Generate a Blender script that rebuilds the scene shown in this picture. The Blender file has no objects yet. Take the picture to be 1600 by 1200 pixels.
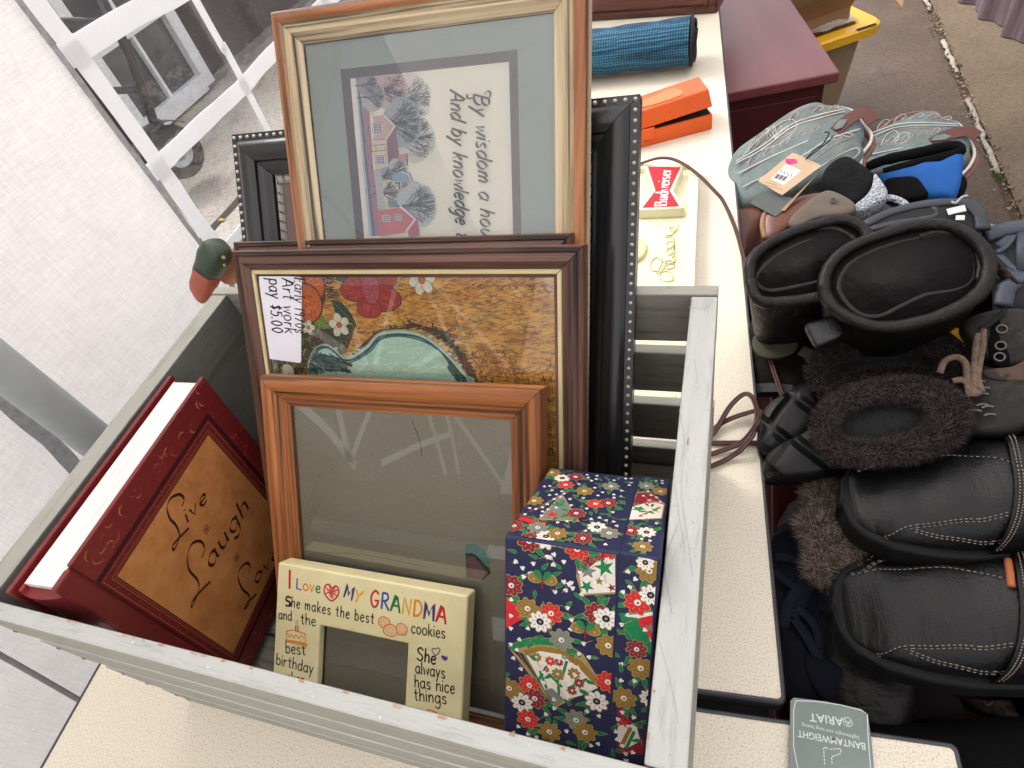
import bpy, math, random
from mathutils import Vector, Matrix, noise
random.seed(7)
sc = bpy.context.scene
PI = math.pi
# ------------------------------------------------------------ camera
cam = bpy.data.cameras.new('camera'); cam.sensor_width = 36; cam.sensor_fit = 'HORIZONTAL'
cam.lens = 935/1600*36; cam.clip_start = .02; cam.clip_end = 300
camo = bpy.data.objects.new('camera', cam); sc.collection.objects.link(camo)
_c = [(0.94373, 0.245502, -0.221591), (-0.050682, 0.769477, 0.63666), (0.32681, -0.589605, 0.738621)]
camo.matrix_world = Matrix(((_c[0][0], _c[1][0], _c[2][0], 0), (_c[0][1], _c[1][1], _c[2][1], 0), (_c[0][2], _c[1][2], _c[2][2], .542), (0, 0, 0, 1)))
sc.camera = camo
# ------------------------------------------------------------ light
SUN_EL, SUN_AZ = math.radians(55), math.radians(-62)      # azimuth measured from +Y towards +X
w = bpy.data.worlds.new('World'); sc.world = w; w.use_nodes = True
nt = w.node_tree; bg = nt.nodes['Background']; bg.inputs['Strength'].default_value = .15
sky = nt.nodes.new('ShaderNodeTexSky'); sky.sky_type = 'NISHITA'; sky.sun_disc = False
sky.sun_elevation = SUN_EL; sky.sun_rotation = SUN_AZ; sky.air_density = 1.0; sky.dust_density = 6.0; sky.ozone_density = 1.0
hs = nt.nodes.new('ShaderNodeHueSaturation'); hs.inputs['Saturation'].default_value = .25      # overcast: a nearly white sky
nt.links.new(sky.outputs[0], hs.inputs['Color']); nt.links.new(hs.outputs[0], bg.inputs['Color'])
sl = bpy.data.lights.new('sun', 'SUN'); sl.energy = 1.0; sl.angle = math.radians(25); sl.color = (1, .97, .93)
so = bpy.data.objects.new('sun', sl); sc.collection.objects.link(so)
sd = Vector((math.sin(SUN_AZ)*math.cos(SUN_EL), math.cos(SUN_AZ)*math.cos(SUN_EL), math.sin(SUN_EL)))
so.rotation_euler = (-sd).to_track_quat('-Z', 'Y').to_euler(); so.location = sd*5
sc.view_settings.view_transform = 'Standard'; sc.view_settings.look = 'None'; sc.view_settings.gamma = 1
sc.view_settings.exposure = 1.18
sc.render.engine = 'CYCLES'
sc.cycles.max_bounces = 8; sc.cycles.transparent_max_bounces = 12
try: sc.cycles.use_denoising = True
except Exception: pass

# ------------------------------------------------------------ materials
def lin(c): return tuple((x/12.92 if x <= .04045 else ((x+.055)/1.055)**2.4) for x in (c[0]/255, c[1]/255, c[2]/255))+(1,)
class N:
    def __init__(s, name, rough=.6, spec=.5, metal=0, coat=0):
        s.m = bpy.data.materials.new(name); s.m.use_nodes = True; s.t = s.m.node_tree
        s.b = s.t.nodes['Principled BSDF']; s.b.inputs['Roughness'].default_value = rough
        s.b.inputs['Specular IOR Level'].default_value = spec; s.b.inputs['Metallic'].default_value = metal
        s.b.inputs['Coat Weight'].default_value = coat
        s.tc = s.t.nodes.new('ShaderNodeTexCoord')
    def n(s, typ, **kw):
        o = s.t.nodes.new(typ)
        for k, v in kw.items():
            if k in o.inputs.keys(): o.inputs[k].default_value = v
            else: setattr(o, k, v)
        return o
    def l(s, a, b): s.t.links.new(a, b)
    def co(s, scale=(1, 1, 1), rot=(0, 0, 0), src='Object'):
        m = s.n('ShaderNodeMapping'); m.inputs['Scale'].default_value = scale; m.inputs['Rotation'].default_value = rot
        s.l(s.tc.outputs[src], m.inputs[0]); return m.outputs[0]
    def noise(s, scale, detail=6, rough=.6, vec=None, dist=0):
        o = s.n('ShaderNodeTexNoise', Scale=scale, Detail=detail, Roughness=rough, Distortion=dist)
        s.l(vec or s.tc.outputs['Object'], o.inputs['Vector']); return o.outputs['Fac']
    def ramp(s, fac, stops, interp='LINEAR'):
        o = s.n('ShaderNodeValToRGB'); r = o.color_ramp; r.interpolation = interp
        while len(r.elements) < len(stops): r.elements.new(.5)
        for e, (p, c) in zip(r.elements, stops): e.position = p; e.color = c if len(c) == 4 else lin(c)
        s.l(fac, o.inputs[0]); return o.outputs[0]
    def mix(s, fac, a, b, typ='MIX'):
        o = s.n('ShaderNodeMix', data_type='RGBA', blend_type=typ)
        for v, i in ((fac, 0), (a, 6), (b, 7)):
            if hasattr(v, 'links'): s.l(v, o.inputs[i])
            else: o.inputs[i].default_value = v
        return o.outputs[2]
    def col(s, c):
        if hasattr(c, 'links'): s.l(c, s.b.inputs['Base Color'])
        else: s.b.inputs['Base Color'].default_value = c
    def bump(s, h, strength=.3, dist=.001):
        o = s.n('ShaderNodeBump', Strength=strength, Distance=dist); s.l(h, o.inputs['Height'])
        pb = s.b.inputs['Normal']
        if pb.is_linked: s.l(pb.links[0].from_socket, o.inputs['Normal'])
        s.l(o.outputs[0], pb)
_inks = {}
def plain(name, rgb, rough=.6, spec=.4, metal=0, var=.12, scale=60, bump=0, coat=0, bd=.001):
    key = name
    if key in _inks: return _inks[key]
    k = N(name, rough, spec, metal, coat)
    c = lin(rgb); f = k.noise(scale)
    d = tuple(x*(1-var) for x in c[:3])+(1,); u = tuple(min(1, x*(1+var)) for x in c[:3])+(1,)
    k.col(k.ramp(f, [(.3, d), (.7, u)]))
    if bump: k.bump(k.noise(scale*4), bump, bd)
    _inks[key] = k.m; return k.m
def ink(rgb, rough=.65): return plain('ink_%d_%d_%d' % tuple(rgb), rgb, rough, .3, var=.1, scale=400)
def wood(name, dark, mid, light, scale=40, rough=.45, bump=.25, stretch=.08, coat=0, fine=6):
    k = N(name, rough, .4, 0, coat)
    v = k.co((stretch, 1, 1))
    a = k.noise(scale*2.2, 8, .65, v, .6); b = k.noise(scale*fine, 4, .6, k.co((stretch*.5, 1, 1)))
    c = k.ramp(a, [(.36, dark), (.5, mid), (.64, light)])
    pores = k.ramp(b, [(.38, (60, 60, 60)), (.5, (255, 255, 255))])
    k.col(k.mix(.9, c, pores, 'MULTIPLY')); k.bump(b, bump, .0006)
    return k.m
def painted_wood(name, base, worn, stain, amount=.62, rough=.75, scale=30, sx=.12, bump=.5):
    k = N(name, rough, .25)
    v = k.co((sx, 1, 1)); g = k.noise(scale*5, 8, .7, v, .3); big = k.noise(scale*.6, 6, .6, k.co((.5, 1, 1)))
    c = k.ramp(g, [(.25, stain), (.48, base), (.8, base)])
    c = k.mix(k.ramp(big, [(.3, (0, 0, 0)), (.75, (120, 120, 120))]), c, lin(stain))
    chips = k.noise(scale*2.3, 9, .8, k.co((.35, 1, 1)))
    c = k.mix(k.ramp(chips, [(amount+.06, (0, 0, 0)), (amount+.09, (255, 255, 255))]), c, lin(worn))
    sc3 = k.noise(scale*7, 6, .75, k.co((.6, .6, .6), (.3, .2, .7))); c = k.mix(k.ramp(sc3, [(.62, (0, 0, 0)), (.70, (150, 150, 150))]), c, lin(tuple(int(v*.72) for v in base)))
    kn = k.n('ShaderNodeTexVoronoi', Scale=7); k.l(k.co((.5, 2.2, 1)), kn.inputs['Vector']); c = k.mix(k.ramp(kn.outputs['Distance'], [(.03, (150, 150, 150)), (.075, (0, 0, 0))]), c, lin(tuple(int(v*.6) for v in base)))
    k.col(c); k.bump(g, bump, .0012); k.bump(sc3, bump*.5, .0010); return k.m
M = {}
M['crate_out'] = painted_wood('whitewashed_crate_wood', (168, 167, 156), (158, 126, 98), (126, 125, 114), .60)
M['crate_top'] = painted_wood('white_crate_edge_paint', (192, 192, 187), (170, 136, 110), (158, 160, 155), .63, scale=45, bump=1.0)
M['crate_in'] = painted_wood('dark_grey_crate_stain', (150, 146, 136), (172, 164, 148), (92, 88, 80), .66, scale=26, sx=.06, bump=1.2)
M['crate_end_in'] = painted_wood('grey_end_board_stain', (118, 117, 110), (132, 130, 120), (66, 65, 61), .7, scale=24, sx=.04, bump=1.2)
M['black_paint'] = plain('black_frame_paint', (26, 26, 28), .32, .5, var=.2, scale=30, coat=.2)
M['silver'] = plain('silver_bead_paint', (196, 190, 178), .35, .6, metal=.5)
M['rope_cream'] = plain('antique_cream_gilding', (188, 178, 158), .5)
M['dark_gap'] = plain('dark_gap', (20, 18, 17), .9)
M['red_mat'] = plain('dark_red_mat_board', (122, 44, 38), .7, scale=500)
M['oak_orange'] = wood('orange_stained_wood', (132, 82, 50), (172, 112, 72), (190, 132, 92), 22, .45, .3, .06)
M['oak_cream'] = wood('limed_cream_wood', (148, 128, 100), (196, 176, 142), (216, 198, 164), 34, .5, .3, .03)
M['walnut'] = wood('walnut_brown_frame_wood', (66, 42, 33), (100, 68, 54), (122, 86, 68), 30, .45, .35, .04)
M['gilt'] = plain('gilt_slip', (216, 198, 150), .4, .5, metal=.3)
M['cherry'] = wood('reddish_cherry_frame_wood', (98, 54, 26), (160, 96, 50), (192, 124, 70), 26, .5, .8, .03)
M['sage_mat'] = plain('sage_mat_board', (158, 168, 160), .8, scale=700, var=.05)
M['plum_mat'] = plain('plum_grey_mat_board', (92, 82, 88), .8, scale=500)
M['print_paper'] = plain('cream_print_paper', (240, 236, 220), .8, var=.03, scale=900)
M['grey_card'] = N('grey_backing_card', .8).m
k = N('grey_backing_card_fibre', .8, .2); v = k.noise(900, 3); k.col(k.ramp(v, [(.3, (148, 142, 122)), (.7, (166, 160, 138))])); M['grey_card'] = k.m
k = N('cream_hand_painted_frame', .45, .4); v = k.noise(30); sp = k.noise(160, 8, .8)
c = k.ramp(v, [(.3, (222, 210, 158)), (.7, (232, 221, 174))]); k.col(k.mix(k.ramp(sp, [(.66, (0, 0, 0)), (.74, (90, 90, 90))]), c, lin((170, 155, 118)))); M['cream_frame'] = k.m
# glass: clear with a mirror-like surface
def glassy(name, rough=.0, tint=(1, 1, 1, 1), boost=1.0, haze=0, bump=0, bscale=6, bdist=.01):
    m = bpy.data.materials.new(name); m.use_nodes = True; t = m.node_tree; t.nodes.remove(t.nodes['Principled BSDF'])
    o = t.nodes['Material Output']; tr = t.nodes.new('ShaderNodeBsdfTransparent'); tr.inputs[0].default_value = tint
    gl = t.nodes.new('ShaderNodeBsdfGlossy'); gl.inputs['Roughness'].default_value = rough
    fr = t.nodes.new('ShaderNodeFresnel'); fr.inputs[0].default_value = 1.52
    ml = t.nodes.new('ShaderNodeMath'); ml.operation = 'MULTIPLY'; ml.inputs[1].default_value = boost; ml.use_clamp = True
    mx = t.nodes.new('ShaderNodeMixShader'); t.links.new(fr.outputs[0], ml.inputs[0]); t.links.new(ml.outputs[0], mx.inputs[0])
    if haze:
        df = t.nodes.new('ShaderNodeBsdfDiffuse'); df.inputs[0].default_value = (.8, .8, .82, 1); hz = t.nodes.new('ShaderNodeMixShader'); hn = t.nodes.new('ShaderNodeTexNoise'); hn.inputs['Scale'].default_value = 14; hn.inputs['Detail'].default_value = 8
        hc_ = t.nodes.new('ShaderNodeTexCoord'); t.links.new(hc_.outputs['Object'], hn.inputs['Vector']); hm = t.nodes.new('ShaderNodeMapRange'); hm.inputs[1].default_value = .35; hm.inputs[2].default_value = .75; hm.inputs[3].default_value = haze*.4; hm.inputs[4].default_value = haze*1.8
        t.links.new(hn.outputs['Fac'], hm.inputs[0]); t.links.new(hm.outputs[0], hz.inputs[0]); t.links.new(tr.outputs[0], hz.inputs[1]); t.links.new(df.outputs[0], hz.inputs[2]); tr = hz
    t.links.new(tr.outputs[0], mx.inputs[1]); t.links.new(gl.outputs[0], mx.inputs[2]); t.links.new(mx.outputs[0], o.inputs[0])
    if bump:
        nz = t.nodes.new('ShaderNodeTexNoise'); nz.inputs['Scale'].default_value = bscale; nz.inputs['Detail'].default_value = 5
        tc = t.nodes.new('ShaderNodeTexCoord'); t.links.new(tc.outputs['Object'], nz.inputs['Vector'])
        bu = t.nodes.new('ShaderNodeBump'); bu.inputs['Strength'].default_value = bump; bu.inputs['Distance'].default_value = bdist
        t.links.new(nz.outputs['Fac'], bu.inputs['Height']); t.links.new(bu.outputs[0], gl.inputs['Normal'])
    return m
M['glass'] = glassy('picture_glass', .02, boost=2.6, haze=.015)
M['vinyl'] = glassy('clear_window_vinyl', .04, (.97, .97, .97, 1), 1.3, .07, .9, 9, .02)

# ------------------------------------------------------------ object helpers
MW = {}
def link(o): sc.collection.objects.link(o); return o
def thing(name, label, cat, loc=(0, 0, 0), group=None, mat=None):
    o = bpy.data.objects.new(name, None); o.empty_display_size = .02; link(o)
    m = mat if mat else Matrix.Translation(Vector(loc)); o.matrix_world = m; MW[o.name] = m
    o['label'] = label; o['category'] = cat
    if group: o['group'] = group
    return o
def mk(name, V, F, mats, parent=None, smooth=False, world=True, fm=None, kind=None, local=None, label=None):
    """mesh object; V in world coordinates (world=True) or in the thing's own coordinates."""
    me = bpy.data.meshes.new(name)
    L = Matrix.Identity(4) if local is None else local
    P = MW[parent.name] if parent else Matrix.Identity(4)
    tot = P @ L
    if world: inv = tot.inverted(); V = [inv @ Vector(v) for v in V]
    me.from_pydata([tuple(v) for v in V], [], F)
    if not isinstance(mats, (list, tuple)): mats = [mats]
    for m in mats: me.materials.append(m)
    if fm: me.polygons.foreach_set('material_index', fm)
    if smooth: me.polygons.foreach_set('use_smooth', [True]*len(me.polygons))
    me.update()
    o = bpy.data.objects.new(name, me); link(o)
    if parent: o.parent = parent; o.matrix_local = L
    MW[o.name] = tot
    if kind: o['kind'] = kind
    if label: o['label'] = label
    return o
def solo(o, label, cat, group=None):
    o['label'] = label; o['category'] = cat
    if group: o['group'] = group
    return o
def bevel(o, w=.002, seg=2):
    m = o.modifiers.new('bevel', 'BEVEL'); m.width = w; m.segments = seg; m.limit_method = 'ANGLE'; m.angle_limit = math.radians(40); return o
def subd(o, n=1):
    m = o.modifiers.new('subsurf', 'SUBSURF'); m.levels = n; m.render_levels = n; return o
class G:
    """collects geometry for ONE mesh"""
    def __init__(s): s.V = []; s.F = []; s.m = []
    def add(s, V, F, m=0):
        b = len(s.V); s.V += [Vector(v) for v in V]; s.F += [tuple(i+b for i in f) for f in F]; s.m += [m]*len(F)
    def box(s, a, b, m=0, X=None):
        (x0, y0, z0), (x1, y1, z1) = a, b
        V = [Vector(p) for p in ((x0, y0, z0), (x1, y0, z0), (x1, y1, z0), (x0, y1, z0), (x0, y0, z1), (x1, y0, z1), (x1, y1, z1), (x0, y1, z1))]
        if X: V = [X @ v for v in V]
        F = [(0, 3, 2, 1), (4, 5, 6, 7), (0, 1, 5, 4), (1, 2, 6, 5), (2, 3, 7, 6), (3, 0, 4, 7)]
        s.add(V, F, m)
        if isinstance(m, (list, tuple)): s.m[-6:] = list(m)   # bottom, top, -y, +x, +y, -x
    def tube(s, pts, r, seg=10, m=0, cap=True, flat=1.0, closed=False):
        pts = [Vector(p) for p in pts]; n = len(pts); rs = r if isinstance(r, (list, tuple)) else [r]*n
        up = Vector((0, 0, 1)); rings = []; prev = None
        for i, p in enumerate(pts):
            if closed: t = (pts[(i+1) % n]-pts[i-1])
            else: t = pts[min(i+1, n-1)]-pts[max(i-1, 0)]
            if t.length < 1e-9: t = Vector((0, 0, 1))
            t.normalize()
            if prev is None:
                a = t.cross(up)
                if a.length < .1: a = t.cross(Vector((1, 0, 0)))
            else: a = prev-t*prev.dot(t)
            a.normalize(); b = t.cross(a); prev = a
            rings.append([p+(a*math.cos(2*PI*k/seg)+b*math.sin(2*PI*k/seg)*flat)*rs[i] for k in range(seg)])
        s.rings(rings, m, cap and not closed, closed)
    def rings(s, rings, m=0, cap=True, closed=False):
        seg = len(rings[0]); V = [v for r in rings for v in r]; F = []; n = len(rings)
        for i in range(n if closed else n-1):
            j = (i+1) % n
            for k in range(seg):
                l = (k+1) % seg; F.append((i*seg+k, i*seg+l, j*seg+l, j*seg+k))
        if cap: F.append(tuple(range(seg))[::-1]); F.append(tuple((n-1)*seg+k for k in range(seg)))
        s.add(V, F, m)
    def prism(s, poly, z0, z1, m=0, X=None):
        n = len(poly); V = [Vector((p[0], p[1], z0)) for p in poly]+[Vector((p[0], p[1], z1)) for p in poly]
        if X: V = [X @ v for v in V]
        s.add(V, [tuple(range(n))[::-1], tuple(range(n, 2*n))]+[(i, (i+1) % n, n+(i+1) % n, n+i) for i in range(n)], m)
    def build(s, name, mats, parent=None, **kw):
        if len(set(s.m)) > 1: kw.setdefault('fm', s.m)
        return mk(name, s.V, s.F, mats, parent, **kw)
def cr(pts, n=6, closed=False):
    """Catmull-Rom through the points (2-D or 3-D)"""
    P = [Vector(p) for p in pts]; N_ = len(P)
    if N_ < 3 and not closed: return P
    out = []
    for i in range(N_ if closed else N_-1):
        p0 = P[i-1] if (closed or i > 0) else P[0]*2-P[1]
        p1 = P[i]; p2 = P[(i+1) % N_]
        p3 = P[(i+2) % N_] if (closed or i+2 < N_) else P[-1]*2-P[-2]
        for k in range(n):
            t = k/n
            out.append(.5*((2*p1)+(p2-p0)*t+(2*p0-5*p1+4*p2-p3)*t*t+(3*p1-p0-3*p2+p3)*t**3))
    if not closed: out.append(P[-1])
    return out
def boardmat(b):
    o, ex, ey, nn = [Vector(v) for v in b]
    return Matrix(((ex.x, ey.x, nn.x, o.x), (ex.y, ey.y, nn.y, o.y), (ex.z, ey.z, nn.z, o.z), (0, 0, 0, 1)))

# ------------------------------------------------------------ flat print: polygons and pen strokes on a board
class Ink:
    def __init__(s, z=0.0002, step=5e-7, clip=None): s.z = z; s.step = min(step, 5e-7); s.g = G(); s.mats = []; s.names = {}; s.clip = clip
    def cut(s, P):
        if not s.clip: return P
        for ax, lim, sg in ((0, s.clip[0], 1), (0, s.clip[1], -1), (1, s.clip[2], 1), (1, s.clip[3], -1)):
            out = []
            for i in range(len(P)):
                a, b = P[i-1], P[i]; da, db = (a[ax]-lim)*sg, (b[ax]-lim)*sg
                if (da >= 0) != (db >= 0): out.append(a+(b-a)*(da/(da-db)))
                if db >= 0: out.append(b)
            P = out
            if len(P) < 3: return []
        return P
    def out(s, p): return bool(s.clip) and not (s.clip[0] < p[0] < s.clip[1] and s.clip[2] < p[1] < s.clip[3])
    def mi(s, c):
        m = c if not isinstance(c, (tuple, list)) else ink(c)
        if m.name not in s.names: s.names[m.name] = len(s.mats); s.mats.append(m)
        return s.names[m.name]
    def poly(s, pts, c, smooth=0):
        pts = [Vector((p[0], p[1])) for p in pts]
        if smooth: pts = cr(pts, smooth, True)
        pts = s.cut(pts); n = len(pts)
        if n < 3: return
        ar = sum(pts[i].x*pts[(i+1) % n].y-pts[(i+1) % n].x*pts[i].y for i in range(n))
        if ar < 0: pts = pts[::-1]
        s.g.add([(p.x, p.y, s.z) for p in pts], [tuple(range(n))], s.mi(c)); s.z += s.step
    def line(s, pts, c, wd=.001, smooth=0, nib=None, closed=False):
        pts = [Vector((p[0], p[1])) for p in pts]
        if smooth: pts = cr(pts, smooth, closed)
        if closed: pts.append(pts[0])
        q = [pts[0]]
        for p in pts[1:]:
            if (p-q[-1]).length > 1e-6: q.append(p)
        pts = q
        if len(pts) < 2 or any(s.out(p) for p in pts): return
        n = len(pts); A = []
        for i in range(n):
            t = pts[min(i+1, n-1)]-pts[max(i-1, 0)]
            if t.length < 1e-9: t = Vector((1, 0))
            t.normalize(); nr = Vector((-t.y, t.x))
            if nib is not None:
                nv = Vector(nib)
                if nr.dot(nv) < 0: nv = -nv
                off = nr*(abs(nr.dot(nv))+wd*.16)
            else:
                k = 1
                if 0 < i < n-1:
                    a = (pts[i]-pts[i-1]).normalized(); b = (pts[i+1]-pts[i]).normalized(); k = 1/max(.45, math.sqrt(max(0, (1+a.dot(b))/2)))
                off = nr*wd/2*k
            A.append((pts[i]+off, pts[i]-off))
        if nib is None:      # round-ish ends
            t = (pts[0]-pts[1]).normalized()*wd*.35; A.insert(0, (A[0][0]*.7+A[0][1]*.3+t, A[0][1]*.7+A[0][0]*.3+t))
            t = (pts[-1]-pts[-2]).normalized()*wd*.35; A.append((A[-1][0]*.7+A[-1][1]*.3+t, A[-1][1]*.7+A[-1][0]*.3+t))
        V = []; F = []
        for a, b in A: V += [(a.x, a.y, s.z), (b.x, b.y, s.z)]
        for i in range(len(A)-1): F.append((2*i+1, 2*i+3, 2*i+2, 2*i))
        s.g.add(V, F, s.mi(c)); s.z += s.step
    def circ(s, c, r, col, n=14, sq=1): s.poly([(c[0]+r*math.cos(2*PI*i/n), c[1]+r*sq*math.sin(2*PI*i/n)) for i in range(n)], col)
    def text(s, txt, a, b, h, c, wd=.001, nib=None, shear=0, track=.28, cols=None, jit=0):
        """text from a to b (baseline), x-height h"""
        a = Vector(a); b = Vector(b); d = (b-a); L = d.length; d.normalize(); u = Vector((-d.y, d.x))
        adv = [(GL[ch][0]+track if ch != ' ' else .75) for ch in txt]; tot = sum(adv)-track; k = L/tot; x = 0; ci = 0
        for ch, ad in zip(txt, adv):
            if ch != ' ':
                cc = c if cols is None else cols[ci % len(cols)]; ci += 1; jy = random.uniform(-jit, jit)*h
                for kind, P in GL[ch][1]:
                    Q = []
                    for (px, py) in P: Q.append(a+d*((x+px)*k+shear*py*h)+u*(py*h+jy))
                    if kind == 'C': Q = cr([(q.x, q.y) for q in Q], 5)
                    elif kind == 'O': Q = cr([(q.x, q.y) for q in Q], 5, True); Q.append(Q[0])
                    s.line(Q, cc, wd, 0, nib)
            x += ad
    def build(s, name, parent, **kw): return mk(name, s.g.V, s.g.F, s.mats, parent, world=False, fm=s.g.m, **kw)
def gl(w, *st):
    out = []
    for q in st: out.append((q[0], [tuple(float(v) for v in p.split(',')) for p in q[1:].split()]))
    return (w, out)
GL = {
'a': gl(.75, 'C.68,.8 .45,1 .15,.85 .02,.45 .2,.03 .45,.05 .68,.4', 'L.7,1 .69,.2 .8,0'),
'b': gl(.72, 'L.05,1.7 .05,0', 'C.05,.25 .3,.0 .6,.1 .72,.5 .55,.92 .3,.97 .05,.7'),
'c': gl(.65, 'C.65,.82 .4,1 .12,.82 .02,.45 .18,.06 .42,0 .66,.18'),
'd': gl(.75, 'C.7,.8 .45,1 .15,.85 .02,.45 .2,.03 .45,.05 .7,.4', 'L.72,1.7 .71,.15 .8,0'),
'e': gl(.65, 'C.05,.5 .35,.53 .62,.66 .5,.98 .2,.9 .02,.5 .18,.06 .42,0 .66,.16'),
'g': gl(.75, 'C.68,.8 .45,1 .15,.85 .02,.45 .2,.03 .45,.05 .68,.4', 'C.72,1 .72,.3 .7,-.3 .5,-.66 .25,-.68 .02,-.45'),
'h': gl(.7, 'L.05,1.7 .05,0', 'C.05,.55 .3,.95 .58,.9 .65,.5 .66,0'),
'i': gl(.12, 'L.05,1 .05,.1 .12,0', 'L.06,1.38 .06,1.5'),
'k': gl(.65, 'L.05,1.7 .05,0', 'L.6,.98 .08,.45', 'L.22,.55 .68,0'),
'l': gl(.12, 'L.05,1.7 .05,.1 .14,0'),
'm': gl(1.05, 'L.05,1 .05,0', 'C.05,.6 .28,.96 .48,.88 .52,.5 .52,0', 'C.52,.6 .76,.96 .95,.88 1.0,.5 1.0,0'),
'n': gl(.7, 'L.05,1 .05,0', 'C.05,.55 .3,.95 .58,.9 .65,.5 .66,0'),
'o': gl(.75, 'O.4,1 .1,.82 .02,.45 .18,.05 .42,0 .7,.25 .72,.65'),
'p': gl(.72, 'L.05,1 .05,-.7', 'C.05,.25 .3,.0 .6,.1 .72,.5 .55,.92 .3,.97 .05,.7'),
'r': gl(.5, 'L.05,1 .05,0', 'C.05,.55 .25,.9 .5,.93'),
's': gl(.6, 'C.58,.85 .35,1 .1,.85 .15,.6 .45,.42 .58,.2 .4,.01 .05,.1'),
't': gl(.55, 'C.28,1.5 .28,.7 .3,.12 .52,.02', 'L0,1.02 .55,1.02'),
'u': gl(.7, 'C.05,1 .05,.4 .2,.03 .45,.08 .65,.5', 'L.65,1 .65,.1 .75,0'),
'v': gl(.6, 'L0,1 .28,0 .6,1'),
'w': gl(.9, 'L0,1 .22,0 .45,.85 .68,0 .92,1'),
'y': gl(.65, 'L0,1 .32,.08', 'L.66,1 .3,.0 .1,-.65'),
'B': gl(1.0, 'L.1,1.6 .1,0', 'C.1,1.6 .6,1.6 .8,1.25 .6,.9 .15,.85', 'C.15,.85 .7,.85 .95,.45 .7,.05 .1,0'),
'A': gl(1.1, 'L0,0 .55,1.65 .7,1.5 1.1,0', 'L.2,.6 .95,.6'),
'S': gl(.9, 'C.85,1.4 .5,1.65 .1,1.4 .2,1 .65,.75 .85,.35 .5,0 .05,.2'),
'L': gl(.8, 'L.1,1.6 .08,.05 .8,0'),
'I': gl(.2, 'L.1,1.6 .1,0'),
'M': gl(1.1, 'L.0,0 .1,1.6 .55,.5 1.0,1.6 1.1,0'),
'Y': gl(.9, 'L0,1.5 .45,.8', 'L.95,1.6 .45,.8 .3,0'),
'G': gl(1.0, 'C.9,1.4 .5,1.65 .1,1.2 .05,.6 .3,.03 .7,.05 .92,.5', 'L.55,.65 .98,.68'),
'R': gl(.9, 'L.1,1.6 .1,0', 'C.1,1.6 .6,1.6 .8,1.25 .6,.9 .15,.8', 'L.35,.8 .95,0'),
'N': gl(1.0, 'L.05,0 .1,1.6 .85,.05 .95,1.6'),
'D': gl(1.0, 'L.1,1.6 .1,0', 'C.1,1.6 .6,1.55 .95,.95 .7,.25 .1,0'),
'E': gl(.8, 'L.75,1.6 .1,1.6 .1,0 .75,0', 'L.1,.85 .6,.85'),
'1': gl(.2, 'L.1,1.5 .1,0'), '9': gl(.7, 'O.6,1.2 .35,1.5 .08,1.2 .3,.85 .6,1.0', 'L.62,1.3 .55,0'),
'7': gl(.7, 'L.0,1.5 .65,1.5 .25,0'), '0': gl(.75, 'O.4,1.5 .05,.8 .4,0 .72,.75'),
'5': gl(.7, 'L.65,1.5 .15,1.5 .1,.9', 'C.1,.9 .5,1.0 .65,.5 .4,.0 .0,.12'),
'$': gl(.6, 'C.55,1.2 .3,1.4 .1,1.1 .5,.6 .4,.25 .05,.35', 'L.33,1.6 .3,0'), '.': gl(.12, 'L.05,0 .05,.12'),
}
# ============================================================ setting
GZ = -.74
k = N('wet_speckled_pavement', .55, .45)
a = k.noise(1.6, 8, .65); b = k.noise(140, 5, .7); c3 = k.noise(7, 6, .6)
base = k.ramp(a, [(.3, (78, 64, 54)), (.55, (100, 84, 70)), (.75, (120, 104, 88))])
fl = k.ramp(b, [(.32, (120, 112, 104)), (.5, (205, 200, 195)), (.7, (255, 255, 255))])
c_ = k.mix(.8, base, fl, 'MULTIPLY'); c_ = k.mix(k.ramp(c3, [(.6, (0, 0, 0)), (.78, (110, 110, 110))]), c_, lin((176, 164, 140)))
k.col(c_); k.bump(b, .9, .004); k.bump(c3, .3, .006); M['ground'] = k.m
k2 = N('grey_concrete_pavement', .7, .3); a = k2.noise(1.8, 8, .65); b = k2.noise(60, 6, .75)
k2.col(k2.mix(.7, k2.ramp(a, [(.3, (158, 150, 142)), (.7, (190, 183, 174))]), k2.ramp(b, [(.3, (150, 146, 142)), (.6, (255, 255, 255))]), 'MULTIPLY')); k2.bump(b, .6, .004)
g = G(); g.add([(-60, -60, GZ+.004), (-.9, -60, GZ+.004), (-.9, 60, GZ+.004), (-60, 60, GZ+.004)], [(0, 1, 2, 3)]); o = g.build('grey_pavement', k2.m); o['kind'] = 'structure'
rr = random.Random(4); g = G(); n_ = 90; pl = [(-2.24+.012*noise.noise(Vector((i*.4, 1, 2))), .6+6*i/n_) for i in range(n_+1)]
for (p, q) in zip(pl, pl[1:]): g.add([(p[0]-.022, p[1], GZ+.008), (p[0]+.022, p[1], GZ+.008), (q[0]+.022, q[1], GZ+.008), (q[0]-.022, q[1], GZ+.008)], [(0, 1, 2, 3)])
o = g.build('pavement_crack', plain('dark_crack_dirt', (70, 60, 54), .95, var=.4, bump=.8)); o['kind'] = 'structure'
g = G()
for i in range(60):
    x = -2.24+rr.gauss(.04, .05); y = rr.uniform(1.2, 4.5); s = rr.uniform(.008, .022); a_ = rr.uniform(0, 6); g.add([(x+math.cos(a_+t)*s, y+math.sin(a_+t)*s*.6, GZ+.012+.004*(t > 2)) for t in (0, 1.5, 3, 4.6)], [(0, 1, 2, 3)], i % 2)
o = g.build('fallen_leaves', [plain('yellow_leaf', (180, 160, 70), .8), plain('dry_leaf_brown', (112, 80, 56), .8)]); o['kind'] = 'stuff'; o['label'] = 'yellow and brown fallen leaves along the crack outside the tent window'; o['category'] = 'leaves'
g = G(); g.add([(-.9, -60, GZ), (.765, -60, GZ), (.765, 60, GZ), (-.9, 60, GZ)], [(0, 1, 2, 3)])
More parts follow.
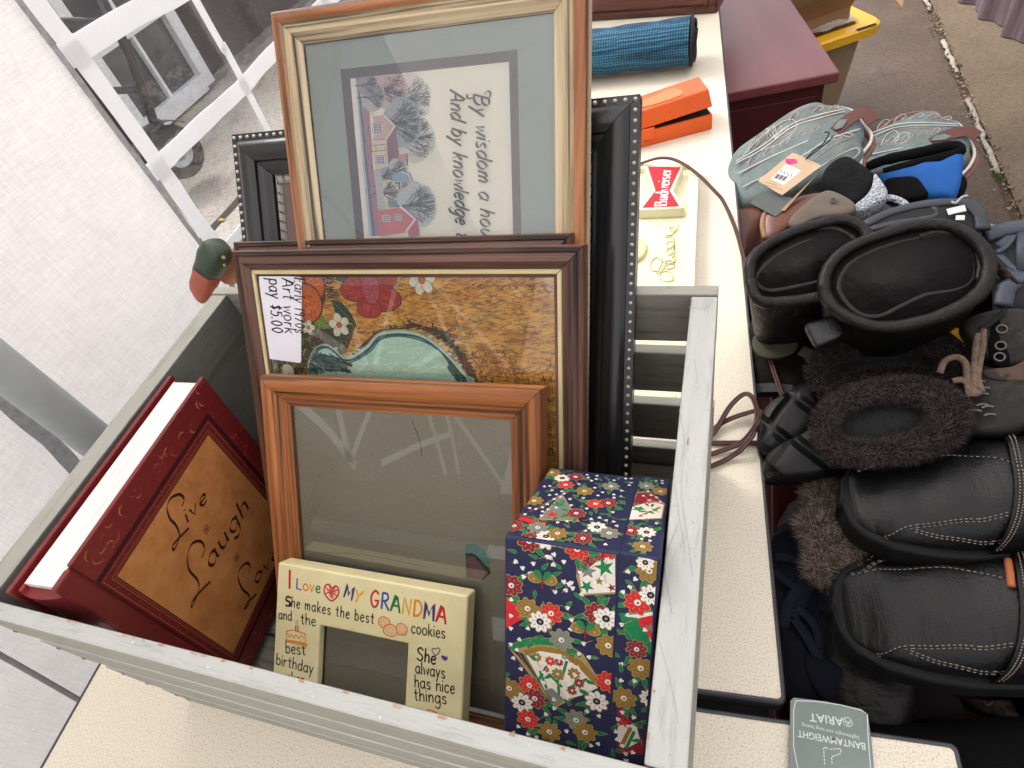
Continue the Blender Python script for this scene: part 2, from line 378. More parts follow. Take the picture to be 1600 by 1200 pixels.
o = g.build('pavement', M['ground']); o['kind'] = 'structure'; o['label'] = 'brown speckled concrete pavement beside the table'
g = G(); g.add([(.79, -60, GZ+.004), (60, -60, GZ+.004), (60, 60, GZ+.004), (.79, 60, GZ+.004)], [(0, 1, 2, 3)])
k = N('pale_speckled_pavement', .6, .4); a = k.noise(1.3, 8, .7); b = k.noise(150, 5, .7)
k.col(k.mix(.8, k.ramp(a, [(.3, (100, 86, 72)), (.7, (130, 116, 96))]), k.ramp(b, [(.32, (130, 120, 110)), (.55, (240, 235, 230))]), 'MULTIPLY')); k.bump(b, .9, .004)
M['ground2'] = k.m
o = g.build('pavement_slab', M['ground2']); o['kind'] = 'structure'
g = G(); g.add([(.76, -60, GZ-.006), (.795, -60, GZ-.006), (.795, 60, GZ-.006), (.76, 60, GZ-.006)], [(0, 1, 2, 3)])
o = g.build('pavement_joint', plain('dark_joint_dirt', (80, 66, 54), .95, var=.4, bump=.8)); o['kind'] = 'structure'
# debris and old sealant in the joint
g = G(); rr = random.Random(3)
for (y0, y1) in ((1.95, 2.42), (2.62, 2.9), (3.2, 3.5)):
    n_ = 14; pl = [(.778+rr.uniform(-.004, .004), y0+(y1-y0)*i/n_, GZ+.004) for i in range(n_+1)]
    g.tube(pl, [.009*rr.uniform(.7, 1.2) for _ in pl], 6, 0, flat=.5)
o = g.build('sealant_strip', plain('old_grey_joint_sealant', (150, 144, 134), .8, bump=.5), smooth=True); o['kind'] = 'stuff'; o['label'] = 'pale broken strip of old sealant in the pavement joint'
g = G()
for i in range(1500):
    y = rr.uniform(1.2, 4.2); x = .778+rr.gauss(0, .012)+.012*noise.noise(Vector((y*3, 0, 0))); s = rr.uniform(.002, .008); z = GZ+rr.uniform(.0, .008); a = rr.uniform(0, PI)
    q = [Vector((math.cos(a+t)*s*(1 if j % 2 else .5), math.sin(a+t)*s*(1 if j % 2 else .5), rr.uniform(0, .004))) for j, t in enumerate((0, 1.6, 3.1, 4.7))]
    g.add([Vector((x, y, z))+v for v in q], [(0, 1, 2, 3)], rr.choice((0, 0, 1, 2)))
o = g.build('leaf_litter', [plain('crumbled_leaf_brown', (96, 76, 60), .8), plain('dry_leaf_tan', (146, 124, 100), .8), plain('dark_soil_crumb', (50, 42, 36), .9)]); o['kind'] = 'stuff'; o['label'] = 'dry leaf bits and crumbs lying along the pavement joint'; o['category'] = 'leaf litter'
g = G()
for cx, cy in ((.775, 1.93), (.783, 2.66)):
    for i in range(46):
        a = rr.uniform(0, 2*PI); r = rr.uniform(.002, .02); h = rr.uniform(.006, .02); x = cx+r*math.cos(a); y = cy+r*math.sin(a)*1.4; d = Vector((rr.uniform(-1, 1), rr.uniform(-1, 1), 0))*.004
        g.add([(x, y, GZ), (x+.003, y, GZ), (x+d.x, y+d.y, GZ+h)], [(0, 1, 2)])
o = g.build('weed', plain('weed_green', (82, 110, 48), .7)); o['kind'] = 'stuff'; o['label'] = 'small green weeds growing in the pavement joint'; o['category'] = 'weeds'

# ---- brick building across the pavement, seen through the tent window
k = N('grey_brown_brickwork', .85, .2)
br = k.n('ShaderNodeTexBrick', Scale=4.2); br.inputs['Color1'].default_value = lin((72, 60, 56)); br.inputs['Color2'].default_value = lin((50, 43, 42)); br.inputs['Mortar'].default_value = lin((84, 78, 74))
br.inputs['Mortar Size'].default_value = .012; k.l(k.co((1, 1, 1), (PI/2, 0, PI/2)), br.inputs['Vector'])
k.col(k.mix(k.ramp(k.noise(3), [(.4, (0, 0, 0)), (.8, (160, 160, 160))]), br.outputs[0], lin((50, 44, 44)))); k.bump(br.outputs['Fac'], .4, .01); M['brick'] = k.m
bld = thing('brick_building', 'dark brick building with white framed window beyond the clear tent window', 'building', (-3.40, 3, GZ))
g = G(); g.box((-6, -4, GZ), (-3.40, 14, .78)); g.build('wall', M['brick'], bld)
g = G(); g.box((-3.40, -4, GZ), (-3.38, 14, GZ+.05)); g.build('plinth', plain('grey_stone_plinth', (128, 124, 120), .85, bump=.4), bld)
whitep = plain('white_window_paint', (232, 234, 236), .45, .4)
wt = G(); A = (-3.36, 2.7751, -0.2687); Bp = (-3.36, 3.3738, -0.2427); C_ = (-3.36, 3.4344, -0.6999); D_ = (-3.36, 2.8733, -0.7246)
y0, y1 = 1.98, 2.66
y0 = (A[1]+D_[1])/2-.02; y1 = (Bp[1]+C_[1])/2; z0 = max((C_[2]+D_[2])/2, GZ+.12); z1 = (A[2]+Bp[2])/2
X0, X1 = -3.40, -3.34
for (a, b) in (((y0-.07, z0-.08), (y0, 0.77)), ((y1, z0-.08), (y1+.09, 0.77)), ((y0, z0-.10), (y1, z0)), ((y0, z1), (y1, z1+.05)), ((y0, z1+.42), (y1, z1+.46)), ((y0, .73), (y1, 0.77))):
    wt.box((X0, a[0], a[1]), (X1, b[0], b[1]))
fr = wt.build('window_frame', whitep, bld)
wt = G(); ym = (y0+y1)/2; wt.box((X0, ym-.012, z0), (X1-.02, ym+.012, .74)); wt.build('muntin', whitep, fr)
wt = G(); wt.box((X0, y0, z0), (X0+.012, y1, .74)); wt.build('pane', plain('dark_window_glass', (60, 62, 68), .08, .8, var=.3, scale=3), fr)
wt = G()
for zz in (2.62,): pass
X0, X1 = -3.40, -3.34
wt.box((X0, y0-1.35, GZ+.1), (X1, y0-1.27, .74)); wt.box((X0, y0-.50, GZ+.1), (X1, y0-.43, .74)); wt.box((X0, y0-1.27, .55), (X1, y0-.50, .62))
wt.build('door_frame', whitep, bld)

# ---- hand truck outside the tent window
ht = thing('hand_truck', 'black hand truck with grey tyred wheel parked outside the clear tent window', 'hand truck', (-2.62, 2.219, -0.6285))
blk = plain('black_powder_coat', (30, 30, 34), .45); tyre = plain('black_rubber_tyre', (38, 38, 38), .85, bump=.3)
wc = Vector((-2.62, 2.2413, -0.5573)); ax = Vector((1, -.42, .1)).normalized(); e1 = ax.cross(Vector((0, 0, 1))).normalized(); e2 = ax.cross(e1)
def wheel(parent, wc, R_, wd, name='wheel'):
    g = G(); prof = [(.55, -.5), (.8, -.5), (.97, -.38), (1.0, 0), (.97, .38), (.8, .5), (.55, .5)]; rings = []
    for i in range(40):
        a = 2*PI*i/40; d = e1*math.cos(a)+e2*math.sin(a); rings.append([wc+d*R_*p[0]+ax*wd*p[1] for p in prof])
    g.rings(rings, 0, False, True); w_ = g.build('tyre', tyre, parent, smooth=True)
    g = G(); rings = []; prof = [(.02, .25), (.2, .3), (.3, .12), (.5, .18), (.56, .45), (.58, 0)]
    for i in range(32):
        a = 2*PI*i/32; d = e1*math.cos(a)+e2*math.sin(a); rings.append([wc+d*R_*p[0]+ax*wd*p[1] for p in prof])
    g.rings(rings, 0, False, True); g.build('rim', plain('galvanised_rim', (170, 172, 176), .35, metal=.8), w_, smooth=True)
wheel(ht, wc, .128, .075)
g = G(); sp = [Vector(p) for p in [(-2.62, 2.395, 0.1234), (-2.62, 2.3404, -0.1448), (-2.62, 2.2352, -0.3943)]]
g.tube(sp+[wc+ax*-.06], .022, 12); g.tube([(-2.62, 2.099, 0.0891), (-2.62, 2.3871, -0.0322)], .03, 10); g.tube([(-2.62, 2.097, -0.1804), (-2.62, 2.2873, -0.2661)], .016, 10)
g.build('frame', blk, ht, smooth=True)
g = G(); rings = []
for i in range(13):
    a = -2.4+i*.19; d = e1*math.cos(a)+e2*math.sin(a); rings.append([wc+d*(.145+.004*q)+ax*u for u, q in ((-.05, 0), (.05, 0), (.05, 1), (-.05, 1))])
g.rings(rings); g.build('mudguard', plain('worn_black_steel', (62, 62, 66), .5, var=.5, scale=30), ht)
g = G(); g.tube([(-2.62, 2.0936, -0.3964), (-2.62, 2.2633, -0.4157)], .022, 10); g.build('axle_bracket', blk, ht, smooth=True)

# ---- tent: left fabric wall with clear window, canopy, legs, rear truss
WX = -.85
k = N('white_polyester_tent_fabric', .8, .2)
wv = k.noise(60, 4, .7, k.co((1, 7, .5), (.15, 0, 0))); wv2 = k.noise(60, 4, .7, k.co((1, .5, 7), (.15, 0, 0))); big = k.noise(5, 5, .6)
cf = k.mix(.5, k.ramp(wv, [(.38, (214, 211, 212)), (.62, (250, 247, 247))]), k.ramp(wv2, [(.38, (216, 211, 210)), (.62, (251, 247, 246))]))
k.col(cf); cre = k.ramp(k.noise(11, 3, .5, k.co((1, 1, .7), (.9, 0, 0)), 2.5), [(.47, (0, 0, 0)), (.5, (255, 255, 255)), (.53, (0, 0, 0))])
k.bump(wv, .5, .0012); k.bump(wv2, .4, .0010); k.bump(big, .8, .02); k.bump(cre, .12, .003)
k.b.inputs['Transmission Weight'].default_value = 0
tl_ = k.n('ShaderNodeBsdfTranslucent'); tl_.inputs[0].default_value = lin((225, 222, 222)); ms = k.n('ShaderNodeMixShader'); ms.inputs[0].default_value = .29
k.l(k.b.outputs[0], ms.inputs[1]); k.l(tl_.outputs[0], ms.inputs[2]); k.l(ms.outputs[0], k.t.nodes['Material Output'].inputs[0]); M['fabric'] = k.m
tent = thing('market_tent', 'white fabric market tent with clear taped window wall at left of the table', 'tent', (WX, 0, GZ))
def wavy_sheet(g, y0, y1, z0, z1, ny, nz, amp=.006, m=0, seed=0, right=None):
    V = []; F = []
    for j in range(nz+1):
        for i in range(ny+1):
            z = z0+(z1-z0)*j/nz; yr = y1+(right(z) if right else 0); y = y0+(yr-y0)*i/ny
            x = WX+amp*noise.noise(Vector((y*3.1+seed, z*2.3, seed)))*2+amp*.6*noise.noise(Vector((y*9, z*4, 4+seed)))
            V.append((x, y, z))
    for j in range(nz):
        for i in range(ny): a = j*(ny+1)+i; F.append((a, a+1, a+ny+2, a+ny+1))
    g.add(V, F, m)
g = G(); edge = lambda z: .006*noise.noise(Vector((0, 0, z*7)))
wavy_sheet(g, -.30, .655, GZ+.01, 1.5, 40, 60, .008, right=edge); wavy_sheet(g, -2.6, -1.75, GZ+.01, 1.5, 20, 40, .008); wavy_sheet(g, -1.75, -.30, GZ+.01, .22, 30, 20, .006, seed=0); wavy_sheet(g, .655, 3.0, GZ+.01, -.005, 60, 20, .006)
g.build('fabric_wall', M['fabric'], tent, smooth=True)
tape = plain('white_window_tape', (242, 243, 245), .5, .4, var=.03, scale=25, bump=.5, bd=.004)
_t = tape.node_tree; _tl = _t.nodes.new('ShaderNodeBsdfTranslucent'); _tl.inputs[0].default_value = (.9, .9, .92, 1); _ms = _t.nodes.new('ShaderNodeMixShader'); _ms.inputs[0].default_value = .4
_t.links.new(_t.nodes['Principled BSDF'].outputs[0], _ms.inputs[1]); _t.links.new(_tl.outputs[0], _ms.inputs[2]); _t.links.new(_ms.outputs[0], _t.nodes['Material Output'].inputs[0])
def band(g, pts, wd, thick=.0012, nrm=Vector((1, 0, 0)), x=WX+.004):
    pts = cr([(x, p[0], p[1]) for p in pts], 6); n = len(pts); rings = []
    for i, p in enumerate(pts):
        t = (pts[min(i+1, n-1)]-pts[max(i-1, 0)]).normalized(); s_ = t.cross(nrm).normalized()*wd/2*(1+.12*noise.noise(p*30))
        rings.append([p-s_, p+s_, p+s_+nrm*thick, p-s_+nrm*thick])
    g.rings(rings)
for (pts, wd, x) in (([(.676, -.02), (.676, .1), (.679, .2), (.678, .35), (.672, .5), (.67, 1.4)], .030, WX+.006),
                     ([(.942, -.02), (.942, .12), (.946, .25), (.94, .36), (.94, 1.4)], .016, WX+.0035),
                     ([(1.30, -.02), (1.30, 1.4)], .02, WX+.0035),
                     ([(1.72, -.02), (1.72, 1.4)], .034, WX+.0035)):
    g = G(); band(g, pts, wd, x=x); g.build('window_tape', tape, tent, smooth=False)
for (pts, wd) in (([(.655, .188), (.8, .19), (.95, .19), (1.1, .197), (1.74, .2)], .028), ([(.655, .362), (.8, .36), (1.0, .352), (1.74, .36)], .032), ([(.655, .53), (1.74, .53)], .03), ([(.66, .008), (.8, .012), (1.74, .01)], .03), ([(.655, .8), (1.74, .8)], .03)):
    g = G(); band(g, pts, wd, x=WX+.0015); g.build('window_tape', tape, tent)
g = G(); band(g, [(.650+edge(z), z) for z in [i*.05 for i in range(-1, 29)]], .009, x=WX+.010); g.build('wall_hem', plain('grey_translucent_hem', (160, 160, 162), .7, var=.25, scale=90), tent)
g = G(); wavy_sheet(g, .67, 1.74, -.005, 1.5, 50, 60, .003, seed=3); g.build('clear_window', M['vinyl'], tent, smooth=True)
g = G(); wavy_sheet(g, -1.75, -.30, .22, 1.5, 20, 20, .002, seed=3); g.build('clear_window', M['vinyl'], tent, smooth=True)
for pts in ([(-.33, .545), (-.50, .55), (-.66, .53)], [(-.64, .88), (-.635, .70), (-.632, .53)], [(-.51, .61), (-.63, .53)], [(-.77, .59), (-.95, .74), (-1.14, .88)], [(-1.02, .91), (-1.14, .86), (-1.27, .785)], [(-.79, .89), (-.98, .82), (-1.17, .74)], [(-.30, .9), (-1.0, .93), (-1.75, .95)], [(-1.3, 1.25), (-1.75, 1.28)]):
    g = G(); band(g, pts, .020); g.build('window_tape', tape, tent)
g = G(); wavy_sheet(g, 1.74, 3.0, -.005, 1.5, 30, 30, .006, seed=1); g.build('fabric_wall', M['fabric'], tent, smooth=True)
legm = plain('grey_enamel_steel_leg', (176, 182, 184), .5, .4, var=.05, scale=40, bump=.05)
def leg(x, y, r=.019):
    g = G(); g.tube([(x, y, GZ), (x, y, 1.5)], r, 20); g.build('tent_leg', legm, tent, smooth=True)
L0 = (-0.77, 0.2723, 0.1263)
leg(L0[0], L0[1], .0235)
leg(2.1, -2.4); leg(2.1, 2.9); leg(-.83, 2.9); leg(-.8, -2.55)
k = N('white_canopy_fabric', .8, .2); k.col(k.ramp(k.noise(4), [(.3, (226, 226, 228)), (.7, (236, 235, 236))]))
tl_ = k.n('ShaderNodeBsdfTranslucent'); tl_.inputs[0].default_value = lin((240, 238, 238)); ms = k.n('ShaderNodeMixShader'); ms.inputs[0].default_value = .6
k.l(k.b.outputs[0], ms.inputs[1]); k.l(tl_.outputs[0], ms.inputs[2]); k.l(ms.outputs[0], k.t.nodes['Material Output'].inputs[0]); M['canopy'] = k.m
g = G(); cx, cy = .62, .2
cc = [(WX, -2.6, 1.5), (2.1, -2.6, 1.5), (2.1, 3, 1.5), (WX, 3, 1.5), (cx, cy, 2.3)]
g.add(cc, [(0, 1, 4), (1, 2, 4), (2, 3, 4), (3, 0, 4)]); g.build('canopy', M['canopy'], tent)
g = G(); band(g, [(p[1], p[2]) for p in [(-0.85, 0.2713, 0.1465), (-0.85, 0.2641, 0.0935), (-0.85, 0.26, 0.0387), (-0.85, 0.2487, -0.0279), (-0.85, 0.2428, -0.083)]], .020, x=WX+.012); g.build('sleeve_hem', plain('grey_translucent_hem', (160, 160, 162), .7, var=.25, scale=90), tent)
g = G(); g.tube([(-0.83, 0.0303, -0.024), (-0.83, 0.0179, -0.127), (-0.83, 0.001, -0.2599)], .013, 8, flat=.25); g.build('tie_strap', plain('dark_grey_webbing', (140, 136, 134), .8, bump=.4), tent)
# added unseen building behind the camera, a dark backdrop for the glass reflections
bb = thing('brick_building', 'added dark building, unseen behind the viewpoint, darkening the picture glass reflections', 'building', (-6, -7, GZ))
g = G(); g.box((-14, -9, GZ), (-1.0, -7, 4.2)); g.build('wall', plain('dark_brown_backdrop', (70, 62, 56), .9), bb)
g = G(); g.add([(-14.3, -9.3, 4.2), (-.7, -9.3, 4.2), (-.7, -6.7, 4.2), (-14.3, -6.7, 4.2), (-14.3, -8, 5.2), (-.7, -8, 5.2)], [(0, 1, 5, 4), (3, 2, 5, 4)[::-1], (0, 4, 3), (1, 2, 5)]); g.build('roof', plain('grey_roof', (80, 80, 84), .9), bb)

# ============================================================ tables
k = N('speckled_cream_laminate', .38, .45)
s1 = k.noise(700, 3, .6); s2 = k.noise(430, 3, .6, k.co((1, 1, 1), (0, 0, .4))); st_ = k.noise(4, 6, .6)
c_ = k.ramp(s1, [(.34, (194, 176, 148)), (.46, (222, 212, 192)), (.6, (228, 219, 202)), (.72, (235, 228, 213))])
c_ = k.mix(k.ramp(s2, [(.31, (150, 150, 150)), (.38, (0, 0, 0))]), c_, lin((160, 138, 108)))
c_ = k.mix(k.ramp(st_, [(.55, (0, 0, 0)), (.8, (60, 60, 60))]), c_, lin((200, 182, 152)))
k.col(c_); k.bump(s1, .05, .0003); M['laminate'] = k.m
edgem = plain('dark_grey_t_mould_edging', (66, 66, 70), .5, var=.2)
legs_m = plain('grey_steel_table_leg', (90, 90, 94), .5)
def folding_table(label, c, dirv, length, width, rnd=.005, name='folding_table', group='laminate folding tables pushed end to end'):
    """c = right/near corner; dirv = unit vector along the right edge; extends to the left"""
    t = thing(name, label, 'table', (c[0], c[1], GZ), group)
    d = Vector((dirv[0], dirv[1], 0)).normalized(); s_ = Vector((-d.y, d.x, 0)); c = Vector((c[0], c[1], 0))
    def ring(off, z):
        out = []
        cs = [(off, off), (off, width-off), (length-off, width-off), (length-off, off)]
        sg = [(1, 1, PI*1.5, PI), (1, -1, PI, PI*.5), (-1, -1, PI*.5, 0), (-1, 1, PI*2, PI*1.5)]
        for (u, v), (su, sv, a0, a1) in zip(cs, sg):
            r = rnd-off*.5
            for i in range(5):
                a = a0+(a1-a0)*i/4; uu = u+su*r+r*math.cos(a); vv = v+sv*r+r*math.sin(a); out.append(c+d*uu+s_*vv+Vector((0, 0, z)))
        return out
    g = G(); R0 = ring(.003, 0); g.add(R0, [tuple(range(len(R0)))[::-1]]); R1 = ring(.003, -.018); g.add(R1, [tuple(range(len(R1)))])
    o = g.build('tabletop', M['laminate'], t)
    for p in o.data.polygons: pass
    g = G(); g.rings([ring(.0032, .0006), ring(.0012, .0010), ring(0, -.001), ring(0, -.019), ring(.004, -.0195), ring(.0034, -.002)], 0, False, True); g.build('edging', edgem, t, smooth=False)
    for u in (.12, length-.12):
        for v in (.06, width-.06):
            p = c+d*u+s_*v; g = G(); g.tube([p+Vector((0, 0, -.02)), p+Vector((0, 0, GZ))], .0125, 10); g.build('leg', legs_m, t, smooth=True)
    return t
td = Vector((-.075, 1.02, 0)).normalized()      # the table run's long direction
folding_table('long cream speckled folding table under the crate and beer sign', (.0612, .1330), (td.x, td.y), 1.83, .655)
t2d = Vector((-.075, 1.02, 0)).normalized()
_e = Vector((.171, .1305, 0)) - t2d*1.83
folding_table('nearer cream speckled folding table with the grey boot tag on its corner', (_e.x, _e.y), (t2d.x, t2d.y), 1.83, .762)
o = G(); o.box((-.44, .118, -.03), (.05, .145, -.0215)); solo(o.build('table_gap_strip', plain('black_gap_strip', (14, 14, 15), .8)), 'black strip in the gap between the two folding tables', 'rail')  # black strip set just below the seam of the two tabletops

# ============================================================ crate
x0, x1, ya, yb, H = -.459, -.004, .0285, .340, .241; TH = .010; EB = .018
crate = thing('wooden_crate', 'whitewashed wooden crate with dark inside holding picture frames', 'crate', ((x0+x1)/2, (ya+yb)/2, 0))
def board(name, a, b, ms, mats_, rot_x=False, seed=0):
    """box with wood grain along its long side"""
    g = G(); g.box(a, b, 0); fm = ms
    rr = random.Random(seed)
    V = g.V
    o = mk(name, V, g.F, mats_, crate, fm=fm, world=True, local=LM)
    bevel(o, .0012, 2); return o
# end boards: grain along Y -> local frame turned so local X = world Y
def place(c, ang): return MW[crate.name].inverted() @ (Matrix.Translation(Vector(c)) @ Matrix.Rotation(ang, 4, 'Z'))
LM = place((x0+EB/2, (ya+yb)/2, 0), PI/2)
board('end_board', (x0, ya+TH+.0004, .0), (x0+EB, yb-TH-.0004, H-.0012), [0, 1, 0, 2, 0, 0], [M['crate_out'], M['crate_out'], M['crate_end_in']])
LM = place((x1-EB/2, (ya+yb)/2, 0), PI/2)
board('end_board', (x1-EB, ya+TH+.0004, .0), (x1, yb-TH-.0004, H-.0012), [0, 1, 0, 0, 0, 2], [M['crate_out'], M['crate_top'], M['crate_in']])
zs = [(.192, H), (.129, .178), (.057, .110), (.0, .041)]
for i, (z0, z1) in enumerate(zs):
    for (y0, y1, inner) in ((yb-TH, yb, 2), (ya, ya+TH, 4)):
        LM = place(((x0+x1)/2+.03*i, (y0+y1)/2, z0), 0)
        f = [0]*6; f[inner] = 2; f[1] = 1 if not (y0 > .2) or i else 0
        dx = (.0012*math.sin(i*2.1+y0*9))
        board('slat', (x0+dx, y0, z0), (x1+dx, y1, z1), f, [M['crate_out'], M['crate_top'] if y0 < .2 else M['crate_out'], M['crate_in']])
for i in range(5):
    w_ = (yb-ya-2*TH)/5; y0 = ya+TH+w_*i
    LM = place(((x0+x1)/2, y0, 0), 0); board('floor_board', (x0+EB, y0+.002, .004), (x1-EB, y0+w_-.002, .014), [1, 0, 0, 0, 0, 0], [M['crate_in'], M['crate_in']])
g = G()
for yy in (ya-.0004, yb+.0002):
    for xx in (x0+.009, x1-.009):
        for z0, z1 in zs:
            for zz in (z0+.012, z1-.012):
                if yy < .1: g.tube([(xx, yy, zz), (xx, yy-.0006, zz)], .0016, 8)
o = g.build('nail_heads', plain('dull_steel_nail', (120, 116, 110), .5, metal=.6), crate); o['kind'] = 'stuff'

K = Ink(H+.0003, 5e-7); rr = random.Random(31); tanw, rawo, grl = (184, 160, 136), (186, 134, 100), (158, 158, 154)
for (px_, py_, _z) in [(-0.3661, 0.0423, 0.241), (-0.3614, 0.042, 0.241), (-0.3196, 0.0452, 0.241), (-0.312, 0.0447, 0.241), (-0.3048, 0.0446, 0.241), (-0.2916, 0.0441, 0.241), (-0.267, 0.0377, 0.241), (-0.2605, 0.0376, 0.241), (-0.2466, 0.0396, 0.241), (-0.1955, 0.0371, 0.241), (-0.1686, 0.0373, 0.241), (-0.1393, 0.0367, 0.241), (-0.1154, 0.037, 0.241), (-0.0803, 0.037, 0.241), (-0.0565, 0.0369, 0.241), (-0.2272, 0.0384, 0.241)]:
    n_ = rr.randrange(6, 9); L_ = rr.uniform(.0015, .0050); K.poly([(px_+math.cos(2*PI*i/n_)*L_*rr.uniform(.5, 1), min(ya+TH-.0002, ya+TH-.0012+math.sin(2*PI*i/n_)*.0007*rr.uniform(.4, 1.4))) for i in range(n_)], rr.choice((tanw, rawo)))
for i in range(24): q = (rr.uniform(x0, x1), rr.uniform(ya+.001, ya+TH-.001)); K.circ(q, rr.uniform(.0002, .0008), rr.choice((grl, (170, 168, 162), (220, 220, 218))), 6, rr.uniform(.4, 1))
mk('paint_wear', K.g.V, K.g.F, K.mats, crate, fm=K.g.m, kind='stuff')
K = Ink(H-.0012+.0003, 5e-7)
for P in ([(-0.022, 0.2281, 0.24), (-0.0169, 0.2005, 0.24), (-0.0171, 0.175, 0.24), (-0.0116, 0.1449, 0.24), (-0.0078, 0.1246, 0.24)], [(-0.0219, 0.1827, 0.24), (-0.0173, 0.1591, 0.24), (-0.0133, 0.1411, 0.24)], [(-0.0233, 0.3181, 0.24), (-0.0126, 0.317, 0.24), (-0.0062, 0.3247, 0.24)], [(-0.0173, 0.1515, 0.24), (-0.0213, 0.1293, 0.24), (-0.0159, 0.1039, 0.24)], [(-0.016, 0.2704, 0.24), (-0.0128, 0.249, 0.24)], [(-0.0207, 0.0909, 0.24), (-0.0146, 0.075, 0.24), (-0.0093, 0.0577, 0.24)]): K.line(P, rr.choice((grl, (168, 168, 166))), .00035, 6)
for (px_, py_, _z) in [(-0.0022, 0.2602, 0.24), (-0.0022, 0.2497, 0.24), (-0.0017, 0.2298, 0.24), (-0.0017, 0.2226, 0.24), (-0.0216, 0.05, 0.24), (-0.0217, 0.0463, 0.24), (-0.0207, 0.0683, 0.24), (-0.0216, 0.3246, 0.24), (-0.0155, 0.2052, 0.24), (-0.0019, 0.1611, 0.24)]:
    n_ = 7; L_ = rr.uniform(.001, .0035); K.poly([(min(x1-.0003, max(x1-EB+.0003, px_+math.cos(2*PI*i/n_)*.0008*rr.uniform(.5, 1.3))), py_+math.sin(2*PI*i/n_)*L_*rr.uniform(.5, 1)) for i in range(n_)], rr.choice((tanw, (150, 136, 124), rawo)))
for i in range(22): q = (rr.uniform(x1-EB+.001, x1-.001), rr.uniform(ya+TH+.004, yb-TH-.004)); K.circ(q, rr.uniform(.0002, .0007), rr.choice(((164, 163, 158), (176, 175, 170))), 6)
mk('paint_wear', K.g.V, K.g.F, K.mats, crate, fm=K.g.m, kind='stuff')
# ============================================================ picture frames
def rails(t, W, Hh, prof, mats, fm, gap=.00025, name='rail'):
    """four mitred rails; prof = [(inset, height)...]; board space: x right, y up (0..-Hh), z to the viewer"""
    spec = [(W, Vector((W, 0, 0)), Vector((-1, 0, 0)), Vector((0, -1, 0))), (Hh, Vector((W, -Hh, 0)), Vector((0, 1, 0)), Vector((-1, 0, 0))),
            (W, Vector((0, -Hh, 0)), Vector((1, 0, 0)), Vector((0, 1, 0))), (Hh, Vector((0, 0, 0)), Vector((0, -1, 0)), Vector((1, 0, 0)))]
    for i, (L, o_, ex, ey) in enumerate(spec):
        ez = ex.cross(ey)
        Lm = Matrix(((ex.x, ey.x, ez.x, o_.x), (ex.y, ey.y, ez.y, o_.y), (ex.z, ey.z, ez.z, o_.z), (0, 0, 0, 1)))
        V = []; F = []; q = []
        for d, h in prof: V += [(d+gap, d, h), (L-d-gap, d, h)]
        for j in range(len(prof)-1): F.append((2*j, 2*j+1, 2*j+3, 2*j+2)); q.append(fm[j])
        n = len(prof); F.append(tuple(2*j for j in range(n))); q.append(fm[0]); F.append(tuple(2*j+1 for j in range(n))[::-1]); q.append(fm[0])
        # shift texture origin so that no two rails share grain
        sh = Matrix.Translation(Vector((.11*i+.05, .07*i, .03*i)))
        V = [sh.inverted() @ Vector(v) for v in V]
        me = bpy.data.meshes.new(name); me.from_pydata([tuple(v) for v in V], [], F)
        for m in mats: me.materials.append(m)
        me.polygons.foreach_set('material_index', q); me.update()
        ob = link(bpy.data.objects.new(name, me)); ob.parent = t; ob.matrix_local = Lm @ sh; MW[ob.name] = MW[t.name] @ Lm @ sh
def panel(name, t, x0, y0, x1, y1, z, mat, thick=None, **kw):
    """rectangle in board space (y negative down)"""
    if thick: g = G(); g.box((x0, y0, z-thick), (x1, y1, z)); return mk(name, g.V, g.F, mat, t, world=False, **kw)
    return mk(name, [(x0, y0, z), (x1, y0, z), (x1, y1, z), (x0, y1, z)], [(0, 1, 2, 3)], mat, t, world=False, **kw)
def curveprof(pts, n=4):
    P = cr([(a, b) for a, b in pts], n); return [(p.x, p.y) for p in P]

# ---- black frame at the back
W, Hh = .3432, .429
bk = thing('picture_frame', 'large black picture frame with silver bead edge and dark red mat, rearmost in the crate', 'picture frame', group='picture frames standing in the crate', mat=boardmat([(-0.40296, 0.40529, 0.35364), (0.99994, 0.00579, -0.00922), (0.00352, 0.62951, 0.77698), (0.01031, -0.77697, 0.62946)]))
prof = [(0, -.013), (0, 0), (.0062, .0004)]+curveprof([(.0066, .0018), (.011, .0042), (.017, .0042), (.0225, .0018)], 4)+[(.0232, -.0006)]+curveprof([(.0236, -.0010), (.028, -.0022), (.032, -.005)], 3)+[(.0335, -.0058), (.0335, -.010)]
rails(bk, W, Hh, prof, [M['black_paint']], [0]*(len(prof)-1))
g = G(); hb = [(math.cos(2*PI*i/6), math.sin(2*PI*i/6)) for i in range(6)]
def bead(x, y, r=.00165, z=.0004):
    g.add([(x+a*r, y+b*r, z) for a, b in hb]+[(x+a*r*.7, y+b*r*.7, z+r*.7) for a, b in hb]+[(x, y, z+r)], [(i, (i+1) % 6, 6+(i+1) % 6, 6+i) for i in range(6)]+[(6+i, 6+(i+1) % 6, 12) for i in range(6)])
nb = int((W-.006)/.0068)
for i in range(nb+1): xx = .003+(W-.006)*i/nb; bead(xx, -.003); bead(xx, -Hh+.003)
nb = int((Hh-.006)/.0068)
for i in range(1, nb): yy = -.003-(Hh-.006)*i/nb; bead(.003, yy); bead(W-.003, yy)
o = mk('bead_trim', g.V, g.F, M['silver'], bk, world=False, smooth=True); o['kind'] = 'stuff'
panel('rope_backing', bk, .0335, -Hh+.0335, W-.0335, -.0335, -.0105, M['dark_gap'], .001)
g = G(); r0, r1, zz = .0338, .0400, -.0098
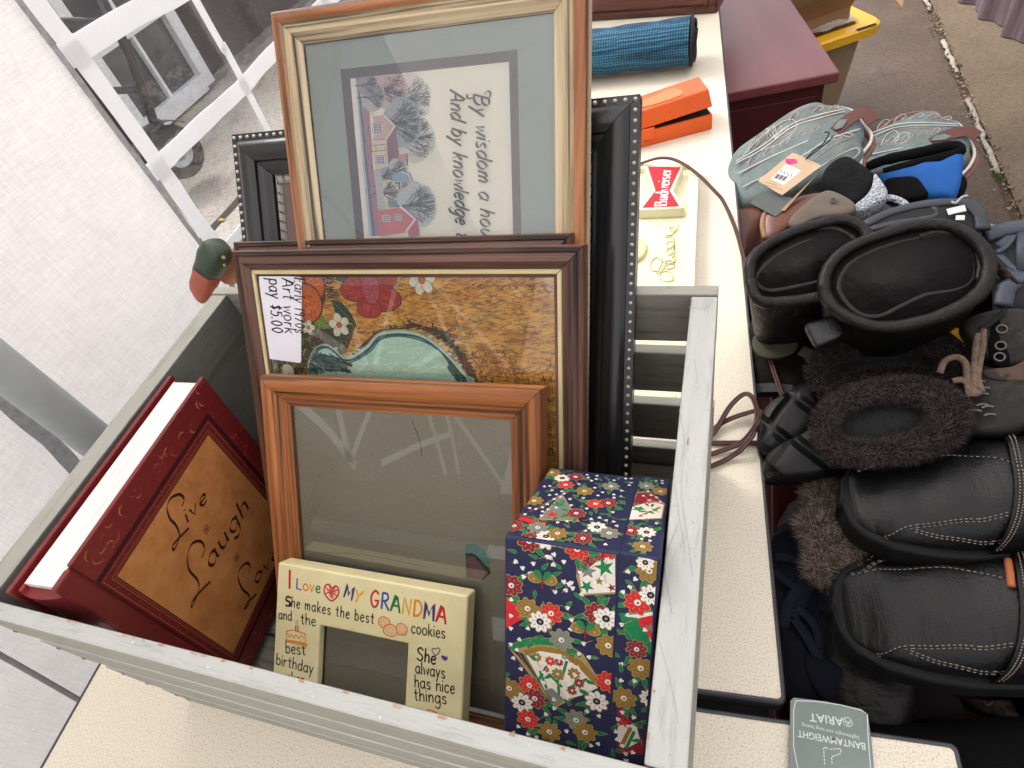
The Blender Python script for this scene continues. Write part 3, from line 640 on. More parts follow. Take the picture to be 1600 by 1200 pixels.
def rope(p0, p1, inn):
    p0 = Vector(p0); p1 = Vector(p1); d = (p1-p0); L = d.length; d.normalize(); n_ = int(L/.0078); inn = Vector(inn)
    for i in range(n_):
        a = p0+d*(L*i/n_+.0006); b = a+d*(L/n_-.0016); sk = d*.0024; w_ = inn*(r1-r0)
        V = [a, b, b+w_+sk, a+w_+sk]; mid = [v+Vector((0, 0, .0016)) for v in (a+w_*.25+d*.0008+sk*.25, b+w_*.25-d*.0008+sk*.25, b+w_*.75-d*.0008+sk*.75, a+w_*.75+d*.0008+sk*.75)]
        g.add([Vector((v.x, v.y, zz)) for v in V]+[Vector((v.x, v.y, zz+.0016)) for v in mid], [(4, 5, 6, 7), (0, 1, 5, 4), (1, 2, 6, 5), (2, 3, 7, 6), (3, 0, 4, 7)])
rope((r0, -r0, 0), (W-r1, -r0, 0), (0, -1, 0)); rope((r0, -r1, 0), (r0, -Hh+r0, 0), (1, 0, 0)); rope((W-r0, -r1, 0), (W-r0, -Hh+r0, 0), (-1, 0, 0))
o = mk('rope_trim', g.V, g.F, M['rope_cream'], bk, world=False); o['kind'] = 'stuff'
panel('mat_board', bk, .042, -Hh+.042, W-.042, -.042, -.0092, M['red_mat'])
panel('glass', bk, .036, -Hh+.036, W-.036, -.036, -.0078, M['glass'])

# ---- framed house verse
W, Hh = .2296, .495
hv = thing('picture_frame', 'tall orange and cream wood picture frame with village print and italic verse turned sideways', 'picture frame', group='picture frames standing in the crate', mat=boardmat([(-0.31726, 0.41516, 0.43364), (0.99916, 0.02383, -0.0334), (0.01336, 0.5808, 0.81394), (0.0388, -0.8137, 0.57999)]))
prof = [(0, -.016), (0, -.001)]+curveprof([(0, -.001), (.002, .0016), (.0055, .0022), (.0082, .0012)], 3)+curveprof([(.0084, -.0004), (.011, .0006), (.0130, -.0006), (.0150, .0004), (.0175, -.0018), (.0205, -.0030)], 3)+[(.0222, -.004), (.0222, -.0075)]
nf = len(prof)-1; rails(hv, W, Hh, prof, [M['oak_orange'], M['oak_cream'], M['dark_gap']], [1 if j == 0 else (0 if prof[j+1][0] < .0083 else (2 if j == nf-1 else 1)) for j in range(nf)])
panel('mat_board', hv, .0212, -Hh+.0212, W-.0212, -.0212, -.0065, M['sage_mat'])
mo = [(0.0491, -0.0412), (0.1817, -0.0387), (0.051, -0.1574), (0.1829, -0.1562)]; mi_ = [(0.0556, -0.0475), (0.1759, -0.046), (0.0587, -0.1576), (0.1764, -0.156)]
xa, xb = .0493, .1821; ta = -.0405; xi, xj = .0567, .1762; ti = -.0472; bt_ = -Hh+.045
panel('mat_board', hv, xa, bt_, xb, ta, -.0063, M['plum_mat'])
print_z = -.0061
panel('print', hv, xi, bt_+.007, xj, ti, print_z, M['print_paper'])
K = Ink(print_z+.0001, 6e-6, clip=(xi, xj, bt_+.007, ti))
dk = (70, 66, 76); bl = (92, 108, 128); pk = (196, 134, 142); mv = (142, 106, 118); tan_ = (206, 180, 168); rd = (206, 112, 120); lb = (150, 172, 188)
def hp(*a): return a
# ground strips along the left side
K.poly([(0.0608, -0.0472), (0.0656, -0.0473), (0.0699, -0.1572), (0.061, -0.1574)], (176, 190, 204)); K.poly([(0.062, -0.0473), (0.0639, -0.0474), (0.067, -0.1571), (0.0636, -0.1572)], bl)
K.poly([(0.0658, -0.051), (0.0706, -0.0514), (0.0694, -0.1049), (0.0718, -0.1572), (0.067, -0.1571), (0.0643, -0.0944)], (176, 130, 146))
rr = random.Random(5)
G0 = [(0.0655, -0.0481), (0.0694, -0.1555)]; GA, GB = Vector(G0[0]), Vector(G0[1]); gd = (GB-GA).normalized(); gn = Vector((-gd.y, gd.x))
for i in range(170):
    p = GA+gd*rr.uniform(0, (GB-GA).length)+gn*rr.uniform(-.003, .011); K.line([p, p+gd*rr.uniform(.001, .004)+gn*rr.uniform(-.0006, .0006)], rr.choice((dk, mv, bl, pk, (120, 80, 96))), .0003)
def tree(c, r, fill, base=None):
    c = Vector(c); n_ = 22; K.poly([c+Vector((math.cos(2*PI*i/n_), math.sin(2*PI*i/n_)))*r*rr.uniform(.93, 1.06) for i in range(n_)], fill)
    b = Vector(base) if base else c+Vector((-r*1.3, 0)); d0 = (c-b).normalized()
    K.line([b, c+d0*r*.3], dk, r*.07)
    for i in range(44):
        s_ = b.lerp(c, rr.uniform(.35, 1.1)); a = math.atan2(d0.y, d0.x)+rr.uniform(-1.3, 1.3); e = c+Vector((math.cos(a), math.sin(a)))*r*rr.uniform(.75, .98)
        K.line([s_, s_.lerp(e, .5)+Vector((rr.uniform(-1, 1), rr.uniform(-1, 1)))*r*.06, e], dk if rr.random() < .7 else bl, r*.022)
        for q in range(3): m_ = s_.lerp(e, rr.uniform(.45, .9)); a2 = a+rr.choice((-.7, .7)); K.line([m_, m_+Vector((math.cos(a2), math.sin(a2)))*r*.2], dk, r*.016)
TR = [(0.0866, -0.0561), (0.1027, -0.0645), (0.0951, -0.0794), (0.1041, -0.0907), (0.0894, -0.1114), (0.0738, -0.0603), (0.1024, -0.1361), (0.0795, -0.1146), (0.0802, -0.1265), (0.0705, -0.0524)]
tree(TR[1], .0165, (216, 213, 205)); tree(TR[0], .0145, (212, 182, 180)); tree(TR[5], .0100, (188, 188, 190)); tree(TR[3], .0160, (214, 212, 204)); tree(TR[2], .0165, (172, 178, 182)); tree(TR[9], .008, (160, 154, 162))
# pink house with plum roof
K.poly([(0.0731, -0.0734), (0.0815, -0.0735), (0.0902, -0.0815), (0.0818, -0.0894), (0.0722, -0.0888)], tan_); K.poly([(0.0697, -0.0891), (0.0818, -0.0894), (0.0823, -0.1101), (0.0714, -0.1099)], (222, 204, 190))
K.poly([(0.0824, -0.0894), (0.0902, -0.082), (0.0919, -0.103), (0.0853, -0.1102), (0.0823, -0.1101)], mv)
for q in (-.3, -.1, .1, .3, .5, .7):
    a = Vector((0.084, -0.0915)); b = Vector((0.0842, -0.1092)); off = Vector((0.0886, -0.0858))-Vector((0.0835, -0.09))
    K.line([a+off*q, b+off*q*.8], (112, 78, 94), .0003)
K.line([(0.081, -0.0725), (0.0902, -0.0812), (0.0824, -0.0894)], (228, 224, 218), .0016); K.line([(0.0819, -0.0722), (0.091, -0.0812), (0.0829, -0.0899)], dk, .0004)
K.poly([(0.0909, -0.1004), (0.0969, -0.1002), (0.0969, -0.1077), (0.0916, -0.1072)], (206, 150, 150)); K.line([(0.0977, -0.0998), (0.0978, -0.1081)], dk, .0008)
def win(P, fill=(110, 128, 150)):
    P = [Vector(p) for p in P]; K.poly(P, (236, 232, 224)); c = sum(P, Vector((0, 0)))/4; Q = [c+(p-c)*.78 for p in P]; K.poly(Q, fill)
    for t in (.33, .66): K.line([Q[0].lerp(Q[1], t), Q[3].lerp(Q[2], t)], (230, 228, 222), .0003); K.line([Q[0].lerp(Q[3], t), Q[1].lerp(Q[2], t)], (230, 228, 222), .0003)
    K.line(P, dk, .0003, closed=True)
win([(0.0718, -0.0783), (0.0802, -0.0784), (0.0801, -0.0843), (0.0717, -0.0843)]); win([(0.072, -0.1004), (0.0802, -0.1005), (0.08, -0.1059), (0.072, -0.1058)])
K.line([(0.0684, -0.0931), (0.0809, -0.0928), (0.0809, -0.0968), (0.0684, -0.0971)], dk, .0003, closed=True); K.line([(0.0733, -0.0929), (0.0732, -0.0969)], dk, .0003)
K.line([(0.07, -0.0892), (0.0818, -0.0894)], dk, .0003); K.line([(0.0716, -0.1099), (0.0823, -0.1101)], dk, .0003)
tree(TR[4], .0085, (196, 194, 188)); 
# blue barn
K.poly([(0.0795, -0.1146), (0.093, -0.1116), (0.0987, -0.1139), (0.1011, -0.1216), (0.0988, -0.1282), (0.0864, -0.132), (0.0809, -0.126)], lb); K.line([(0.093, -0.1116), (0.099, -0.1139), (0.1017, -0.1217), (0.0988, -0.1288), (0.0882, -0.1331)], dk, .0006)
K.line([(0.0925, -0.1121), (0.0982, -0.1144), (0.1007, -0.1216), (0.0981, -0.1281), (0.0874, -0.1323)], (226, 228, 226), .0010)
win([(0.0842, -0.1184), (0.0918, -0.1182), (0.0919, -0.1249), (0.0843, -0.1251)], (70, 74, 90)); K.poly([(0.0929, -0.1198), (0.0968, -0.1197), (0.0967, -0.124), (0.0929, -0.1241)], (150, 130, 130)); K.line([(0.0927, -0.1218), (0.0969, -0.1218)], dk, .0003)
tree(TR[7], .0066, (150, 172, 178)); tree(TR[8], .0095, (214, 204, 188)); tree(TR[6], .0160, (194, 197, 196))
# fence
F0 = [(0.0707, -0.1106), (0.0762, -0.1103), (0.0773, -0.138), (0.071, -0.1386)]; K.poly(F0, (206, 206, 204)); P = [Vector(p) for p in F0]
for i in range(24): t = i/23; K.line([P[0].lerp(P[3], t), P[1].lerp(P[2], t)], (120, 122, 132), .0003)
K.poly([(0.0797, -0.1323), (0.0876, -0.132), (0.0878, -0.1367), (0.0801, -0.1368)], (110, 150, 164))
# red house
K.poly([(0.0697, -0.1394), (0.0909, -0.1368), (0.1022, -0.1461), (0.0943, -0.1549), (0.0717, -0.1575)], rd); K.poly([(0.0943, -0.1544), (0.1029, -0.1456), (0.1037, -0.1578), (0.0952, -0.1579)], (190, 110, 120))
for i in range(6): t = i/5; a = Vector((0.0949, -0.1544)).lerp(Vector((0.1028, -0.1461)), t); K.line([a, a+gd*.009], (140, 60, 76), .0003)
K.line([(0.0897, -0.1363), (0.1013, -0.1455), (0.0931, -0.1544)], (232, 226, 222), .0016); K.line([(0.0907, -0.1358), (0.1025, -0.1456)], dk, .0004)
win([(0.0742, -0.1422), (0.0809, -0.1418), (0.0809, -0.1472), (0.0742, -0.1475)]); win([(0.0844, -0.1417), (0.0905, -0.1416), (0.0905, -0.1468), (0.0845, -0.147)])
# verse in a broad-nib italic hand
nibv = Vector((.00042, .0006)); vi = (58, 52, 54)
K.text('By wisdom a house', (0.1509, -0.0645), (0.1529, -0.1695), .0066, vi, .0008, nib=(.00062, .00036), shear=.34, track=.26)
K.text('And by knowledge the', (0.1337, -0.0608), (0.1333, -0.1693), .0066, vi, .0008, nib=(.00062, .00036), shear=.34, track=.26)
for P in ([(0.1619, -0.0683), (0.163, -0.0655), (0.1608, -0.0639), (0.1588, -0.0656)], [(0.1507, -0.0675), (0.1464, -0.0671), (0.146, -0.0646)]): K.line(P, vi, .0007, 5, nib=(.00052, .0003))
K.build('printed_village_verse', hv)
panel('glass', hv, .0205, -Hh+.0205, W-.0205, -.0205, -.0045, M['glass'])

# ---- second walnut frame, nearly hidden
W, Hh = .2849, .352
wprof = [(0, -.013), (0, -.0015)]+[(.0008, -.0002), (.0035, -.0002)]+curveprof([(.0042, -.0012), (.0075, .0004), (.0098, .0008)], 3)+[(.0104, -.0004), (.0138, -.0022), (.0150, -.0022)]
t = thing('picture_frame', 'brown walnut picture frame directly behind the flower painting, only its top rail showing', 'picture frame', group='picture frames standing in the crate', mat=boardmat([(-0.38253, 0.32253, 0.30467), (0.99998, -0.00444, -0.00404), (0.0059, 0.6018, 0.79863), (-0.00112, -0.79863, 0.60182)]))
rails(t, W, Hh, wprof+[(.0150, -.006)], [M['walnut']], [0]*len(wprof)); panel('backing_card', t, .014, -Hh+.014, W-.014, -.014, -.006, M['grey_card'])
# ---- flower painting
W, Hh = .2805, .355
fp = thing('picture_frame', 'walnut picture frame with flower painting on ochre and a white price note', 'picture frame', group='picture frames standing in the crate', mat=boardmat([(-0.36525, 0.30169, 0.31155), (0.99996, -0.00648, -0.00569), (0.00839, 0.57839, 0.81571), (-0.00199, -0.81573, 0.57843)]))
prof = wprof+[(.0156, -.0016), (.0180, -.0018), (.0182, -.0030), (.0205, -.0034), (.0205, -.006)]
rails(fp, W, Hh, prof, [M['walnut'], M['gilt']], [1 if .0149 < prof[j][0] < .0181 and prof[j+1][0] > .0150 else 0 for j in range(len(prof)-1)])
k = N('ochre_brushwork_painting', .5, .4)
va = k.noise(26, 8, .7, k.co((.7, 2.2, 1), (0, 0, .2)), 1.2); vb = k.noise(70, 8, .8, k.co((1, 3.5, 1), (0, 0, -.3)), 2.0); vc = k.noise(9, 4, .6)
c_ = k.ramp(va, [(.25, (150, 92, 30)), (.38, (216, 146, 46)), (.52, (242, 182, 70)), (.72, (252, 216, 118))])
c_ = k.mix(k.ramp(vb, [(.50, (0, 0, 0)), (.55, (230, 230, 230))]), c_, lin((110, 62, 26)))
c_ = k.mix(k.ramp(vb, [(.62, (0, 0, 0)), (.66, (220, 220, 220))]), c_, lin((240, 192, 100)))
c_ = k.mix(k.ramp(vc, [(.34, (140, 140, 140)), (.46, (0, 0, 0))]), c_, lin((110, 70, 32)))
k.col(c_); k.bump(vb, .3, .0006); M['ochre'] = k.m
PZ = -.0050
panel('painting', fp, .0190, -Hh+.0190, W-.0190, -.0190, PZ, M['ochre'])
K = Ink(PZ+.0001, 3e-7, clip=(.0192, W-.0192, -Hh+.0192, -.0192)); rr = random.Random(11)
def brush(poly, cols, n_, ln=.006, wd=.0012, ang=None, spread=.5):
    P = [Vector(p) for p in poly]; xs = [p.x for p in P]; ys = [p.y for p in P]; c = 0; tries = 0
    def inside(q):
        r = False; j = len(P)-1
        for i in range(len(P)):
            if (P[i].y > q.y) != (P[j].y > q.y) and q.x < (P[j].x-P[i].x)*(q.y-P[i].y)/(P[j].y-P[i].y)+P[i].x: r = not r
            j = i
        return r
    while c < n_ and tries < n_*30:
        tries += 1; q = Vector((rr.uniform(min(xs), max(xs)), rr.uniform(min(ys), max(ys))))
        if not inside(q): continue
        a = (ang if ang is not None else rr.uniform(0, PI))+rr.uniform(-spread, spread); d = Vector((math.cos(a), math.sin(a)))*ln*rr.uniform(.4, 1)
        K.line([q-d/2, q+Vector((rr.uniform(-1, 1), rr.uniform(-1, 1)))*ln*.08, q+d/2], rr.choice(cols), wd*rr.uniform(.5, 1.2)); c += 1
gz = [(x-.0015, y) for x, y in [(0.0176, -0.015), (0.0821, -0.0152), (0.0812, -0.0376), (0.0641, -0.0539), (0.1055, -0.0563), (0.0946, -0.0781), (0.0514, -0.0951), (0.0428, -0.1072), (0.0021, -0.1137)]]
K.poly(gz, (58, 66, 34)); brush(gz, [(86, 96, 40), (44, 54, 30), (110, 120, 50), (150, 140, 60), (36, 44, 28), (140, 84, 40), (100, 58, 30)], 420, .008, .0016)
dark = [(0.0988, -0.078), (0.121, -0.0611), (0.1527, -0.0533), (0.1782, -0.0593), (0.1949, -0.0805), (0.2031, -0.0954), (0.1977, -0.0957), (0.1812, -0.0676), (0.1562, -0.0566), (0.1289, -0.0609), (0.1025, -0.0814)]
K.poly(dark, (74, 48, 28)); brush(dark, [(60, 44, 30), (104, 66, 34), (50, 58, 46)], 130, .008, .0014)
brush([(0.1771, -0.0745), (0.2234, -0.0692), (0.2397, -0.0915), (0.1977, -0.0957)], [(104, 64, 32), (140, 90, 40)], 120, .006, .0007)
brush([(0.1103, -0.0153), (0.2637, -0.0157), (0.2621, -0.1582), (0.2379, -0.161), (0.2397, -0.0915), (0.1881, -0.074), (0.1335, -0.0538)], [(214, 158, 62), (196, 132, 44), (232, 184, 92), (120, 74, 32), (150, 92, 36), (92, 56, 28)], 420, .007, .0004, .15, .5)
brush([(0.233, -0.0885), (0.2631, -0.0707), (0.2621, -0.16), (0.2501, -0.1614), (0.2513, -0.0974)], [(224, 160, 44), (240, 184, 66), (70, 44, 26), (120, 76, 30)], 120, .006, .0005, 1.5, .5)
bowl = [(0.0533, -0.1046), (0.0556, -0.0892), (0.0633, -0.0773), (0.0743, -0.0721), (0.0828, -0.0759), (0.09, -0.0816), (0.0985, -0.0801), (0.1118, -0.072), (0.1228, -0.0625), (0.1407, -0.0591), (0.1577, -0.0613), (0.1729, -0.0696), (0.1832, -0.0794), (0.1926, -0.0891), (0.1975, -0.0992)]
K.poly(bowl, (200, 230, 208))
brush(bowl, [(206, 234, 214), (190, 224, 200), (212, 238, 220), (196, 228, 206)], 260, .012, .0022, .2, .4)
inner_edge = [(0.0559, -0.0949), (0.063, -0.0795), (0.0741, -0.0735), (0.0825, -0.0778), (0.0897, -0.0838), (0.0993, -0.0825), (0.1136, -0.0737), (0.1245, -0.0649), (0.1405, -0.0619), (0.1575, -0.0637), (0.1709, -0.0714), (0.1813, -0.0812), (0.1906, -0.0918), (0.1949, -0.0976)]
for q in range(3):
    off = Vector((.0003*q, -.0009*q)); P = [Vector(p)+off+Vector((rr.uniform(-1, 1), rr.uniform(-1, 1)))*.0008 for p in inner_edge]
    K.line(P, rr.choice([(40, 92, 92), (56, 110, 104), (30, 70, 76)]), .0012, 4)
brush([(0.0592, -0.0872), (0.0691, -0.0793), (0.0796, -0.0806), (0.0937, -0.0855), (0.0928, -0.0929), (0.0713, -0.094), (0.0578, -0.0967)], [(34, 76, 84), (48, 98, 96), (90, 140, 124), (24, 52, 60)], 180, .009, .0013, -.4, .5)
brush([(0.1803, -0.0812), (0.1873, -0.0877), (0.1958, -0.0975), (0.1885, -0.098), (0.1799, -0.0881)], [(34, 84, 84), (60, 120, 112)], 60, .006, .0012, -.9, .3)
K.line(bowl[1:], (196, 196, 160), .0009, 5)
def flower5(c, r, col, cen, n_=5, a0=0, shade=None):
    c = Vector(c)
    for i in range(n_):
        a = a0+2*PI*i/n_; d = Vector((math.cos(a), math.sin(a))); s_ = Vector((-d.y, d.x)); m_ = c+d*r*.58
        P = [m_+d*r*.45*math.cos(t)+s_*r*.36*math.sin(t) for t in [2*PI*j/12 for j in range(12)]]
        K.poly([p+(p-m_)*.08 for p in P], shade or tuple(int(v*.6) for v in col)); K.poly(P, col)
        for q in range(7): b = m_+d*r*rr.uniform(-.3, .3)+s_*r*rr.uniform(-.2, .2); K.line([b, b+d*r*.18], tuple(min(255, int(v*rr.uniform(.82, 1.18))) for v in col), r*.05)
    K.circ(c, r*.28, cen); 
    for q in range(8): a = rr.uniform(0, 2*PI); K.circ(c+Vector((math.cos(a), math.sin(a)))*r*.2, r*.06, tuple(int(v*.7) for v in cen), 6)
def leaf(a, b, wd, col, vein=None):
    a = Vector(a); b = Vector(b); d = b-a; s_ = Vector((-d.y, d.x)).normalized()*wd
    K.poly([a, a.lerp(b, .3)+s_, a.lerp(b, .65)+s_*.8, b, a.lerp(b, .65)-s_*.8, a.lerp(b, .3)-s_], col)
    if vein: K.line([a, b], vein, wd*.14)
for q in [(0.0874, -0.0375), (0.1057, -0.0546), (0.0917, -0.0203), (0.11, -0.0178), (0.0679, -0.0493), (0.0796, -0.0571)]: pass
leaf((0.0843, -0.0375), (0.1054, -0.0572), .0050, (36, 66, 40), (86, 110, 60)); leaf((0.0903, -0.0228), (0.1052, -0.0161), .004, (52, 84, 46), (96, 116, 60)); leaf((0.0657, -0.0503), (0.0803, -0.0597), .0055, (124, 150, 58), (150, 170, 80))
FR = [(0.1201, -0.0295), (0.0649, -0.0264), (0.0607, -0.0405), (0.1627, -0.0226), (0.0894, -0.0568), (0.0607, -0.0594), (0.1046, -0.0296), (0.1178, -0.0183), (0.1319, -0.0219), (0.1333, -0.036), (0.1171, -0.0419), (0.0355, -0.096), (0.0242, -0.0812)]
for q, (cc_, r) in enumerate(((FR[7], .0092), (FR[8], .0098), (FR[9], .0105), (FR[10], .0100), (FR[6], .0100))):
    c = Vector(cc_); P = [c+Vector((math.cos(t), math.sin(t)*.92))*r*(1+.08*math.sin(3*t+q)) for t in [2*PI*j/16 for j in range(16)]]
    K.poly([c+(p-c)*1.07 for p in P], (96, 26, 22)); K.poly(P, (186, 62, 48))
    for z in range(16): b = c+Vector((rr.uniform(-.7, .7), rr.uniform(-.7, .7)))*r; K.line([b, b.lerp(Vector(FR[0]), .2)], rr.choice([(208, 92, 72), (160, 42, 36), (196, 70, 56)]), r*.10)
c = Vector(FR[0]); K.poly([c+Vector((math.cos(t)*.8, math.sin(t)*1.15))*.0100 for t in [2*PI*j/16 for j in range(16)]], (150, 40, 50)); K.poly([c+Vector((math.cos(t)*.8, math.sin(t)*1.15))*.0092 for t in [2*PI*j/16 for j in range(16)]], (188, 84, 90))
for z in range(60): b = c+Vector((rr.uniform(-.55, .55), rr.uniform(-.8, .8)))*.0108; K.line([b, b+Vector((rr.uniform(-1, 1), rr.uniform(-1, 1)))*.0012], rr.choice([(214, 130, 130), (160, 56, 66), (200, 100, 104)]), .0005)
for q in (1, 2): c = Vector(FR[q]); K.circ(c, .0160, (120, 52, 20), 16); K.circ(c, .0148, (214, 112, 42), 16); brush([c+Vector((a, b))*.010 for a, b in ((-1, -1), (1, -1), (1, 1), (-1, 1))], [(236, 146, 60), (188, 84, 32)], 40, .005, .0009)
brush([(0.0309, -0.0159), (0.0612, -0.016), (0.0602, -0.0221), (0.0342, -0.0221)], [(190, 70, 40), (150, 50, 36), (96, 60, 30)], 70, .006, .0016)
flower5(FR[3], .0105, (232, 226, 204), (214, 120, 46), 6, .2, (90, 70, 50)); flower5(FR[4], .0092, (236, 230, 204), (206, 104, 40), 5, .5, (70, 80, 50)); flower5(FR[5], .0060, (230, 222, 180), (190, 96, 50), 5, 0, (70, 80, 50)); 
K.circ(FR[11], .006, (228, 220, 196)); 
for q in range(26):
    a = Vector((0.0819, -0.0169)).lerp(Vector((0.0812, -0.0376)), rr.random()); K.line([a, a+Vector((rr.uniform(.004, .012), rr.uniform(-.002, .002)))], (74, 60, 28), .0006)
for q in range(40):
    a = Vector((0.0668, -0.0647)).lerp(Vector((0.0169, -0.097)), rr.random())+Vector((rr.uniform(-.012, .012), rr.uniform(-.008, .008))); K.line([a, a+Vector((rr.uniform(-.003, .003), rr.uniform(-.007, .007)))], rr.choice([(120, 140, 56), (56, 86, 44), (170, 170, 70)]), .0011)
K.build('painted_flowers', fp)
panel('glass', fp, .0188, -Hh+.0188, W-.0188, -.0188, -.0038, M['glass'])
# price note stuck on the glass
NC = [(0.0211, -0.0182), (0.0611, -0.0206), (0.0502, -0.0884), (0.0103, -0.0856)]
nt_ = thing('price_note', 'white sticky note with handwritten price stuck on the flower painting glass', 'note', mat=boardmat([(-0.36525, 0.30169, 0.31155), (0.99996, -0.00648, -0.00569), (0.00839, 0.57839, 0.81571), (-0.00199, -0.81573, 0.57843)]))
g = G(); P = [Vector(p) for p in NC]; c = sum(P, Vector((0, 0)))/4; poly = []
for i in range(4):
    a, b, c2 = P[i-1], P[i], P[(i+1) % 4]; r_ = .0018
    poly += [b+(a-b).normalized()*r_, b+((a-b).normalized()+(c2-b).normalized())*r_*.3, b+(c2-b).normalized()*r_]
V = []; n_ = len(poly); ar = sum(poly[i].x*poly[(i+1) % n_].y-poly[(i+1) % n_].x*poly[i].y for i in range(n_))
if ar < 0: poly = poly[::-1]
g.prism([(p.x, p.y) for p in poly], -.0036, -.0033); mk('paper', g.V, g.F, plain('white_sticker_paper', (226, 224, 230), .7, var=.03), nt_, world=False)
K = Ink(-.00322); pen = (38, 34, 40)
K.text('Early 1970s', (0.0545, -0.0207), (0.0487, -0.0634), .0058, pen, .0009, jit=.06); K.text('Art work', (0.0427, -0.0212), (0.0384, -0.0638), .0066, pen, .0010, jit=.06); K.text('pay $5.00', (0.0299, -0.0218), (0.0263, -0.0638), .0070, pen, .0011, jit=.06)
K.build('handwriting', nt_)

# ---- reddish wood frame with empty glass
W, Hh = .2284, .278
wf = thing('picture_frame', 'reddish brown wood picture frame with bare grey backing behind the grandma frame', 'picture frame', group='picture frames standing in the crate', mat=boardmat([(-0.3372, 0.23153, 0.24562), (0.99996, 0.00794, 0.00445), (-0.00859, 0.66232, 0.74917), (0.00301, -0.74918, 0.66236)]))
prof = [(0, -.012), (0, -.001), (.0006, .0012)]+curveprof([(.002, .0026), (.008, .0034), (.0128, .0022)], 3)+[(.0134, .0006), (.0138, .0006)]+curveprof([(.0142, .0004), (.0185, -.0006), (.0205, -.0016)], 3)+[(.0210, -.0026), (.0240, -.0026), (.0265, -.0040), (.0275, -.0040), (.0275, -.0075)]
prof = [(d*.86, h) for d, h in prof]
rails(wf, W, Hh, prof, [M['cherry']], [0]*(len(prof)-1))
panel('backing_card', wf, .0225, -Hh+.0225, W-.0225, -.0225, -.0070, M['grey_card'])
panel('glass', wf, .023, -Hh+.023, W-.023, -.023, -.0055, M['glass'])
K = Ink(-.0069, clip=(.0270, W-.0270, -Hh+.0270, -.0270))
K.poly([(0.1674, -0.1194), (0.1767, -0.1183), (0.1864, -0.1248), (0.1861, -0.1394), (0.1811, -0.1445), (0.1673, -0.1453)], (52, 40, 40)); K.poly([(0.1674, -0.1196), (0.177, -0.1185), (0.1864, -0.1248), (0.1862, -0.1351), (0.1728, -0.1274), (0.1675, -0.1269)], (96, 150, 134)); K.poly([(0.1677, -0.1281), (0.174, -0.1278), (0.1843, -0.1397), (0.1805, -0.1446), (0.1673, -0.145)], (112, 70, 74))
K.line([(0.1675, -0.1272), (0.1747, -0.1271), (0.1861, -0.1382)], (28, 28, 28), .0020, 4)
K.line([(0.1272, -0.0291), (0.1328, -0.0429), (0.1343, -0.0551)], (60, 56, 50), .0005, 4); K.line([(0.0322, -0.1441), (0.08, -0.1394), (0.135, -0.1415)], (92, 88, 76), .0004)
rr = random.Random(2)
for i in range(60): p = (rr.uniform(.03, W-.03), -rr.uniform(.03, Hh-.03)); K.circ(p, rr.uniform(.0002, .0006), rr.choice([(176, 172, 160), (196, 190, 178), (80, 76, 68)]), 6)
K.build('torn_print_scrap', wf)

# ---- cream grandma frame
W = .1608; Hh = .106
gf = thing('picture_frame', 'small cream picture frame with coloured grandma writing leaning at the front of the crate', 'picture frame', group='picture frames standing in the crate', mat=boardmat([(-0.31887, 0.12374, 0.14787), (0.99989, 0.008, -0.01215), (0.0015, 0.77427, 0.63286), (0.01447, -0.63281, 0.77417)]))
ow = [(0.0412, -0.0422), (0.116, -0.0427)]; ax0, ax1, ay1 = ow[0][0], ow[1][0], (ow[0][1]+ow[1][1])/2
g = G(); th = .014
out = [(0, 0), (W, 0), (W, -Hh), (0, -Hh)]; inn = [(ax0, ay1), (ax1, ay1), (ax1, -Hh), (ax0, -Hh)]
V = [(x, y, 0) for x, y in out]+[(x, y, 0) for x, y in inn]+[(x, y, -th) for x, y in out]+[(x, y, -.006) for x, y in inn]
F = [(0, 4, 5, 1), (1, 5, 6, 2), (0, 3, 7, 4), (0, 1, 9, 8), (1, 2, 10, 9), (3, 0, 8, 11), (4, 12, 13, 5), (5, 13, 14, 6), (7, 15, 12, 4)]
F = [f[::-1] if i in (3, 4, 5) else f[::-1] for i, f in enumerate(F)]
o = mk('frame', V, F, M['cream_frame'], gf, world=False); bevel(o, .0016, 3)
panel('backing_card', gf, .02, -Hh, W-.02, -.02, -.0095, M['grey_card']); panel('glass', gf, ax0-.003, -Hh, ax1+.003, ay1+.003, -.0075, M['glass'])
K = Ink(.00015)
red, blue, org, grn, pur, yel, blk_ = (196, 40, 52), (42, 84, 160), (226, 130, 50), (38, 120, 66), (66, 60, 128), (226, 168, 48), (40, 36, 40)
K.line([(0.0116, -0.0046), (0.0121, -0.0183)], red, .0020)
K.text('Love', (0.0183, -0.0179), (0.0399, -0.0176), .0050, blue, .0011, cols=[blue, org, (222, 150, 60), grn], track=.3)
K.text('MY', (0.0611, -0.0171), (0.0751, -0.0202), .0062, pur, .0014, cols=[pur, yel], track=.3)
K.text('GRANDMA', (0.0839, -0.0199), (0.1449, -0.0224), .0072, red, .0016, cols=[red, blue, grn, yel, org, pur, red], track=.3)
hb_ = [(0.0501, -0.0219), (0.0442, -0.0174), (0.0439, -0.012), (0.0473, -0.0098), (0.0503, -0.0122), (0.0537, -0.01), (0.0564, -0.0124), (0.0555, -0.0174)]; K.line(hb_, red, .0012, 4, closed=True)
hc = Vector(hb_[0])
for i in range(9):
    a = Vector(hb_[1+i % 7]); b = Vector((0.05, -0.0152)); K.line([a.lerp(b, .1), b.lerp(a, .1*(i % 3)), b.lerp(hc, .3+.05*i)], red, .0007)
for i in range(8): t = (i+.5)/8; K.line([Vector((0.0454, -0.0136)).lerp(Vector((0.05, -0.0201)), t), Vector((0.0555, -0.0119)).lerp(Vector((0.0514, -0.0199)), t)], (214, 84, 92), .0006)
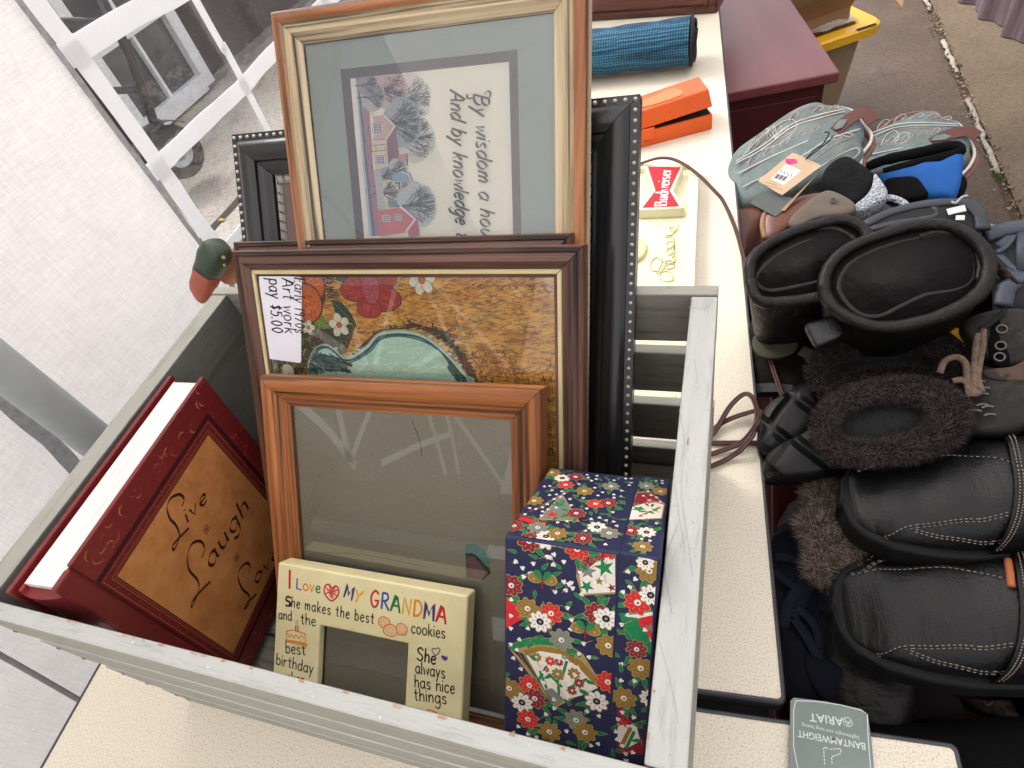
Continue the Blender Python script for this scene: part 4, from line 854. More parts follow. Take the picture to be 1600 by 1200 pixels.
K.text('She makes the best', (0.0091, -0.0325), (0.0873, -0.0327), .0048, blk_, .0009, track=.4); K.line([(0.0137, -0.0255), (0.0102, -0.0254), (0.0096, -0.0283), (0.013, -0.029), (0.0136, -0.0318), (0.0096, -0.0324)], blk_, .0014, 4)
K.text('cookies', (0.1186, -0.0337), (0.1449, -0.0329), .0050, blk_, .0009)
K.text('and', (0.0034, -0.0437), (0.0153, -0.0431), .0044, blk_, .0009); K.text('the', (0.0239, -0.044), (0.0373, -0.0434), .0050, blk_, .0009)
K.text('best', (0.0116, -0.069), (0.0293, -0.0673), .0052, blk_, .0009); K.text('birthday', (0.003, -0.0795), (0.0369, -0.0804), .0052, blk_, .0009); K.text('cakes', (0.0094, -0.0914), (0.0294, -0.0903), .005, blk_, .0009)
K.text('She', (0.1239, -0.0521), (0.1385, -0.0526), .0056, blk_, .0012); K.text('always', (0.1235, -0.0618), (0.1464, -0.0611), .0052, blk_, .0009); K.text('has nice', (0.1234, -0.0719), (0.1543, -0.0702), .0052, blk_, .0009); K.text('things', (0.1236, -0.0815), (0.1486, -0.0788), .0052, blk_, .0009)
ck = (206, 96, 60)
for P in ([(0.0912, -0.0305), (0.0924, -0.0275), (0.0957, -0.0261), (0.1004, -0.0277), (0.1006, -0.0317), (0.0975, -0.0344), (0.0934, -0.0336)], [(0.0956, -0.0368), (0.098, -0.0322), (0.1025, -0.0306), (0.1066, -0.033), (0.1066, -0.0365), (0.1037, -0.0392), (0.099, -0.0388)], [(0.1064, -0.033), (0.1077, -0.0293), (0.1109, -0.0285), (0.1146, -0.0304), (0.1148, -0.0341), (0.1127, -0.0363), (0.1081, -0.0362)]):
    K.poly(P, (222, 190, 140), 4); K.line(P, ck, .0007, 4, closed=True); c = sum([Vector(p) for p in P], Vector((0, 0)))/len(P)
    for i in range(7): K.circ(c+(Vector(P[i % len(P)])-c)*.55, .0004, ck, 6)
cko = (222, 140, 60)
K.line([(0.0113, -0.0522), (0.0121, -0.0589), (0.0291, -0.0584), (0.0284, -0.0509)], cko, .0009); K.line([(0.0113, -0.0522), (0.0169, -0.0503), (0.0284, -0.0509)], cko, .0008, 4); K.line([(0.0102, -0.059), (0.0309, -0.0591), (0.0304, -0.0604), (0.0114, -0.06)], cko, .0008, closed=True)
K.line([(0.0126, -0.0538), (0.0142, -0.0566), (0.0158, -0.0535), (0.0184, -0.0562), (0.02, -0.0531), (0.0228, -0.0557), (0.0251, -0.0525), (0.0277, -0.055)], cko, .0007); K.line([(0.0193, -0.0463), (0.0217, -0.0462), (0.0219, -0.0499), (0.0195, -0.05)], red, .0007, closed=True); K.line([(0.0194, -0.0476), (0.0218, -0.0486)], red, .0006); K.line([(0.0204, -0.0449), (0.0194, -0.0436), (0.0205, -0.0418), (0.0215, -0.0435)], (214, 150, 90), .0006, 3, closed=True)
K.line([(0.1387, -0.046), (0.1357, -0.0435), (0.136, -0.0417), (0.1381, -0.0416), (0.1403, -0.0404), (0.1416, -0.0421)], (84, 72, 140), .0007, 4, closed=True); K.poly([(0.1457, -0.0487), (0.1429, -0.0467), (0.1437, -0.0451), (0.1455, -0.0453), (0.1478, -0.0455), (0.1475, -0.0474)], (84, 72, 140), 3); K.line([(0.1322, -0.0876), (0.1359, -0.0857), (0.1416, -0.0867)], ck, .0008, 4)
for i in range(30): K.circ((rr.uniform(.004, W-.004), -rr.uniform(.004, .08)), rr.uniform(.00015, .0004), (176, 158, 116), 5)
K.build('hand_painted_writing', gf)
# ============================================================ fabric covered box
bx = thing('fabric_box', 'navy box covered in floral and fan patterned paper at the right end of the crate', 'box', mat=boardmat([(-0.10195, 0.12256, 0.26154), (0.99872, 0.00883, -0.04982), (0.0341, 0.60984, 0.79179), (0.03737, -0.79247, 0.60876)]))
BT = boardmat([(-0.10195, 0.12256, 0.26154), (0.99872, 0.00883, -0.04982), (-0.03737, 0.79247, -0.60876), (0.0341, 0.60984, 0.79179)]); BL = MW[bx.name].inverted() @ BT
Wd, Dp, Ln = .0785, .1016, .130
navy = plain('navy_printed_paper', (34, 38, 72), .55, .4, var=.12, scale=120, bump=.05)
def P3(x, z, d):      # along width, down the front, back along the top (board bf space)
    return Vector((x, 0, 0))+Vector((0, -z, 0))+(BL.to_3x3() @ Vector((0, d, 0)))
V = [P3(x, z, d) for x in (0, Wd) for z in (0, Ln) for d in (0, Dp)]
o = mk('box_body', V, [(0, 4, 6, 2), (0, 1, 5, 4), (4, 5, 7, 6), (1, 3, 7, 5), (0, 2, 3, 1), (2, 6, 7, 3)], navy, bx, world=False); bevel(o, .0018, 3)
sx_ = (0.0595, -0.0326)[0]
e_ = .0011
V = [P3(x, z, d)+Vector((0, 0, 0)) for x in (sx_, Wd+e_) for z in (-e_, Ln) for d in (-e_, Dp+e_)]
o = mk('lid', V, [(0, 4, 6, 2), (0, 1, 5, 4), (4, 5, 7, 6), (1, 3, 7, 5), (0, 2, 3, 1), (2, 6, 7, 3)], navy, bx, world=False); bevel(o, .0012, 3)
RED, DRD, GLD, WHT, GRY, GRN, BLK, CREAM, OUT = (206, 40, 44), (136, 28, 48), (146, 112, 46), (232, 226, 218), (122, 128, 120), (30, 124, 74), (22, 22, 30), (228, 220, 206), (168, 142, 96)
rr = random.Random(21)
class BoxInk(Ink):
    zl = None
    def clipz(s, p): return s.z
def bflower(K, c, col, r, sq=1.0):
    c = Vector(c); n_ = 8 if col != WHT else 9; a0 = rr.uniform(0, 1)
    def pet(R_, depth):
        return [(c.x+R_*(1-depth*(1-abs(math.sin(n_*t/2+a0)))**1.2)*math.cos(t), c.y+R_*sq*(1-depth*(1-abs(math.sin(n_*t/2+a0)))**1.2)*math.sin(t)) for t in [2*PI*i/(n_*6) for i in range(n_*6)]]
    K.poly(pet(r*1.09, .30), OUT); K.poly(pet(r, .32), col)
    for i in range(n_):
        a = 2*PI*i/n_+.3; K.line([(c.x+math.cos(a)*r*.45, c.y+math.sin(a)*r*.45*sq), (c.x+math.cos(a)*r*.7, c.y+math.sin(a)*r*.7*sq)], OUT if col != WHT else (60, 60, 70), r*.05)
    if col == WHT: K.circ(c, r*.34, (30, 32, 44), 12, sq); K.circ(c, r*.13, OUT, 8, sq)
    else: K.circ(c, r*.26, CREAM, 12, sq); K.circ(c+Vector((r*.03, -r*.03)), r*.10, (90, 80, 60), 8, sq)
def bleaf(K, c, a, L, sq=1.0, col=GRN):
    c = Vector(c); f = lambda u, v: (c.x+(u*math.cos(a)-v*math.sin(a))*L, c.y+(u*math.sin(a)+v*math.cos(a))*L*sq)
    for k_, cc in ((1.1, OUT), (1.0, col)): K.poly([f(-.02*k_, 0), f(.3, .2*k_), f(.7, .14*k_), f(1.0*k_, 0), f(.7, -.14*k_), f(.3, -.2*k_)], cc)
    K.line([f(0, 0), f(.85, 0)], (20, 84, 56), L*.03)
def bheart(K, c, a, r, sq=1.0):
    c = Vector(c); f = lambda u, v: (c.x+(u*math.cos(a)-v*math.sin(a))*r, c.y+(u*math.sin(a)+v*math.cos(a))*r*sq)
    K.poly([f(-1, 0), f(0, .8), f(.8, .7), f(.6, 0), f(.8, -.7), f(0, -.8)], WHT)
def flowers(K, L, r, sq, bounds, taken):
    for (p, col, k_) in L:
        for q in range(3):
            a = rr.uniform(0, 2*PI); bleaf(K, Vector(p)+Vector((math.cos(a), math.sin(a)*sq))*r*.8, a+rr.uniform(-.3, .3), r*1.15, sq)
    x0, x1, y0, y1 = bounds
    for i in range(330):
        q = Vector((rr.uniform(x0, x1), rr.uniform(y0, y1)))
        if all((Vector((q.x-p[0], (q.y-p[1])/sq))).length > r*1.35 for p, c_, k_ in L) and all((Vector((q.x-t.x, (q.y-t.y)/sq))).length > r*.62 for t in taken):
            taken.append(q)
            if rr.random() < .6: bheart(K, q, rr.uniform(0, 6.3), r*.24, sq)
            else: bleaf(K, q, rr.uniform(0, 6.3), r*.9, sq)
            if rr.random() < .5: K.line([q, q+Vector((rr.uniform(-1, 1), rr.uniform(-1, 1)*sq))*r*.8], OUT, r*.05)
    for (p, col, k_) in L: bflower(K, p, col, r*k_, sq)
def maple(K, c, r, col, sq=1.0):
    c = Vector(c); a0 = rr.uniform(0, 6); K.poly([(c.x+math.cos(a0+2*PI*i/10)*r*(1 if i % 2 else .38), c.y+math.sin(a0+2*PI*i/10)*r*(1 if i % 2 else .38)*sq) for i in range(10)], col)
def fan_big(K, T):
    pass
# front (main part)
K = Ink(.0002, 6e-6, clip=(.0012, sx_-.0004, -Ln+.001, -.0012)); R_ = .0060
xm = sx_-.0006
taken = [Vector(p) for p in [(0.0115, -0.0736), (0.0187, -0.0814), (0.0256, -0.0734), (0.0326, -0.0764), (0.0395, -0.0794), (0.0463, -0.0807), (0.0329, -0.0874), (0.0185, -0.0672), (0.0268, -0.0637), (0.0364, -0.0661), (0.0459, -0.07), (0.0474, -0.0065), (0.0441, -0.0184), (0.0528, -0.014), (0.0468, -0.0236), (0.0204, -0.0215), (0.0233, -0.0282), (0.0452, -0.0489), (0.0413, -0.0513), (0.049, -0.0466)]]
LF = list(zip([(0.0134, -0.0008), (0.0221, 0.0021), (0.0281, 0.0047), (0.0407, 0.004), (0.0386, -0.0011), (0.0041, -0.0283), (0.0132, -0.0403), (0.026, -0.0406), (0.0202, -0.0468), (0.0496, -0.0358), (0.0565, -0.053), (0.0148, -0.0877), (0.018, -0.0955), (0.0108, -0.1), (0.0143, -0.1101), (0.0033, -0.0926), (0.0268, -0.1149), (0.032, -0.0552), (0.0414, -0.1031), (0.0465, -0.1095), (0.052, -0.0882), (0.0573, -0.0748), (0.0548, -0.0376)], (DRD, WHT, GLD, DRD, RED, DRD, GLD, RED, WHT, DRD, GLD, RED, DRD, WHT, RED, GLD, GLD, GRY, GRY, GLD, WHT, RED, WHT), [1]*23))
bF = (.003, xm-.003, -Ln+.004, -.003)
# fans go under the flowers
def fanshape(K, outer, inner, cols):
    K.poly(outer, cols[0])
K.poly([(0.0022, -0.0663), (0.0085, -0.0611), (0.0141, -0.058), (0.0259, -0.0556), (0.0361, -0.0573), (0.0436, -0.061), (0.0542, -0.0769), (0.0297, -0.0987)], OUT)
K.poly([(0.004, -0.0672), (0.0115, -0.0689), (0.0267, -0.0946), (0.0296, -0.0976), (0.0238, -0.089), (0.0086, -0.0711)], (30, 32, 60))
K.poly([(0.0022, -0.0665), (0.0085, -0.0614), (0.0142, -0.0583), (0.0259, -0.0559), (0.0361, -0.0577), (0.0435, -0.0614), (0.042, -0.0642), (0.0321, -0.0597), (0.0205, -0.0609), (0.0114, -0.0645), (0.004, -0.0684)], GRN)
K.poly([(0.0107, -0.0669), (0.0205, -0.0618), (0.0321, -0.0606), (0.0431, -0.0657), (0.0539, -0.0766), (0.0522, -0.0802), (0.0419, -0.0703), (0.0322, -0.0643), (0.0205, -0.0649), (0.0129, -0.0695)], GLD)
K.poly([(0.0129, -0.0695), (0.0205, -0.0649), (0.0322, -0.0643), (0.0419, -0.0703), (0.0522, -0.08), (0.0438, -0.0869), (0.0337, -0.0923), (0.0238, -0.089)], CREAM)
K.poly([(0.0238, -0.0885), (0.0275, -0.0864), (0.0344, -0.0918), (0.0296, -0.0982)], GRY)
for q in [(0.0043, -0.0677), (0.0069, -0.0665), (0.0094, -0.0662)]: K.line([q, (0.0263, -0.0948)], OUT, .0003)
for (a, b) in zip([(0.0195, -0.0844), (0.0257, -0.0781), (0.0327, -0.0795), (0.0315, -0.0893), (0.0245, -0.0872), (0.0369, -0.084)], [(0.0242, -0.0737), (0.0328, -0.0842), (0.0351, -0.068), (0.0306, -0.0785), (0.0208, -0.0777), (0.0461, -0.0761)]): K.line([a, b], GRN, .0016)
for (p, c_, r) in zip([(0.0185, -0.0691), (0.0262, -0.0698), (0.031, -0.0693), (0.0305, -0.0769), (0.0393, -0.0744), (0.0422, -0.0796), (0.0386, -0.0851), (0.0242, -0.0756), (0.0339, -0.0652), (0.0375, -0.0666)], (GLD, RED, DRD, GLD, GLD, DRD, DRD, DRD, GRY, DRD), (.0028, .0028, .0024, .0034, .0034, .0028, .0028, .0016, .0016, .0012)): bflower(K, p, c_, r)
K.poly([(0.0389, -0.0003), (0.0574, 0.0065), (0.0587, -0.0227), (0.0418, -0.0269), (0.0386, -0.0166)], OUT)
K.poly([(0.0393, -0.0009), (0.0574, 0.0059), (0.0578, -0.0028), (0.0487, -0.006), (0.0407, -0.0155), (0.0388, -0.0152)], DRD); K.poly([(0.0404, -0.016), (0.0487, -0.0066), (0.0578, -0.0033), (0.0587, -0.0216), (0.042, -0.026)], CREAM)
for q in range(5):
    for z in range(3): a = Vector((0.0416, -0.0036)); b = Vector((0.0564, 0.0026)); c = a.lerp(b, q/4+.05)+Vector((0, -.0024*z)); K.line([c+Vector((-.0008, -.0006)), c+Vector((.0008, -.0006)), c+Vector((.0008, .0006)), c+Vector((-.0008, .0006))], OUT, .00022, closed=True)
for (p, c_, r) in zip([(0.0526, -0.0091), (0.0445, -0.0127), (0.0541, -0.0009), (0.0442, -0.0213), (0.0504, -0.0172), (0.0568, -0.0196)], (GRN, GRY, RED, GRN, GLD, DRD), (.0056, .0050, .0046, .0042, .0026, .0026)): maple(K, p, r, c_)
K.poly([(0.0013, -0.0363), (0.0066, -0.0375), (0.0115, -0.0464), (0.0002, -0.0561)], RED)
for q in range(5): a = Vector((0.001, -0.0394))+Vector((0, -.0024*q)); K.line([a, a+Vector((.0026, .0018)), a+Vector((.0060-.0008*q, -.0016))], DRD, .0003, 3)
flowers(K, LF, R_*1.04, 1, bF, taken)
for (bx_, by_) in ([(0.0445, -0.0476), (0.0445, -0.0476)], [(0.0211, -0.0228), (0.0211, -0.0228)]):
    c = Vector(bx_)
    for s_ in (-1, 1):
        K.poly([c, c+Vector((s_*.0052, .0052)), c+Vector((s_*.0082, .0010)), c+Vector((s_*.0050, -.0016))], OUT, 2); K.poly([c, c+Vector((s_*.0046, .0046)), c+Vector((s_*.0074, .0010)), c+Vector((s_*.0046, -.0010))], GLD, 2)
        K.poly([c, c+Vector((s_*.0012, .0056)), c+Vector((s_*.0042, .0064)), c+Vector((s_*.0046, .0036))], GRN, 2); K.circ(c+Vector((s_*.0048, .0008)), .0008, OUT, 8)
    K.line([c+Vector((0, .003)), c+Vector((0, -.004))], DRD, .0010)
for P in ([(0.0064, -0.0138), (0.0102, -0.0168), (0.0109, -0.0218)], [(0.0235, -0.0079), (0.0268, -0.0062), (0.0266, -0.0119)], [(0.0324, -0.0207), (0.0371, -0.0234), (0.0351, -0.0216)]):
    for p in P: bheart(K, p, rr.uniform(0, 6), .0016)
K.build('printed_pattern', bx)
# lid front
K = Ink(e_+.0002, 6e-6, clip=(sx_+.001, Wd-.0004, -Ln+.001, .0002))
K.poly([(0.061, -0.0326), (0.0698, -0.0302), (0.0775, -0.0271), (0.0791, -0.0533), (0.0709, -0.0497), (0.0648, -0.0416)], GRN); K.poly([(0.064, -0.0334), (0.0706, -0.0334), (0.0716, -0.0358), (0.0751, -0.0365), (0.0768, -0.0433), (0.0788, -0.0486), (0.0776, -0.0283), (0.0699, -0.0311)], CREAM); K.poly([(0.0708, -0.0334), (0.0777, -0.0302), (0.0787, -0.0458), (0.0754, -0.0407), (0.0717, -0.0372)], RED); maple(K, (0.077, -0.0375), .003, GRY)
K.poly([(0.0627, -0.0843), (0.068, -0.0907), (0.0782, -0.1067), (0.0777, -0.114), (0.0643, -0.1173)], DRD); K.poly([(0.0637, -0.0981), (0.0735, -0.097), (0.0759, -0.1058), (0.0691, -0.1126), (0.0643, -0.1092)], CREAM); maple(K, (0.0663, -0.0966), .0042, RED); K.line([(0.0664, -0.1118), (0.0704, -0.0994)], GLD, .0022); K.line([(0.0691, -0.1118), (0.0724, -0.1012)], GRN, .0018)
LF = list(zip([(0.0746, -0.0063), (0.07, -0.0247), (0.0761, -0.0193), (0.0736, -0.0617), (0.0661, -0.0818), (0.0789, -0.0784), (0.071, -0.0512), (0.0725, -0.0021)], (GLD, RED, WHT, GLD, GLD, WHT, DRD, WHT), [1, 1.08, .9, 1, 1, .8, .85, .7]))
flowers(K, LF, R_*1.04, 1, (sx_+.003, Wd-.002, -Ln+.004, -.004), [Vector(p) for p in [(0.0702, -0.0375), (0.0751, -0.035), (0.0756, -0.0436), (0.0681, -0.0938), (0.0725, -0.102), (0.0688, -0.1063), (0.0742, -0.1095)]])
K.build('printed_pattern', bx)
# top
K = Ink(.0002, 6e-6, clip=(.0012, sx_-.0004, .0012, Dp-.001))
K.poly([(0.0174, 0.0605), (0.0347, 0.0268), (0.0121, 0.0227)], OUT); K.poly([(0.0181, 0.0576), (0.0334, 0.0279), (0.013, 0.0242)], GRY); maple(K, (0.0188, 0.045), .0052, GRN); maple(K, (0.0182, 0.0311), .0046, RED); maple(K, (0.0259, 0.0326), .0044, GLD)
K.poly([(0.0017, 0.0235), (0.0176, 0.0204), (0.0181, 0.0153), (0.0019, 0.0187)], RED); K.line([(0.0012, 0.0253), (0.0177, 0.0219)], GLD, .0010)
for q in [(0.005, 0.0302), (0.0073, 0.0326), (0.0103, 0.0353)]: K.line([q, (0.0174, 0.0593)], OUT, .0003)
LF = list(zip([(0.0038, 0.0914), (0.0124, 0.0839), (0.0167, 0.0739), (0.0202, 0.0887), (0.0442, 0.0803), (0.0298, 0.068), (0.0392, 0.052), (0.0462, 0.0553), (0.0448, 0.0233), (0.0146, 0.013), (0.052, 0.0185), (0.0309, 0.0362), (0.004, 0.0449), (0.0019, 0.011), (0.0136, 0.0002), (0.0212, 0.0049), (0.0262, 0.0099), (0.0399, 0.0086)], (GLD, WHT, RED, DRD, GRY, GLD, RED, DRD, WHT, GRY, GRY, DRD, GLD, DRD, DRD, WHT, GLD, DRD), [1]*18))
flowers(K, LF, .0053, 1.15, (.003, xm-.003, .006, Dp-.004), [Vector(p) for p in [(0.0193, 0.0506), (0.0209, 0.037), (0.0276, 0.0325), (0.0169, 0.0291), (0.0092, 0.0201), (0.0046, 0.0212), (0.0155, 0.0175)]])
K.build('printed_pattern', bx, local=BL)
K = Ink(e_+.0002, 6e-6, clip=(sx_+.001, Wd-.0004, .0002, Dp-.001))
K.poly([(0.0608, 0.0745), (0.068, 0.0777), (0.0781, 0.0624), (0.0776, 0.0422), (0.0594, 0.0344)], OUT); K.poly([(0.0612, 0.0731), (0.0682, 0.0761), (0.0773, 0.0621), (0.0706, 0.0642), (0.0601, 0.0531)], DRD); K.poly([(0.0602, 0.0524), (0.0706, 0.0635), (0.0774, 0.0607), (0.077, 0.0432), (0.0598, 0.0358)], CREAM); maple(K, (0.0692, 0.0631), .0042, RED); maple(K, (0.064, 0.0509), .0046, GRN); K.line([(0.0655, 0.0414), (0.0754, 0.0563)], GLD, .0018)
LF = list(zip([(0.0745, 0.0797), (0.0656, 0.0856), (0.0499, 0.0733), (0.0626, 0.0231), (0.0708, 0.0237), (0.0702, 0.0076), (0.0533, 0.0475)], (GLD, GRY, GLD, DRD, WHT, GLD, GLD), [1]*7))
flowers(K, [q for q in LF if q[0][0] > sx_+.002], .0049, 1.15, (sx_+.003, Wd-.003, .005, Dp-.004), [Vector(p) for p in [(0.0697, 0.0562), (0.0638, 0.0442), (0.0647, 0.0652), (0.0741, 0.0542)]])
K.build('printed_pattern', bx, local=BL)
SL = MW[bx.name].inverted() @ MW[bx.name]
sm_ = Matrix(((0, 0, 1, Wd+e_), (BL[0][1]*0, 0, 0, 0), (0, 0, 0, 0), (0, 0, 0, 1)))
# right side: x axis = front->back, y axis = down->up
dB = BL.to_3x3() @ Vector((0, 1, 0)); upv = Vector((0, 1, 0)); nr_ = dB.cross(upv)
if nr_.x < 0: nr_ = -nr_; 
SM = Matrix(((dB.x, upv.x, 1, Wd+e_), (dB.y, upv.y, 0, 0), (dB.z, upv.z, 0, 0), (0, 0, 0, 1)))
K = Ink(.0002, 6e-6, clip=(.001, Dp-.001, -Ln+.001, -.001)); LF = [((rr.uniform(.01, Dp-.01), -rr.uniform(.005, Ln-.01)), rr.choice((RED, DRD, GLD, WHT, GRY)), 1) for _ in range(16)]
flowers(K, LF, .0052, 1, (.004, Dp-.004, -Ln+.004, -.004), []); K.build('printed_pattern', bx, local=SM)

# ============================================================ photo album
al = thing('photo_album', 'dark red photo album with tan script label at the left end of the crate', 'album', mat=boardmat([(-0.39298, 0.19571, 0.2087), (-0.0697, 0.99669, -0.04188), (0.04059, 0.04478, 0.99817), (0.99674, 0.06787, -0.04358)]))
k = N('dark_red_album_cover', .42, .5); v = k.noise(9, 5, .6); v2 = k.noise(200, 4, .6)
k.col(k.mix(.5, k.ramp(v, [(.3, (96, 24, 28)), (.7, (132, 38, 38))]), k.ramp(v2, [(.3, (100, 27, 30)), (.7, (136, 41, 40))]))); k.bump(v2, .1, .0003); M['album'] = k.m
cx0, cx1, cy0, cy1 = -.1480, .0315, -.190, .0365
def slab(name, a, b, mat, parent, bw=.001, **kw):
    g = G(); g.box(a, b); o = mk(name, g.V, g.F, mat, parent, world=False, **kw)
    if bw: bevel(o, bw, 2)
    return o
fc = slab('front_cover', (cx0+.016, cy0, -.0035), (cx1, cy1, 0), M['album'], al)
slab('hinge_strip', (cx0, cy0, -.0035), (cx0+.0145, cy1-.0005, .0012), M['album'], al, .0016); slab('hinge_joint', (cx0+.012, cy0+.001, -.0030), (cx0+.018, cy1-.002, -.0014), M['album'], al, 0)
slab('back_cover', (cx0-.004, cy0, -.0400), (cx1+.004, cy1-.004, -.0365), M['album'], al)
slab('back_lining', (cx0-.001, cy0+.001, -.0345), (cx1+.001, cy1-.007, -.0318), plain('red_endpaper', (150, 52, 50), .6), al, .0005)
g = G(); g.rings([[Vector((cx0-.0005-.003*math.sin(PI*i/8), y, -.0015-.037*i/8)) for i in range(9)]+[Vector((cx0+.004, y, -.0385)), Vector((cx0+.004, y, -.0015))] for y in (cy0, cy1-.010)]); mk('spine', g.V, g.F, M['album'], al, world=False)
k = N('white_page_edges', .9, .1); v = k.noise(240, 3, .5, k.co((.05, .3, 6))); k.col(k.ramp(v, [(.3, (214, 206, 200)), (.6, (240, 236, 232))])); k.bump(v, .5, .0006)
slab('page_block', (cx0+.0035, cy0+.003, -.0310), (cx1-.003, cy1-.0050, -.0040), k.m, al, 0)
K = Ink(.00015, 8e-6, clip=(cx0+.0165, cx1-.0005, cy0+.001, cy1-.001)); rr = random.Random(9)
lw, lh = -(-0.1218, -0.0008)[0], .1560
l0 = ((0.0108, 0.0135)[0], (0.0108, 0.0135)[1]); m0 = .0128
tanx0, tanx1, tany0, tany1 = -lw, 0, -lh, 0
marb = (84, 22, 24); scr = (168, 92, 60)
# scroll ornaments of the cover
for i in range(300):
    p = Vector((rr.uniform(cx0+.02, cx1-.004), rr.uniform(cy0+.004, cy1-.004)))
    if tanx0-m0-.003 < p.x < tanx1+m0+.003 and tany0-m0-.003 < p.y < tany1+m0+.003: continue
    a0 = rr.uniform(0, 6.3); r = rr.uniform(.003, .0055); pts = [p+Vector((math.cos(a0+t*.5), math.sin(a0+t*.5)))*r*(1-.05*t) for t in range(6)]
    cc = (rr.choice(((172, 92, 64), (158, 78, 58), (186, 108, 76))))
    n0 = Vector((math.cos(a0+1), math.sin(a0+1)))*r*.16
    K.poly([pts[0]]+[q+n0*(1 if 0 < j < 5 else 0) for j, q in enumerate(pts)][1:-1]+[pts[-1]]+[q-n0*.6 for q in pts[1:-1]][::-1], cc)
    if rr.random() < .5: q = p+Vector((rr.uniform(-1, 1), rr.uniform(-1, 1)))*r; K.circ(q, .0006, cc, 6); K.circ(q+Vector((.0015, .001)), .0004, cc, 6)
def rect(m, c): K.poly([(tanx0-m, tany0-m), (tanx1+m, tany0-m), (tanx1+m, tany1+m), (tanx0-m, tany1+m)], c)
rect(m0, (66, 16, 22)); rect(.0092, (110, 30, 30)); 
def outl(m, c, wd): K.line([(tanx0-m, tany0-m), (tanx1+m, tany0-m), (tanx1+m, tany1+m), (tanx0-m, tany1+m)], c, wd, closed=True)
outl(.0076, (170, 96, 58), .0005); outl(.0030, (170, 96, 58), .0005); rect(.0024, (92, 24, 26)); outl(.0014, (160, 92, 54), .0004)
for i in range(13):
    for (a, b) in (((tanx0+lw*(i+.5)/13, tany0-.0054), 0), ((tanx0+lw*(i+.5)/13, tany1+.0054), 0), ((tanx0-.0054, tany0+lh*(i+.5)/13), 0), ((tanx1+.0054, tany0+lh*(i+.5)/13), 0)): K.circ(a, .0007, (150, 72, 50), 8)
k = N('mottled_tan_label_paper', .5, .4); v = k.noise(34, 7, .65); v2 = k.noise(120, 6, .7)
c_ = k.ramp(v, [(.3, (172, 108, 56)), (.5, (200, 134, 76)), (.75, (218, 158, 98))]); k.col(k.mix(k.ramp(v2, [(.55, (0, 0, 0)), (.72, (150, 150, 150))]), c_, lin((146, 84, 40)))); M['tan_label'] = k.m
rect(0, M['tan_label'])
tx = (52, 20, 22)
def scriptL(pts): K.line(pts, tx, .0016, 6, nib=(.0009, .0005))
scriptL([(-0.0574, -0.0164), (-0.0518, -0.0145), (-0.0516, -0.008), (-0.0581, -0.0028), (-0.0653, -0.0047), (-0.0698, -0.0126), (-0.0709, -0.022), (-0.0748, -0.03), (-0.0824, -0.0328), (-0.0857, -0.0323), (-0.084, -0.0296), (-0.0783, -0.0304), (-0.0658, -0.0346)])
scriptL([(-0.0769, -0.0637), (-0.0698, -0.061), (-0.0677, -0.0533), (-0.0733, -0.0462), (-0.082, -0.0479), (-0.0899, -0.0575), (-0.0923, -0.072), (-0.0981, -0.0791), (-0.108, -0.0808), (-0.1106, -0.0808), (-0.1072, -0.0785), (-0.0983, -0.0808), (-0.0869, -0.0861)])
scriptL([(-0.0615, -0.1267), (-0.0557, -0.1239), (-0.0557, -0.1172), (-0.063, -0.1127), (-0.0704, -0.116), (-0.075, -0.128), (-0.0757, -0.1403), (-0.0813, -0.1457), (-0.0872, -0.1435), (-0.0825, -0.1429), (-0.0707, -0.1496)])
K.text('ive', (-0.0635, -0.0304), (-0.04, -0.0366), .0075, tx, .0014, nib=(.0009, .0005), shear=.2, track=.32)
K.text('augh', (-0.0787, -0.0793), (-0.0186, -0.0855), .0100, tx, .0015, nib=(.0011, .0006), shear=.2, track=.34)
K.text('ove', (-0.0642, -0.1433), (-0.0303, -0.1539), .0080, tx, .0014, nib=(.0009, .0005), shear=.2, track=.32)
for c in [(-0.0574, -0.0521), (-0.0581, -0.1016)]:
    c = Vector(c); r = .0030; K.line([c+Vector(p)*r for p in ((-1, -1), (1, -1), (1, 1), (-1, 1))], (92, 40, 30), .0005, closed=True)
    for a in range(8): d = Vector((math.cos(a*PI/4), math.sin(a*PI/4)))*r*.85; K.line([c, c+d], (92, 40, 30), .0005)
    K.circ(c, r*.2, (92, 40, 30), 8)
K.build('cover_print', al)
o = slab('price_dot', (-.002, -.176, .0002), (.008, -.168, .0008), plain('green_sticker', (62, 140, 74), .6), al, 0); solo(o, '', ''); del o['label']; del o['category']

# ============================================================ duck decoy behind the crate
dk_ = thing('wooden_duck', 'wooden duck with green head and orange bill behind the crate corner', 'duck', (-.5, .40, 0))
hc = Vector((-0.4807, 0.375, 0.2484)); bt = Vector((-0.5169, 0.365, 0.2152)); nb_ = Vector((-0.5282, 0.4, 0.1952))
def lathe_path(g, path, m=0, seg=14):
    """path: list of (centre, half width across, half height along 'up'); up = world z"""
    rings = []
    n = len(path)
    for i, (c, a, b) in enumerate(path):
        c = Vector(c); t = (Vector(path[min(i+1, n-1)][0])-Vector(path[max(i-1, 0)][0])).normalized()
        s_ = t.cross(Vector((.25, -.5, .83))).normalized(); u = s_.cross(t)
        rings.append([c+s_*a*math.copysign(abs(math.cos(q))**.6, math.cos(q))+u*b*math.copysign(abs(math.sin(q))**.6, math.sin(q)) for q in [2*PI*k/seg for k in range(seg)]])
    g.rings(rings, m)
top_ = Vector((-0.4779, 0.385, 0.2515))
g = G(); dn = Vector((.35, .25, -.9)).normalized()
g_head = [(Vector((-0.4812, 0.39, 0.2517)), .010, .010), (Vector((-0.4853, 0.388, 0.2477)), .0140, .0125), (Vector((-0.491, 0.383, 0.2422)), .0150, .0135), (Vector((-0.4981, 0.378, 0.2348)), .0132, .012), (Vector((-0.5025, 0.374, 0.2298)), .0130, .012)]
